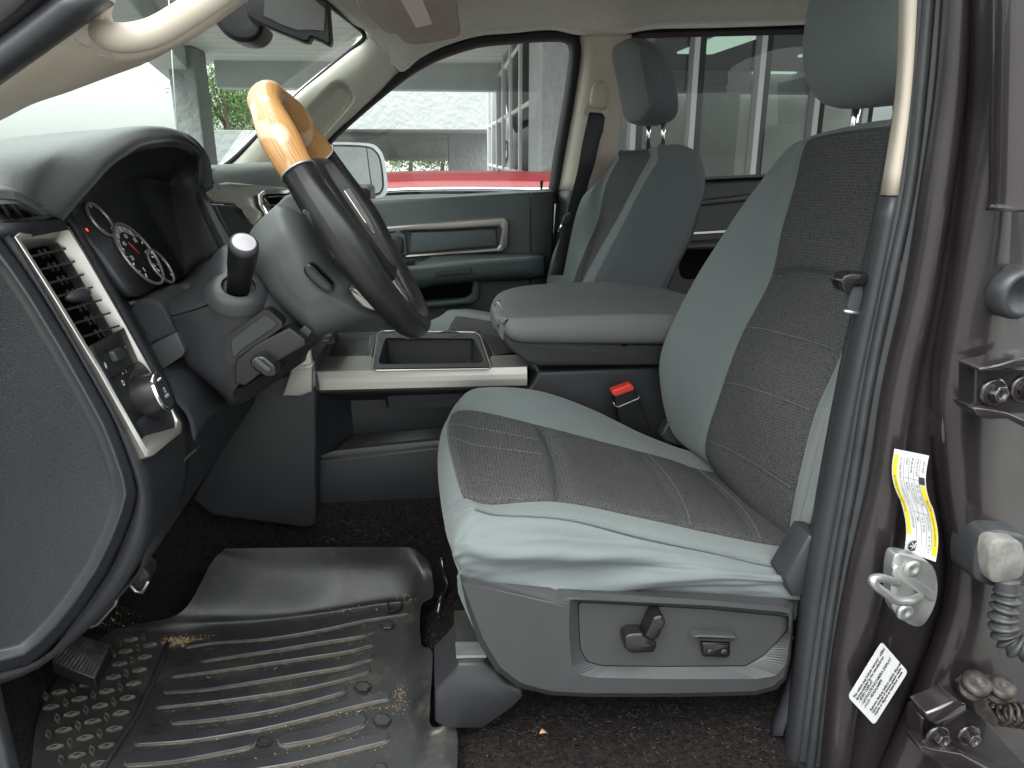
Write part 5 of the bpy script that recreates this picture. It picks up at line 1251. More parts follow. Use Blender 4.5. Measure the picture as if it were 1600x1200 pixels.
# demister grille at the dash end
gq = (P(-50, 300, .782), P(42, 306, .785), P(82, 336, .845), P(-10, 358, .780))
mb = MB(); lo_ = [(-60, 299, .782), (26, 304, .785), (52, 316, .81), (86, 339, .850), (30, 349, .80), (-60, 361, .776)]; li_ = [(-56, 306, .784), (20, 311, .787), (44, 322, .80), (64, 336, .825), (22, 342, .795), (-56, 353, .780)]
mb.loft([PP(lo_), [p + V(0, -.004, .003) for p in PP(lo_)], [p + V(.004, -.003, .0) for p in PP(li_)], [p + V(-.003, .022, -.012) for p in PP(li_)]], mis=[0, 0, 0], capmi=1); mb.build('demister_vent', [M['cover'], M['void']], dash)
mb = MB()
for k in range(6):
    t = (k + .6) / 6; a = P(-56 + 90 * t, 306 + 10 * t, .782 + .012 * t); b = P(-50 + 112 * t, 353 - 14 * t, .780 + .042 * t); mb.tube([a, (a + b) / 2 + V(.0, 0, .002), b], .0022, seg=6)
mb.build('vent_slats', M['plastic_mid'], dash)

# vent and light-switch bezel
def bz(u, v):
    """pod face: px point -> depth across the bezel (near edge .782, far edge .905)"""
    return u, v
bo = [(16, 371, .781), (24, 364, .786), (92, 349, .900), (104, 354, .905), (128, 392, .908), (190, 500, .915), (240, 590, .918), (281, 664, .918), (281, 678, .912), (234, 716, .79), (223, 718, .783), (205, 685, .783), (150, 585, .782), (80, 470, .781), (45, 415, .781)]
bi = [(35, 388, .800), (39, 386, .802), (90, 376, .880), (96, 378, .884), (116, 408, .888), (178, 512, .895), (228, 600, .898), (256, 652, .898), (251, 660, .89), (226, 682, .802), (219, 682, .798), (207, 664, .796), (156, 578, .798), (92, 474, .799), (55, 418, .800)]
bmid = [tuple((Vector(a) * .45 + Vector(b) * .55)) for a, b in zip(bo, bi)]
fwd = V(.008, -.004, .003)
mb = MB(); Lb = [[p - fwd for p in PP(bo)], [p + fwd * .6 for p in PP([tuple(Vector(a) * .93 + Vector(b) * .07) for a, b in zip(bo, bi)])], [p + fwd * .9 for p in PP([tuple(Vector(a) * .6 + Vector(b) * .4) for a, b in zip(bo, bi)])], [p - fwd * .6 for p in PP(bi)], [p - fwd * 2.5 for p in PP(bi)]]
mb.loft(Lb, cap1=False, smooth=False); mb.build('vent_bezel', M['silver'], dash, bevel=.0008)
# dark throat of the vent and flat switch plate
vt = [bi[0], bi[1], bi[2], bi[3], bi[4], bi[5], (196, 524, .896), (146, 542, .80), bi[13], bi[14]]
vp = PP(vt); deep = [p + V(-.09, .0, -.03) for p in vp]
mb = MB(); mb.loft([[p - fwd * 2.3 for p in vp], deep], smooth=False); mb.build('vent_throat', M['void'], dash)
sp_ = [(146, 540, .80), (197, 523, .896), bi[6], bi[7], bi[8], bi[9], bi[10], bi[11], bi[12]]
# slats
mb = MB()
for k in range(7):
    t = (k + .7) / 7.6
    a = Vector((38, 388)).lerp(Vector((148, 545)), t); b = Vector((94, 376)).lerp(Vector((200, 528)), t)
    pa, pb = P(a.x, a.y, .803), P(b.x, b.y, .888)
    bk_ = V(-.022, 0, -.006)
    mb.loft([[pa + bk_, pa + bk_ + V(0, 0, .0012), pb + bk_ + V(0, 0, .0012), pb + bk_], [pa, pa + V(0, 0, .0022), pb + V(0, 0, .0022), pb]], cap0=True)
mb.build('vent_slats', M['plastic'], dash)
mb = MB()
for k in range(7):
    t = (k + .25) / 7.4
    for s in (.58, .72):
        a = Vector((38, 388)).lerp(Vector((148, 545)), t).lerp(Vector((94, 376)).lerp(Vector((200, 528)), t), s)
        b = Vector((38, 388)).lerp(Vector((148, 545)), t + .085).lerp(Vector((94, 376)).lerp(Vector((200, 528)), t + .085), s)
        Y = .803 + .085 * s; mb.tube([P(a.x, a.y, Y) + V(-.010, 0, -.003), P(b.x, b.y, Y) + V(-.010, 0, -.003)], .0018, seg=5)
mb.build('vent_vanes', M['plastic_mid'], dash)
mb = MB(); ka, kb_ = P(104, 466, .822), P(138, 456, .860); mid_ = (ka + kb_) / 2
mb.tube([ka + V(.0, -.002, 0), ka.lerp(kb_, .12), mid_ + V(.004, 0, 0), ka.lerp(kb_, .9), kb_], [.002, .006, .008, .0055, .002], seg=12); mb.build('vent_knob', M['plastic'], dash)
# vent wheel, headlight knob, dimmer
def podpt(s, t):
    """s across 0..1 (near to far), t down 0..1 on the switch plate"""
    a = Vector((150, 556)).lerp(Vector((217, 680)), t); b = Vector((197, 530)).lerp(Vector((251, 654)), t)
    c = a.lerp(b, s); return P(c.x, c.y, .800 + .094 * s)
eN = (podpt(.5, .9) - podpt(.5, .1)).cross(podpt(1, .5) - podpt(0, .5)).normalized()
if eN.x < 0: eN = -eN
eS = (podpt(1, .5) - podpt(0, .5)).normalized(); eT = (podpt(.5, .9) - podpt(.5, .1)).normalized()
eN = eT.cross(eS); eN = eN if eN.x > 0 else -eN
mb = MB(); mb.grid([[podpt(-.07 + 1.12 * j / 6, -.13 + 1.18 * i / 12) - eN * .001 for j in range(7)] for i in range(13)]); mb.build('switch_plate', M['black'], dash, solid=.002)
def obox(mb, c, ls, lt, h, mi=0):
    q_ = [(-1, -1), (1, -1), (1, 1), (-1, 1)]
    mb.loft([[c + eS * a * ls / 2 + eT * b * lt / 2 - eN * .002 for a, b in q_], [c + eS * a * ls / 2 + eT * b * lt / 2 + eN * h for a, b in q_]], mi, cap0=True)
c = podpt(.48, .10)
mb = MB(); obox(mb, c, .036, .020, .0006); mb.build('wheel_recess', M['void'], dash)
mb = MB(); obox(mb, c, .028, .013, .0060); mb.build('vent_wheel', M['plastic_mid'], dash, bevel=.0022)
mb = MB()
for k in range(-6, 7): obox(mb, c + eS * k * .0019, .0008, .0115, .0068)
mb.build('wheel_ribs', M['plastic'], dash)
kc = podpt(.58, .67)
# knob axis: out of the plate
mb = MB(); mb.lathe(kc, eN, [(-.004, .026), (.004, .0262), (.022, .0245), (.026, .0243)], seg=40, caps=False); mb.build('light_knob', M['black'], dash)
mb = MB(); mb.lathe(kc, eN, [(.0255, .0243), (.0285, .0238), (.0300, .0215), (.0296, .0205)], seg=40, caps=False); mb.build('knob_ring', M['chrome'], dash)
mb = MB(); mb.lathe(kc, eN, [(.0292, .0208), (.0298, .0)], seg=40, caps=False); mb.build('knob_face', M['plastic'], dash)
mb = MB(); text_into(mb, 'PUSH', kc + eN * .0306 + eT * .008 - eS * .0085, eS, -eT, .0062)
mb.lathe(kc + eN * .0306 - eT * .001, eN, [(0, .003), (0, .0022)], seg=12, caps=False)
mb.box(kc + eN * .0302 - eT * .015, .0012, .010, .002)
# icons round the knob
for (ang, g) in ((-2.85, 'AUTO'), (-2.4, 'O'), (-1.98, '*'), (-1.55, 'D'), (-3.25, '*')):
    p = kc + eN * .0012 + (eS * math.cos(ang) + eT * math.sin(ang)) * .0335
    text_into(mb, g, p, eS, -eT, .0095 if len(g) < 2 else .0045, align='CENTER')
text_into(mb, '=', podpt(.84, .10) + eN * .0012, eS, -eT, .012); text_into(mb, '#', podpt(.05, .17) + eN * .0012, eS, -eT, .010)
text_into(mb, 'O-0-00', podpt(.42, 1.03) + eN * .0012, eS, -eT, .0062)
text_into(mb, 'A', podpt(.22, .95) + eN * .0012, eS, -eT, .009)
mb.build('switch_markings', M['icon'], dash)
mb = MB(); c = podpt(.66, .93); obox(mb, c, .015, .014, .0045); mb.build('dimmer_wheel', M['plastic_mid'], dash, bevel=.0016)
mb = MB(); a_, b_ = podpt(0, .30), podpt(1, .30); mb.tube([a_ + eN * .0015, b_ + eN * .0015], .0006, seg=4); mb.build('plate_gap', M['void'], dash)

# gauge cluster recess
rl = [(107, 345, .885), (150, 287, .88), (195, 245, .925), (250, 223, 1.03), (303, 230, 1.21), (315, 270, 1.29), (338, 340, 1.27), (364, 386, 1.25), (330, 410, 1.20), (290, 434, 1.14), (245, 450, 1.03), (207, 466, .945), (155, 402, .925)]
fl = [(119, 338, .90), (150, 300, .92), (190, 280, .96), (232, 272, 1.03), (262, 284, 1.12), (266, 300, 1.16), (275, 350, 1.15), (286, 395, 1.145), (289, 425, 1.14), (288, 432, 1.135), (245, 448, 1.03), (208, 461, .935), (164, 402, .91)]
# gauges lie in the plane spanned by the cross-cab axis and the sloping face
g0, g1 = P(165, 322, 1.0), P(262, 455, 1.0); gw = (g1 - g0).normalized(); gy = V(0, 1, 0); gn = gw.cross(gy); gn = gn if gn.x > 0 else -gn
p0_ = P(205, 405, .985)
def OP(u, v, lift=0.0):
    d = ray(u, v); t = (p0_ + gn * lift - CAM).dot(gn) / d.dot(gn); return CAM + d * t
mb = MB(); mb.loft([spline(l, 3, closed=True) for l in ([p + V(-.003, 0, -.002) for p in PP(rl)], [p + V(-.02, .004, 0) for p in PP(rl)], [p.lerp(OP(a[0], a[1]), .5) + V(-.01, 0, 0) for p, a in zip(PP(rl), fl)])] + [[OP(a.x, a.y) for a in spline([Vector(b[:2]) for b in fl], 3, closed=True)]], cap1=True, mis=[0, 0, 0], capmi=1, smooth=True); mb.build('gauge_recess', [M['plastic'], M['gauge']], dash)
mb = MB(); mb.patch([PP([(200, 472, .93), (245, 452, 1.025), (290, 436, 1.13), (330, 412, 1.19), (364, 388, 1.24)]), PP([(205, 490, .97), (262, 484, 1.02), (305, 455, 1.08), (345, 396, 1.15), (366, 392, 1.22)]), PP([(215, 520, 1.05), (275, 510, 1.08), (320, 480, 1.14), (350, 420, 1.2), (370, 410, 1.26)])], su=3, sv=3); mb.build('recess_sill', M['plastic'], dash, solid=.003)
def gauge(u, v, Y, r, name, ticks, nums=None, ry=1.0):
    c = OP(u, v, .003)
    g = MB(); ring = [c + (gy * math.cos(a) * ry + gw * math.sin(a)) * r for a in [k * math.pi / 18 for k in range(36)]]
    g.tube(ring, .0022, seg=6, closed=True); rg = g.build(name, M['door_trim'], dash, label='round gauge with pale ring and tick marks')
    g = MB()
    for k in range(ticks):
        a = math.radians(130 + 280 * k / (ticks - 1)) ; d = gy * math.cos(a) * ry + gw * math.sin(a); tn = (gy * -math.sin(a) * ry + gw * math.cos(a)).normalized()
        l_ = .16 if k % 2 == 0 else .09
        w_ = .0011 if k % 2 == 0 else .0006
        pa, pb = c + d * r * .90, c + d * r * (.90 - l_)
        g.add([pa - tn * w_, pa + tn * w_, pb + tn * w_, pb - tn * w_], [[0, 1, 2, 3]], smooth=False)
    if nums:
        for k, s_ in enumerate(nums):
            a = math.radians(130 + 280 * k / (len(nums) - 1)); d = gy * math.cos(a) * ry + gw * math.sin(a)
            text_into(g, s_, c + d * r * .60 + gw * .003, gy, -gw, .009, align='CENTER')
    if nums:
        band = [[c + (gy * math.cos(a) + gw * math.sin(a)) * r * f for a in [math.radians(190 + 130 * k / 20) for k in range(21)]] for f in (.74, .95)]
        b_ = MB(); b_.grid([[p - gn * .001 for p in l] for l in band]); b_.build('dial_band', M['dial'], dash)
    g.build('gauge_marks', M['icon'], dash)
    return c
c = gauge(217, 397, 1.00, .044, 'speedometer', 17, ['0', '20', '40', '60', '80', '100', '120'])
mb = MB(); mb.tube([c + gn * .001, c + gn * .001 + gy * -.008 - gw * .018], .001, seg=5); mb.build('needle', M['needle'], dash)
gauge(157, 343, .985, .022, 'fuel_gauge', 5)
gauge(251, 416, 1.115, .025, 'temperature_gauge', 5)
mb = MB()
a = OP(136, 359, .002); mb.lathe(a, gn, [(0, .0022), (.001, .0)], seg=10); mb.build('warning_lamp', mat('warning_lamp_red', (.5, .02, .02), emit=((1, .05, .04), .8)), dash)

# passenger half of the dash: pad, bright trim, vent and glovebox face
pf = [(250, 262), (300, 262), (326, 270), (340, 290), (350, 315), (372, 350), (400, 400), (425, 450), (430, 500), (420, 540)]
mb = MB(); mb.grid(across(pf, 1.36, 2.36, 8)); mb.build('passenger_face', M['dash_top'], dash, solid=.004)
tp = [(316, 266, 1.34), (345, 266, 1.5), (378, 272, 1.7), (410, 284, 1.85), (445, 296, 2.0)]
mb = MB(); mb.patch([PP([(300, 262, 1.45), (345, 264, 1.6), (385, 270, 1.8), (425, 284, 1.95), (470, 300, 2.1)]), PP(tp), PP([(317, 276, 1.33), (345, 278, 1.45), (378, 283, 1.65), (408, 293, 1.8), (440, 305, 1.95)]), PP([(321, 294, 1.325), (345, 292, 1.44), (375, 294, 1.6), (405, 300, 1.75), (430, 312, 1.9)])], su=5, sv=5); mb.build('centre_pad', M['dash_top'], dash, solid=.003)
tr = [(321, 295, 1.32), (334, 288, 1.35), (360, 285, 1.42), (400, 289, 1.55), (450, 294, 1.65), (450, 352, 1.58), (400, 360, 1.44), (386, 342, 1.40), (376, 325, 1.37), (366, 319, 1.36), (334, 317, 1.325)]
mb = MB(); mb.loft([[p + V(-.02, 0, 0) for p in PP(tr)], PP(tr)]); mb.build('bright_trim', M['champ'], dash, bevel=.003)
vr = [(400, 304, 1.50), (408, 298, 1.53), (450, 296, 1.60), (450, 340, 1.55), (412, 338, 1.47), (402, 320, 1.48)]
mb = MB(); mb.loft([[p + V(.004, -.004, 0) for p in PP(vr)], [p + V(.008, -.006, .001) for p in PP(vr)], [p + V(.004, -.003, 0) for p in PP([(407, 306, 1.50), (412, 303, 1.53), (452, 302, 1.60), (452, 338, 1.55), (416, 333, 1.47), (408, 320, 1.48)])], [p + V(-.02, 0, 0) for p in PP([(407, 306, 1.50), (412, 303, 1.53), (452, 302, 1.60), (452, 338, 1.55), (416, 333, 1.47), (408, 320, 1.48)])]], mis=[0, 0, 1], capmi=1); mb.build('centre_vent', [M['silver'], M['void']], dash)
mb = MB(); mb.tube(PP([(413, 310, 1.49), (424, 327, 1.49)]), .0015, seg=5); mb.tube(PP([(420, 308, 1.50), (450, 306, 1.58)]), .0015, seg=5); mb.tube(PP([(414, 322, 1.48), (450, 319, 1.56)]), .0015, seg=5); mb.build('vent_slats', M['plastic_mid'], dash)
mb = MB(); mb.loft([[p + V(-.01, 0, 0) for p in PP([(334, 319, 1.315), (364, 321, 1.345), (374, 327, 1.355), (384, 344, 1.385), (398, 364, 1.42), (366, 380, 1.30), (350, 350, 1.30)])], [p + V(.003, -.003, 0) for p in PP([(334, 319, 1.315), (364, 321, 1.345), (374, 327, 1.355), (384, 344, 1.385), (398, 364, 1.42), (366, 380, 1.30), (350, 350, 1.30)])]]); mb.build('side_insert', M['doorp_dk'], dash, bevel=.002)
mb = MB(); mb.loft([[p + V(-.01, 0, 0) for p in PP([(310, 292, 1.30), (319, 294, 1.305), (345, 345, 1.27), (368, 383, 1.25), (355, 388, 1.24), (312, 305, 1.29)])], PP([(310, 292, 1.295), (319, 294, 1.30), (345, 345, 1.265), (368, 383, 1.245), (355, 388, 1.235), (312, 305, 1.285)])]); mb.build('hood_cheek', M['plastic_mid'], dash, bevel=.003)

# ------------------------------------------------------------------ steering column
colm = empty('steering_column', P(400, 450, 1.05), truck, label='black steering column shroud with stalk, hood release and trim')
sh = [[(262, 480, .97), (300, 450, 1.00), (345, 392, 1.06), (362, 386, 1.12), (392, 384, 1.22)],
      [(266, 494, .955), (312, 470, .955), (352, 425, .965), (400, 410, 1.03), (404, 404, 1.14)],
      [(272, 505, .955), (322, 490, .945), (375, 462, .945), (425, 448, .985), (432, 445, 1.1)],
      [(285, 545, .96), (330, 540, .95), (395, 500, .945), (455, 485, .98), (470, 490, 1.08)],
      [(300, 572, .97), (342, 590, .955), (405, 560, .95), (470, 525, .985), (500, 522, 1.08)],
      [(340, 600, 1.02), (352, 616, .975), (368, 622, .965), (395, 600, 1.0), (480, 545, 1.06)],
      [(360, 612, 1.1), (362, 622, 1.04), (372, 628, 1.02), (400, 612, 1.05), (475, 560, 1.1)]]
mb = MB(); mb.patch([PP(r) for r in sh], su=8, sv=8); mb.build('lower_shroud', M['plastic'], colm, solid=.004)
mb = MB(); mb.tube(spline(PP([(268, 494, .935), (310, 482, .932), (345, 468, .932)]), 4), .0011, seg=5); mb.build('shroud_gap', M['void'], colm)
# stalk
sc0, sc1 = P(372, 452, .945), P(380.5, 387, .90)
ax_ = (sc1 - sc0)
mb = MB(); mb.lathe(sc0, ax_, [(-.012, .034), (.0, .030), (.006, .024), (.007, .018)], seg=32, caps=False, rx=1.15); mb.build('stalk_boot', M['plastic_mid'], colm)
Ls = ax_.length
mb = MB(); mb.lathe(sc0, ax_, [(-.01, .0135), (Ls * .5, .0150), (Ls * .52, .0158), (Ls * .60, .0160), (Ls * .62, .0165), (Ls * 1.0, .0172), (Ls * 1.06, .0168)], seg=32); mb.build('wiper_stalk', M['black'], colm)
mb = MB(); mb.lathe(sc0, ax_, [(Ls * 1.055, .0170), (Ls * 1.10, .0165), (Ls * 1.125, .0140)], seg=32, caps=False); mb.build('stalk_ring', M['plastic_mid'], colm)
mb = MB(); mb.lathe(sc0, ax_, [(Ls * 1.12, .0142), (Ls * 1.135, .0125), (Ls * 1.135, 0)], seg=32); mb.build('stalk_button', mat('silver_grey_plastic', (.42, .40, .42), rough=.35), colm)
# pocket and release lever
mb = MB(); mb.prism(rdp([(352, 528), (412, 484), (420, 484), (442, 504), (440, 512), (378, 556), (362, 572), (350, 560)], 6), .928, .955, cham=0); mb.build('pocket_rim', M['black'], colm)
mb = MB(); mb.prism(rdp([(360, 532), (412, 493), (420, 495), (434, 508), (376, 548), (364, 562)], 5), .926, .95, cham=0); mb.build('pocket_cover', M['plastic'], colm, bevel=.001)
mb = MB(); mb.prism([(368, 562), (400, 538), (452, 512), (476, 530), (478, 540), (430, 568), (384, 604), (366, 600)], .924, .96, cham=2); mb.build('lever_recess', M['black'], colm, bevel=.003)
mb = MB(); mb.prism([(364, 612), (385, 604), (432, 570), (440, 575), (400, 600), (372, 624), (364, 620)], .920, .95); mb.build('recess_floor', M['void'], colm)
mb = MB(); mb.prism(rdp([(388, 566), (396, 558), (412, 556), (430, 572), (434, 584), (428, 590), (414, 590), (396, 578)], 5), .900, .945, cham=3); mb.build('brake_release', M['gloss'], colm, bevel=.004)
mb = MB(); mb.prism([(396, 566), (402, 560), (424, 578), (418, 584)], .894, .92, cham=1.5); mb.build('release_rib', M['plastic_mid'], colm, bevel=.002)
mb = MB(); mb.prism(rdp([(464, 520), (476, 508), (488, 518), (478, 532)], 3), .945, .97, cham=1); mb.build('tilt_lever', M['plastic'], colm, bevel=.003)
mb = MB(); mb.tube(spline(PP([(496, 530, 1.3), (506, 534, 1.3), (518, 530, 1.3), (520, 518, 1.3)]), 4), .0022, seg=6)
mb.prism(rdp([(509, 526), (521, 524), (523, 536), (510, 538)], 2), 1.30, 1.33); mb.build('diagnostic_socket', M['black'], colm)

# ------------------------------------------------------------------ steering wheel
wh = empty('steering_wheel', P(537, 328, 1.05), truck, label='steering wheel with worn wood rim section and black leather')
WY = 1.045
pt, pb = P(407, 131, WY), P(664, 521, WY)
wc = (pt + pb) / 2; wb_ax = (pb - pt).normalized(); RR = (pb - pt).length / 2 - .018; wy = V(0, 1, 0); wn = wb_ax.cross(wy); wn = wn if wn.x > 0 else -wn
RY = RR * .96
def wp(a, r=1.0, n_=0.0):
    """a = 0 top, + towards the door (near side)"""
    return wc + (-wb_ax * math.cos(a) * RR - wy * math.sin(a) * RY) * r + wn * n_
def rimseg(name, m, a0, a1, r, n=60, grip=None, caps=True):
    pts = [wp(a0 + (a1 - a0) * k / n) for k in range(n + 1)]
    rr = [(r + (grip(a0 + (a1 - a0) * k / n) if grip else 0)) for k in range(n + 1)]
    q = MB(); rings = []
    for k, p in enumerate(pts):
        a = a0 + (a1 - a0) * k / n; rad = (-wb_ax * math.cos(a) - wy * math.sin(a)).normalized()
        rings.append([p + (rad * math.cos(t) * .90 + wn * math.sin(t) * 1.08) * rr[k] for t in [2 * math.pi * j / 20 for j in range(20)]])
    q.v = []; L = [r_ + [r_[0]] for r_ in rings]
    q.grid(L, smooth=True)
    if caps: q.fan(rings[0]); q.fan(rings[-1])
    return q.build(name, m, wh)
D2 = math.radians
gripf = lambda a: .003 * math.exp(-((abs(a) - D2(62)) / .22) ** 2)
# wood on the near upper arc and on the far upper arc
rimseg('wood_rim', M['wood'], D2(-58), D2(66), .0195, 70, grip=lambda a: .0016 * math.sin(a * 9) )
rimseg('leather_rim', M['leather'], D2(64), D2(303), .0180, 110, grip=lambda a: .0045 * math.exp(-((a - D2(95)) / .28) ** 2) + .0045 * math.exp(-((a - D2(265)) / .28) ** 2))
# collars where wood meets leather
for a in (D2(66), D2(302)):
    q = MB(); ring = []
    rad = (-wb_ax * math.cos(a) - wy * math.sin(a)).normalized(); p = wp(a)
    q.tube([p + (rad * math.cos(t) * .92 + wn * math.sin(t) * 1.08) * .0197 for t in [2 * math.pi * j / 24 for j in range(24)]], .0012, seg=5, closed=True); q.build('rim_collar', M['steel'], wh)
# inner seam line
q = MB(); q.tube([wp(D2(70) + (D2(296) - D2(70)) * k / 70, r=(RR - .0168) / RR, n_=.008) for k in range(71)], .0006, seg=4); q.build('rim_seam', M['plastic_mid'], wh)
# hub pad and spokes
def inwheel(pts, n0, n1, bevelw=.008, mi=None, name='hub', m=None, cham=.008):
    """outline (x toward passenger, y up the wheel) in metres, between heights n0..n1 along the wheel axis"""
    f = lambda x, y, n_: wc + wy * x - wb_ax * y + wn * n_
    L0 = [f(x, y, n0) for x, y in pts]; L1 = [f(x, y, n1) for x, y in pts]
    cx_ = sum(p[0] for p in pts) / len(pts); cy_ = sum(p[1] for p in pts) / len(pts)
    q = MB(); q.loft([L0, L1], cap0=True); return q.build(name, m, wh, bevel=bevelw, seg=3)
hub = [(-.085, .055), (-.06, .085), (.06, .085), (.085, .055), (.082, -.03), (.055, -.085), (.02, -.105), (-.02, -.105), (-.055, -.085), (-.082, -.03)]
inwheel(hub, -.035, .018, .016, name='hub_pad', m=M['leather'])
for s in (-1, 1):
    inwheel([(s * .06, .03), (s * .10, .026), (s * .182, .036), (s * .184, -.03), (s * .15, -.045), (s * .075, -.06)], -.022, .004, .008, name='spoke', m=M['leather'])
    inwheel([(s * .088, .028), (s * .15, .032), (s * .158, .0), (s * .15, -.028), (s * .092, -.034)], .000, .0075, .003, name='switch_bank', m=M['gloss'])
    inwheel([(s * .092, .040), (s * .16, .044), (s * .166, .036), (s * .155, .030), (s * .092, .030)], -.004, .008, .003, name='spoke_trim', m=M['silver'])
    inwheel([(s * .030, -.10), (s * .06, -.09), (s * .088, -.150), (s * .080, -.168), (s * .050, -.180)], -.020, .000, .006, name='lower_spoke', m=M['silver'])
    for j in range(3):
        inwheel([(s * .100, .020 - j * .018), (s * .145, .022 - j * .018), (s * .147, .010 - j * .018), (s * .100, .008 - j * .018)], .0065, .0105, .0012, name='thumb_button', m=M['plastic_mid'])
inwheel([(-.03, .03), (.03, .03), (.026, -.02), (0, -.038), (-.026, -.02)], .016, .020, .002, name='hub_emblem', m=M['silver'])
# rear cover of the hub, towards the dash
rc_ = [(431, 323), (450, 312), (480, 325), (510, 360), (545, 410), (580, 455), (602, 484), (585, 492), (545, 504), (520, 512), (500, 514), (468, 487), (427, 445), (406, 405), (398, 380), (400, 355)]
mb = MB(); mb.pillow(spline([Vector(a) for a in rc_], 3, closed=True), 1.04, .10, n=3.2, ns=22, pw=.8); mb.build('column_cover', M['cover'], wh)
mb = MB(); mb.prism(rdp([(432, 320), (446, 305), (478, 300), (486, 342), (455, 350), (438, 345), (432, 336)], 5), .985, 1.08, cham=4); mb.build('upper_cover', M['dash_top'], wh, bevel=.008)
mb = MB(); mb.prism(rdp([(452, 350), (484, 342), (492, 358), (465, 365), (458, 360)], 3), .98, 1.06, cham=2); mb.build('cover_trim', M['champ'], wh, bevel=.004)
bt3 = [(474, 420), (480, 413), (488, 414), (504, 430), (518, 445), (520, 454), (512, 458), (500, 452), (484, 438), (476, 428)]
mb = MB(); mb.prism([tuple(a) for a in spline([Vector(b) for b in bt3], 3, closed=True)], .925, .96, cham=2); mb.build('rear_button', M['gloss'], wh, bevel=.002)
mb = MB(); mb.prism([tuple(a) for a in spline([Vector(b) for b in inset(bt3, 4)], 3, closed=True)], .921, .93, cham=1); mb.build('button_cap', M['plastic'], wh)
mb = MB(); mb.prism(rdp([(545, 450), (560, 451), (578, 470), (598, 484), (584, 486), (568, 480), (552, 464)], 3), .93, .99, cham=2); mb.build('spoke_back', M['champ'], wh, bevel=.003)
# ------------------------------------------------------------------ centre console
con = empty('console', P(650, 650, 1.5), truck, label='dark floor console with padded armrest, tray and champagne trim')
CY0, CY1 = 1.455, 1.80
# stack side towards the driver
mb = MB(); mb.prism([(400, 600), (440, 590), (490, 595), (494, 612), (494, 820), (480, 826), (330, 806), (300, 780)], 1.40, 1.78, cham=3); mb.build('stack_side', M['plastic'], con, bevel=.004)
mb = MB(); mb.prism([(372, 560), (498, 520), (520, 524), (498, 560), (492, 600), (400, 610)], 1.46, 1.85); mb.build('stack_face', M['plastic'], con, bevel=.004)
# main body under the champagne band with the open side pocket
body = [(492, 612), (600, 608), (830, 606), (838, 590), (1080, 590), (1080, 800), (690, 800), (497, 818)]
po_ = [(494, 614), (690, 609), (740, 607), (740, 690), (690, 697), (498, 720)]
pin = [(548, 626), (690, 622), (740, 620), (740, 663), (690, 669), (553, 681)]
mb = MB()
bkp = [P(a[0], a[1], 1.56) for a in pin]
outp = [P(a[0], a[1], CY0) for a in po_]
mb.loft([outp, [P(a[0], a[1], CY0 + .004) for a in inset(po_, 3)], bkp], capmi=0, smooth=False)
mb.build('side_pocket', M['plastic'], con)
fl_ = [P(500, 712, CY0 + .006), P(528, 702, CY0 + .012), P(740, 681, CY0 + .012), P(740, 692, CY0 + .004)]
mb = MB(); mb.loft([[p + V(0, 0, -.01) for p in fl_], fl_]); mb.build('pocket_ledge', M['plastic_mid'], con, bevel=.002)
mb = MB()
rm = [P(528, 701, CY0 + .014), P(553, 682, 1.555), P(745, 668, 1.555), P(745, 682, CY0 + .014)]
mb.loft([[p + V(0, 0, -.004) for p in rm], [p + V(0, 0, .002) for p in rm]]); mb.build('ribbed_liner', M['black'], con, bevel=.001)
mb = MB()
for k in range(9):
    t = (k + .5) / 9; mb.tube([rm[0].lerp(rm[1], t) + V(.002, 0, .004), rm[3].lerp(rm[2], t) + V(0, 0, .004)], .0026, seg=5)
mb.build('liner_ribs', M['plastic_mid'], con)
mb = MB(); mb.prism([(497, 719), (690, 697), (1080, 690), (1080, 800), (690, 797), (660, 800), (630, 804), (497, 806)], CY0, 1.80, cham=3); mb.build('lower_body', M['plastic'], con, bevel=.003)
mb = MB(); mb.prism([(832, 598), (842, 580), (1080, 572), (1080, 700), (740, 700), (740, 608), (826, 606)], CY0 + .003, 1.80, cham=4); mb.build('rear_body', M['plastic'], con, bevel=.006)
# champagne band: narrow top shelf that rolls down towards the driver
z_ = P(490, 582, 1.47).z
bx_ = [490, 578, 585, 766, 772, 823]
bnd = [[(505, 561, 1.58), (580, 560, 1.58), (586, 577, 1.495), (766, 575, 1.495), (768, 560, 1.56), (812, 558, 1.56)]] + [[(x + dx, y0 - (x - 490) * .024, Yb) for x in bx_] for dx, y0, Yb in ((2, 581.5, 1.476), (0, 584, 1.458), (0, 607, 1.452), (1, 611, 1.464))]
mb = MB(); mb.patch([PP(r) for r in bnd], su=4, sv=3, lin_c=True, lin_r=True, smooth=False); mb.build('champagne_band', M['champ'], con, solid=.006)
# top deck
TZ = P(583, 577, 1.47).z
def TP(u, v, dz=0.0): return PZ(u, v, TZ + dz)
def plate(loops, name, m, bevel=0.0, **k):
    q = MB(); q.loft([[TP(a[0], a[1], dz) for a in l] for l, dz in loops], **k); return q.build(name, m, con, bevel=bevel)
deck = [(505, 562), (520, 520), (560, 519), (700, 512), (800, 524), (815, 560), (800, 566), (600, 568)]
for dk in ([(505, 562), (520, 520), (560, 519), (594, 518), (590, 530), (584, 566)], [(747, 520), (800, 524), (815, 560), (800, 566), (764, 568), (752, 530)], [(594, 516), (700, 512), (747, 515), (747, 519), (594, 518)]):
    plate([(dk, -.05), (dk, -.012)], 'deck', M['plastic'], .002)
to = rdp([(590, 521), (598, 517), (742, 519), (750, 524), (766, 570), (766, 576), (586, 579), (582, 574)], 3)
ti = rdp([(603, 531), (606, 530), (738, 531), (741, 534), (754, 563), (752, 567), (596, 569), (593, 566)], 3)
plate([(to, -.03), (to, .004), (inset(to, 3), .009), (inset(ti, -2), .008), (ti, .002)], 'tray', M['plastic_mid'], 0, cap1=False, smooth=False)
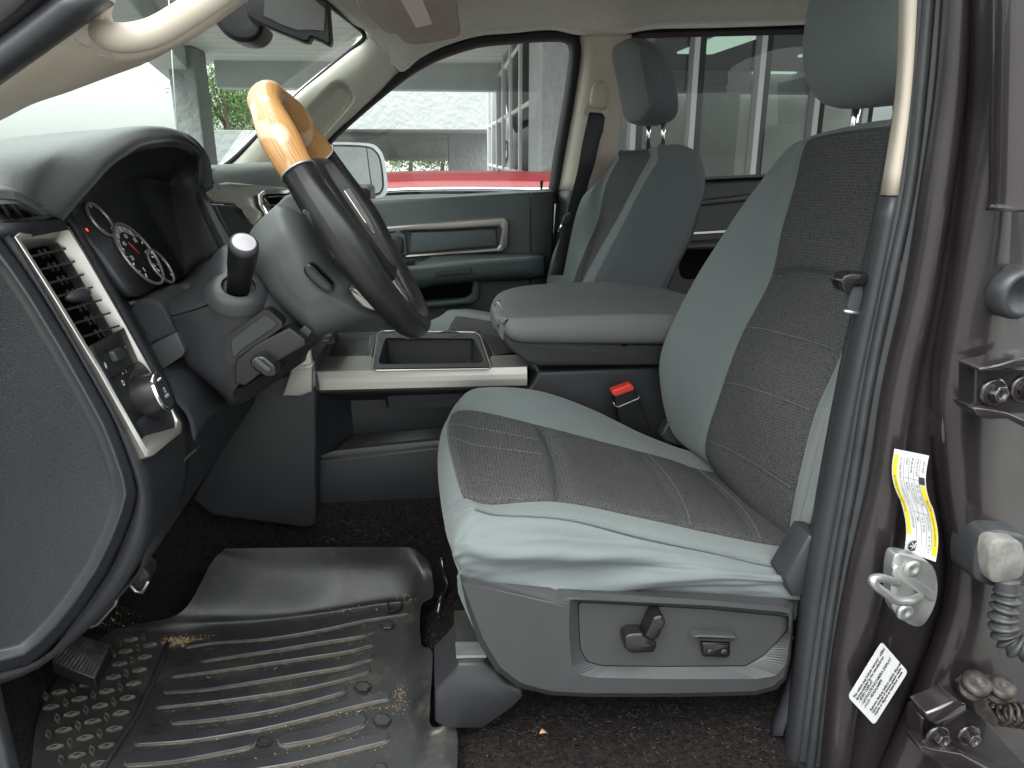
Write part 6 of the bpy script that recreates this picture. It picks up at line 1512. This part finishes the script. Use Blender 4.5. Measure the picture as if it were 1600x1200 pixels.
tw = [TP(a[0], a[1], .002) for a in ti]; tcn = sum(tw, Vector()) / len(tw)
mb = MB(); mb.loft([tw, [tcn + (p - tcn) * .97 + V(0, 0, -.04) for p in tw], [tcn + (p - tcn) * .92 + V(0, 0, -.10) for p in tw]], cap1=True); mb.build('tray_bin', M['plastic'], con)
mb = MB(); mb.tube([TP(a[0], a[1], .006) for a in to], .0016, seg=5, closed=True); mb.build('tray_rim', M['silver'], con)
for (u, v, rx) in ((618, 522, 17), (700, 523, 18)):
    q = MB(); c = TP(u, v, .008); rr = rx / F * 1.9
    q.tube([c + V(math.cos(a) * rr, math.sin(a) * rr, 0) for a in [k * math.pi / 14 for k in range(28)]], .002, seg=5, closed=True); q.build('cup_ring', M['plastic_mid'], con)
lt = [(522, 527), (582, 527), (576, 560), (516, 562)]
plate([(lt, -.011), (inset(lt, 4), -.0115), (inset(lt, 7), -.030)], 'front_bin', M['black'])
plate([([(578, 524), (590, 522), (584, 562), (572, 562)], -.012), ([(580, 526), (588, 524), (582, 560), (575, 560)], -.003)], 'bin_divider', M['plastic_mid'], .002)
plate([([(755, 526), (800, 524), (812, 552), (770, 560)], -.012), ([(757, 529), (796, 527), (806, 550), (772, 556)], -.006)], 'rear_bin', M['black'], .002)
# armrest box and padded lid
bx = [(782, 500), (800, 531), (1080, 541), (1080, 570), (842, 572), (822, 566), (790, 540), (776, 508)]
bxf = [(800, 452), (812, 470), (1000, 478), (1000, 500), (836, 502), (823, 497), (806, 476), (797, 457)]
mb = MB(); mb.loft([PP(bxf, 1.78), PP(bx, 1.432), PP(inset(bx, 3), 1.428)], cap0=True); mb.build('armrest_box', M['plastic_mid'], con, bevel=.008)
mb = MB(); mb.prism([(968, 533), (984, 534), (982, 539), (977, 542), (972, 541)], 1.424, 1.44); mb.build('lid_notch', M['void'], con, bevel=.001)
lid = [[(792, 456, 1.76), (830, 448, 1.79), (900, 444, 1.79), (960, 443, 1.79), (1030, 452, 1.79), (1090, 468, 1.79)],
       [(780, 462, 1.70), (815, 452, 1.74), (890, 449, 1.74), (960, 448, 1.74), (1040, 458, 1.74), (1110, 475, 1.74)],
       [(772, 478, 1.60), (800, 466, 1.60), (880, 466, 1.60), (970, 464, 1.60), (1060, 470, 1.60), (1140, 480, 1.60)],
       [(776, 495, 1.475), (799, 494, 1.447), (880, 491, 1.446), (980, 488, 1.446), (1070, 490, 1.446), (1150, 493, 1.446)],
       [(783, 503, 1.437), (804, 503, 1.421), (880, 500, 1.420), (980, 498, 1.420), (1070, 499, 1.420), (1150, 502, 1.420)],
       [(788, 516, 1.425), (808, 529, 1.415), (880, 531, 1.415), (980, 531, 1.415), (1070, 531, 1.415), (1150, 531, 1.415)],
       [(790, 519, 1.45), (808, 532, 1.45), (880, 534, 1.45), (980, 534, 1.45), (1070, 534, 1.45), (1150, 534, 1.45)]]
LL = [PP(r) for r in lid]; LL = [[off(r[0], -.004, .0, -.02)] + r for r in LL]
mb = MB(); mb.patch(LL, su=7, sv=7); mb.build('armrest_lid', M['lid'], con, solid=.004)
lt_ = PP([(773, 473, 1.60), (781, 467, 1.605), (791, 482, 1.50), (796, 498, 1.425), (787, 507, 1.42), (777, 494, 1.48)])
mb = MB(); mb.loft([[p + V(.012, .004, 0) for p in lt_], [p + V(-.004, -.004, 0) for p in lt_]]); mb.build('lid_latch', M['gloss'], con, bevel=.002)
lc_ = sum(lt_, Vector()) / 6
mb = MB(); mb.tube([lc_ + (p - lc_) * .82 + V(-.006, -.006, 0) for p in lt_], .0011, seg=5, closed=True); mb.build('latch_rim', M['silver'], con)
# embossed emblem on the lid
mb = MB()
for cv in ([(1.15, 2.35), (.75, 2.45), (.45, 2.75), (.35, 3.1), (.5, 3.4), (.85, 3.5)], [(1.15, 2.35), (1.45, 2.5), (1.6, 2.75)], [(1.6, 2.75), (1.35, 2.95), (1.5, 3.1), (1.2, 3.3), (.85, 3.5)], [(.8, 2.75), (1.1, 2.95), (.8, 3.15)]):
    pts = spline([on_ctrl(LL, a, b) + V(0, 0, .0006) for a, b in cv], 5); mb.tube(pts, .0016, seg=6)
mb.build('lid_emblem', M['lid'], con)
# light bracket under the column, at the stack corner
mb = MB(); mb.prism([(441, 619), (456, 575), (470, 577), (488, 573), (488, 612), (470, 619)], 1.36, 1.40, cham=1); mb.build('kick_bracket', M['champ'], con, bevel=.002)
mb = MB(); mb.prism([(454, 550), (482, 532), (487, 569), (470, 571), (457, 574)], 1.345, 1.36, cham=.8); mb.build('bracket_clip', mat('ivory_plastic', (.55, .54, .47), rough=.5), con, bevel=.0015)
mb = MB(); mb.lathe(P(471, 563, 1.343), V(0, -1, 0), [(0, .003), (.001, 0)], seg=10); mb.build('clip_hole', M['void'], con)

# ------------------------------------------------------------------ mirror and sun visor
rv = empty('rear_view_mirror', P(430, 30, 1.55), truck, label='rear view mirror with black housing on its windshield mount')
h0 = [(388, -20), (386, 12), (392, 28), (412, 40), (440, 52), (468, 63), (482, 65), (486, 58), (505, 66), (513, 70), (517, 62), (514, 20), (512, 4), (500, -4), (460, -25)]
mb = MB(); mb.prism([tuple(a) for a in spline([Vector(b) for b in h0], 2, closed=True)], 1.52, 1.56, cham=3); mb.build('mirror_housing', M['black'], rv, bevel=.006)
g0_ = [(414, -14), (412, 24), (440, 38), (466, 47), (484, 46), (506, 48), (508, 14), (490, -2), (460, -18)]
pts = [P(a[0], a[1], 1.515) for a in g0_]; mb = MB(); mb.fan(pts); mb.build('mirror_glass', mat('reflected_headliner_grey', (.06, .06, .056), rough=.28, metal=.4), rv, solid=.001)  # dull grey colour stands in for the headliner reflected in the mirror
mb = MB(); mb.prism([tuple(a) for a in spline([Vector(b) for b in [(332, -20), (332, 26), (340, 42), (356, 58), (376, 65), (396, 63), (408, 52), (410, 38), (395, 25), (388, -20)]], 3, closed=True)], 1.56, 1.66, cham=6); mb.build('mirror_mount', M['black'], rv, bevel=.004)
vs_ = empty('sun_visor', P(640, 30, 2.1), truck, label='sun visor with a pink warning label')
vz = [(556, -30), (557, -6), (562, 10), (600, 48), (607, 52), (620, 52), (628, 62), (636, 68), (650, 71), (690, 65), (712, 60), (719, 55), (720, 48), (716, 20), (712, -30)]
def VY(u, v): return 1.98 + (v - 0) * .0035 + (u - 640) * .0002
mb = MB(); L_ = [P(a[0], a[1], VY(*a)) for a in vz]
Li = [P(a[0], a[1], VY(*a) - .012) for a in inset(vz, 2.5)]
mb.loft([[p + V(0, .018, .0) for p in Li], [p + V(0, .008, 0) for p in L_], L_, Li], cap0=True, smooth=False); mb.build('visor_panel', M['visor'], vs_, bevel=.003)
mb = MB(); mb.tube([p + V(0, -.004, 0) for p in L_], .0028, seg=6, closed=True); mb.build('visor_piping', M['beige_far'], vs_)
ql = [(627, 1), (658, -6), (676, 37), (650, 43)]
mb = MB(); mb.fan([P(a[0], a[1], VY(*a) - .0145) for a in ql]); mb.build('warning_label', M['pink'], vs_, solid=.0006)
mb = MB()
def lq(s, t): a = Vector(ql[0]).lerp(Vector(ql[1]), s).lerp(Vector(ql[3]).lerp(Vector(ql[2]), s), t); return P(a.x, a.y, VY(a.x, a.y) - .0156)
for k in range(11):
    t = .06 + k * .085
    if .42 < t < .58: continue
    mb.add([lq(.08, t), lq(.92 - (k % 3) * .08, t), lq(.92 - (k % 3) * .08, t + .025), lq(.08, t + .025)], [[0, 1, 2, 3]], smooth=False)
text_into(mb, 'AIRBAG', lq(.12, .58), (lq(1, .5) - lq(0, .5)).normalized(), (lq(.5, 0) - lq(.5, 1)).normalized(), .010)
mb.build('label_print', M['pink_ink'], vs_)
mb = MB(); mb.patch([PP([(440, -30, 1.80), (500, -30, 1.9), (560, -30, 2.0)]), PP([(470, -16, 1.9), (520, -12, 1.96), (560, 6, 2.0)])], su=3, sv=2); 

# ------------------------------------------------------------------ pedals
def pedal(name, pts, z, label, ribs=None):
    pass
pe = empty('pedal', P(130, 1010, 1.0), truck, label='ribbed footrest beside the door')
fr_ = [PZ(118, 992, .10), PZ(174, 1010, .07), PZ(148, 1060, .05), PZ(80, 1034, .08)]
mb = MB(); mb.loft([[p + V(0, 0, -.02) for p in fr_], fr_]); mb.build('pad', M['black'], pe, bevel=.002)
mb = MB()
for k in range(12):
    t = (k + .5) / 12; mb.tube([fr_[0].lerp(fr_[1], t) * 1.0 + V(0, 0, .002), fr_[3].lerp(fr_[2], t) + V(0, 0, .002)], .0017, seg=5)
mb.build('pad_ribs', M['grimy'], pe)
pe = empty('pedal', P(170, 950, 1.05), truck, label='brake pedal with toothed metal edge showing under the dash')
bp_ = [PX(185, 925, -.41), PX(180, 945, -.41), PX(152, 976, -.41), PX(140, 979, -.41), PX(136, 970, -.41), PX(160, 940, -.41)]
mb = MB(); mb.loft([[p + V(-.012, 0, .0) for p in bp_], bp_]); mb.build('pad', M['black'], pe, bevel=.002)
mb = MB(); mb.tube(PP([(186, 924, 1.02), (180, 944, 1.02), (152, 975, 1.02), (142, 979, 1.02), (136, 972, 1.02)]), .003, seg=6)
for k in range(5):
    a = Vector((178, 945)).lerp(Vector((148, 975)), k / 4); b = a + Vector((-9, -7)); mb.tube([P(a.x, a.y, 1.02), P(b.x, b.y, 1.02)], .0022, seg=5)
mb.build('metal_edge', M['steel'], pe)
pe = empty('pedal', P(215, 905, 1.15), truck, label='accelerator pedal with pale metal edge')
mb = MB(); mb.prism([(195, 905), (208, 893), (222, 885), (232, 898), (232, 910), (222, 925), (212, 926)], 1.12, 1.16, cham=2); mb.build('pad', M['grimy'], pe, bevel=.004)
mb = MB(); mb.tube(PP([(196, 905, 1.115), (212, 924, 1.115), (222, 926, 1.115), (232, 908, 1.115)]), .003, seg=6); mb.build('metal_edge', M['steel'], pe)

# ------------------------------------------------------------------ floor mat
mat_pts = []
# rows run from the firewall wall of the tray to the near edge, px columns left -> right (u, v, z)
rowsm = [
 [(352, 857, .125), (430, 856, .125), (520, 855, .125), (600, 855, .125), (640, 856, .12), (660, 868, .10), (672, 880, .085)],
 [(330, 880, .10), (425, 900, .075), (520, 895, .075), (600, 890, .075), (645, 890, .08), (664, 905, .07), (676, 905, .075)],
 [(285, 955, .05), (410, 955, .03), (500, 948, .028), (590, 935, .03), (640, 930, .035), (660, 930, .05), (676, 932, .06)],
 [(215, 975, .03), (385, 975, .012), (480, 965, .012), (590, 948, .014), (640, 945, .018), (653, 950, .03), (658, 948, .045)],
 [(175, 985, .012), (340, 1005, .012), (450, 1000, .010), (560, 985, .010), (625, 985, .012), (645, 1000, .02), (658, 1005, .04)],
 [(130, 1020, .012), (300, 1050, .012), (430, 1050, .010), (540, 1040, .010), (605, 1040, .012), (640, 1045, .02), (675, 1020, .045)],
 [(90, 1060, .012), (270, 1100, .012), (410, 1100, .010), (540, 1100, .010), (610, 1100, .012), (640, 1100, .015), (672, 1100, .04)],
 [(60, 1120, .012), (240, 1150, .012), (400, 1150, .010), (540, 1150, .010), (620, 1150, .012), (655, 1145, .015), (675, 1135, .035)],
 [(50, 1190, .012), (215, 1200, .012), (390, 1200, .010), (540, 1200, .010), (630, 1195, .012), (668, 1180, .02), (712, 1138, .03)],
 [(45, 1260, .012), (200, 1260, .012), (380, 1260, .010), (540, 1260, .010), (640, 1260, .012), (680, 1240, .02), (714, 1220, .03)]]
mc = [[PZ(a[0], a[1], a[2]) for a in r] for r in rowsm]
mb = MB(); mb.patch(mc, su=8, sv=8, lin_c=False)
# raised bars: rounded slots following gently curved lines
def bar(path, wpx, h=.0045, z0=.0105, mi=1):
    """path of px points on the mat floor; wpx = half width in px"""
    base = [PZ(a[0], a[1], z0) for a in path]; c = spline(base, 6)
    n = len(c); w_ = wpx / F * 1.15
    def ringat(k, off_, z):
        return None
    L, R = [], []
    for i in range(n):
        t = (c[min(i + 1, n - 1)] - c[max(i - 1, 0)]).normalized(); s = V(-t.y, t.x, 0).normalized()
        L.append((c[i], s))
    def outline(w2, z):
        o = [p + s * w2 for p, s in L]
        pe_, s = L[-1]; t = V(s.y, -s.x, 0)
        o += [pe_ + s * w2 * math.cos(a) + t * w2 * math.sin(a) for a in [math.pi * k / 7 for k in range(1, 7)]]
        o += [p - s * w2 for p, s in reversed(L)]
        pe_, s = L[0]; t = V(-s.y, s.x, 0)
        o += [pe_ - s * w2 * math.cos(a) + t * w2 * math.sin(a) for a in [math.pi * k / 7 for k in range(1, 7)]]
        return [V(p.x, p.y, z) for p in o]
    mb.loft([outline(w_ * 1.13, z0 - .008), outline(w_ * 1.11, z0 + .0026), outline(w_ * 1.02, z0 + .0035), outline(w_, z0 + h), outline(w_ * .84, z0 + h + .0012)], mi, smooth=False, mis=[2, 2, 1, 1])
bars = [([(296, 1011), (340, 1004), (420, 998), (500, 985), (570, 970), (636, 960)], 6),
        ([(322, 1031), (380, 1022), (440, 1013), (500, 1003), (560, 994), (578, 987)], 8.5),
        ([(275, 1056), (340, 1048), (420, 1036), (480, 1027), (540, 1018), (578, 1008)], 7),
        ([(266, 1079), (330, 1074), (420, 1060), (480, 1050), (540, 1040), (574, 1029)], 9),
        ([(252, 1104), (330, 1096), (420, 1084), (480, 1074), (540, 1060), (572, 1050)], 7),
        ([(279, 1126), (340, 1120), (420, 1108), (480, 1094), (532, 1080)], 10),
        ([(222, 1160), (300, 1154), (400, 1138), (480, 1120), (560, 1100), (602, 1091)], 9),
        ([(212, 1188), (280, 1182), (385, 1162)], 13),
        ([(450, 1157), (500, 1148), (560, 1130)], 13),
        ([(250, 1216), (350, 1205), (450, 1190), (540, 1170), (598, 1156)], 10)]
for pth_, w_ in bars: bar(pth_, w_)
def hexa(u, v, r, ry):
    lp = [(u + r * math.cos(a), v + ry * math.sin(a)) for a in [k * math.pi / 3 for k in range(6)]]
    mb.loft([[PZ(a[0], a[1], .004) for a in lp], [PZ(a[0], a[1], .015) for a in lp], [PZ(a[0], a[1], .017) for a in inset(lp, 2)]], 1, smooth=False)
for (u, v, r, ry) in ((605, 975, 12, 8), (566, 1072, 14, 9), (597, 1124, 15, 11), (594, 1200, 12, 10)): hexa(u, v, r, ry)
for (u, v, r, ry) in ((292, 1031, 13, 8), (245, 1128, 15, 10), (412, 1157, 12, 9)):
    lp = [(u + r * math.cos(a), v + ry * math.sin(a)) for a in [k * math.pi / 12 for k in range(24)]]
    mb.loft([[PZ(a[0], a[1], .004) for a in lp], [PZ(a[0], a[1], .0145) for a in lp], [PZ(a[0], a[1], .0145) for a in inset(lp, 2.5)], [PZ(a[0], a[1], .0115) for a in inset(lp, 4)]], 1, smooth=False)
# tread diamonds on the footrest side: real grid on the mat, two leaning directions
o_m = PZ(206, 1068, .02); ga = (PZ(186, 1004 + 0, .02) - PZ(150, 1075, .02)); 
def diamond(c, d, w_, l_):
    s = V(-d.y, d.x, 0); z = c.z
    o = [c + d * l_, c + s * w_, c - d * l_, c - s * w_]; i_ = [c + (p - c) * .86 for p in o]; k_ = [c + (p - c) * .55 for p in o]
    mb.loft([[V(p.x, p.y, z - .006) for p in o], [V(p.x, p.y, z - .0008) for p in o], [V(p.x, p.y, z + .0018) for p in i_], [V(p.x, p.y, z + .0010) for p in k_]], 1, smooth=False, mis=[2, 2, 2], capmi=1)
dA = (PZ(232, 1062, .016) - PZ(210, 1066, .016)).normalized(); dB = (PZ(216, 1075, .016) - PZ(210, 1060, .016)).normalized()
# lattice basis measured on the photo: along the rows and down the columns
pA = Vector((201, 1099)); eU = Vector((-26, 26.5)); eV = Vector((26.5, 13.0))
def in_region(u, v):
    # right border line from (258, 1000) to (165, 1200); left border from (50,1075) to (80,1200); top edge
    xr = 262 - (v - 1000) * .49; xl = 62 + max(0, (v - 1060)) * .12
    top = 985 if u > 185 else (1062 if u < 160 else 1062 - (u - 160) * 3.0)
    return xl < u < xr - 12 and v > top + 4 and v < 1240
rows_ = [  # centres of forward-leaning diamonds read off the photo, repeated along the foot rest
]
mC = lambda u, v: PZ(u, v, .0155)
b0, b1 = mC(196, 1017), mC(156, 1102)                        # along the foot rest direction (towards the door)
stepA = (b1 - b0) / 4.0
c1_ = mC(226, 1026) - mC(196, 1017)
stepB = V(c1_.x, c1_.y, 0)
for i in range(-3, 14):
    for j in range(-7, 6):
        p = b0 + stepA * i + stepB * j
        # project back to px to test the region
        d_ = p - CAM; k = d_.dot(FW); u = CX + F * d_.dot(RT) / k; v = CY - F * d_.dot(UP) / k
        if in_region(u, v): diamond(V(p.x, p.y, .0155), dA, .0040, .0112)
        p2 = p + stepA * .5 + stepB * .5
        d_ = p2 - CAM; k = d_.dot(FW); u = CX + F * d_.dot(RT) / k; v = CY - F * d_.dot(UP) / k
        if in_region(u, v): diamond(V(p2.x, p2.y, .0155), dB, .0040, .0112)
# long groove that divides the mat
mb.tube([PZ(262, 1005, .016), PZ(252, 1035, .015), PZ(215, 1115, .015), PZ(160, 1200, .015), PZ(130, 1260, .015)], .0045, seg=6, flat=.5, mi=1)
# clip in the corner
lp = rdp([(604, 948), (606, 938), (625, 936), (629, 940), (626, 950), (616, 956), (606, 957)], 2); mb.loft([[PZ(a[0], a[1], .006) for a in lp], [PZ(a[0], a[1], .022) for a in lp], [PZ(a[0], a[1], .022) for a in inset(lp, 2)], [PZ(a[0], a[1], .014) for a in inset(lp, 3)]], 1)
fm = mb.build('floor_mat', [M['rubber'], M['rubber_rib'], M['rubber_dust']], None, solid=0.0)
tag(fm, 'black rubber floor mat with raised bars and dried dirt on the driver floor', 'floor mat')

# ------------------------------------------------------------------ dirt on the mat, lint on the carpet
rnd = random.Random(7)
mb = MB()
def crumb(p, s):
    vs = [p + Vector((rnd.gauss(0, 1), rnd.gauss(0, 1), abs(rnd.gauss(0, .6)))).normalized() * s * rnd.uniform(.6, 1.2) for _ in range(5)]
    mb.add(vs, [[0, 1, 2], [0, 2, 3], [0, 3, 4], [1, 2, 3], [1, 3, 4], [0, 1, 4]], smooth=False)
def spread(u, v, su, sv, n, z, s=(.0006, .0016), rot=0.0):
    for _ in range(n):
        a, b = rnd.gauss(0, 1) * su, rnd.gauss(0, 1) * sv
        uu = u + a * math.cos(rot) - b * math.sin(rot); vv = v + a * math.sin(rot) + b * math.cos(rot)
        crumb(PZ(uu, vv, z), rnd.uniform(*s))
spread(275, 1003, 12, 4, 520, .0135); spread(300, 999, 20, 2.5, 220, .014); spread(180, 962, 16, 9, 60, .03, (.0008, .0024), -.5)
spread(560, 1110, 60, 3, 90, .013, rot=-.12); spread(500, 1175, 50, 5, 110, .013, rot=-.15); spread(625, 1090, 6, 14, 90, .016)
spread(635, 932, 10, 3, 60, .035); spread(540, 955, 40, 4, 90, .022, rot=-.15); spread(410, 1140, 30, 5, 50, .013, rot=-.2)
for pth_, w_ in bars:
    for (a, b) in zip(pth_, pth_[1:]):
        for _ in range(22):
            t = rnd.random(); u = a[0] + (b[0] - a[0]) * t; v = a[1] + (b[1] - a[1]) * t + w_ * rnd.choice((1.25, 1.25, -1.2)) + rnd.gauss(0, 1); crumb(PZ(u, v, .0125), rnd.uniform(.0004, .0012))
for _ in range(260):
    u, v = rnd.uniform(190, 620), rnd.uniform(990, 1200); crumb(PZ(u, v, .0165), rnd.uniform(.0002, .0007))
d_ = mb.build('dirt', M['grit'], None); tag(d_, 'dry tan dirt crumbs scattered over the rubber mat', 'dirt', kind='stuff')
mb = MB()
def hair(p, L, r=.00022):
    a = rnd.uniform(0, 6.28); pts = [p]; d = a
    for _ in range(5):
        d += rnd.gauss(0, .6); pts.append(pts[-1] + V(math.cos(d), math.sin(d), rnd.gauss(0, .12)) * L / 5)
    mb.tube(pts, r, seg=3)
def cz(u, v, dz=.010):
    """px point on the carpet (iterates because the floor is not flat)"""
    z = 0.0
    for _ in range(5):
        p = PZ(u, v, z); z = fz(p.x, p.y) + dz
    return PZ(u, v, z)
for _ in range(330):
    u, v = rnd.uniform(730, 1210), 1100 + abs(rnd.gauss(0, 1)) * 45; hair(cz(u, v), rnd.uniform(.003, .008), rnd.uniform(.00008, .00016))
for _ in range(150):
    u, v = rnd.uniform(655, 740), rnd.uniform(925, 1040); hair(cz(u, v), rnd.uniform(.003, .008), rnd.uniform(.0001, .0002))
for _ in range(70):
    u, v = rnd.uniform(510, 690), rnd.uniform(812, 850); hair(cz(u, v), rnd.uniform(.003, .008), rnd.uniform(.0001, .0002))
for _ in range(60):
    u, v = rnd.uniform(660, 1200), rnd.uniform(1095, 1190); crumb(cz(u, v), rnd.uniform(.0005, .0012))
for _ in range(50):
    u, v = rnd.uniform(500, 740), rnd.choice((rnd.uniform(815, 850), rnd.uniform(930, 1020))); crumb(cz(u, v), rnd.uniform(.0005, .0013))
d_ = mb.build('lint', M['lint'], None); tag(d_, 'pale lint and hairs caught on the black carpet', 'lint', kind='stuff')
lf = MB(); p = cz(849, 1146, .013); lf.add([p + V(-.006, 0, 0), p + V(0, -.002, .003), p + V(.006, .0, 0), p + V(.001, .006, .002), p + V(-.002, .005, .005)], [[0, 1, 2, 3, 4]]); lf_ = lf.build('leaf', mat('dry_leaf', (.42, .22, .12), rough=.8), None, solid=.0005); tag(lf_, 'tiny dry brown leaf scrap on the carpet below the seat switches', 'leaf')
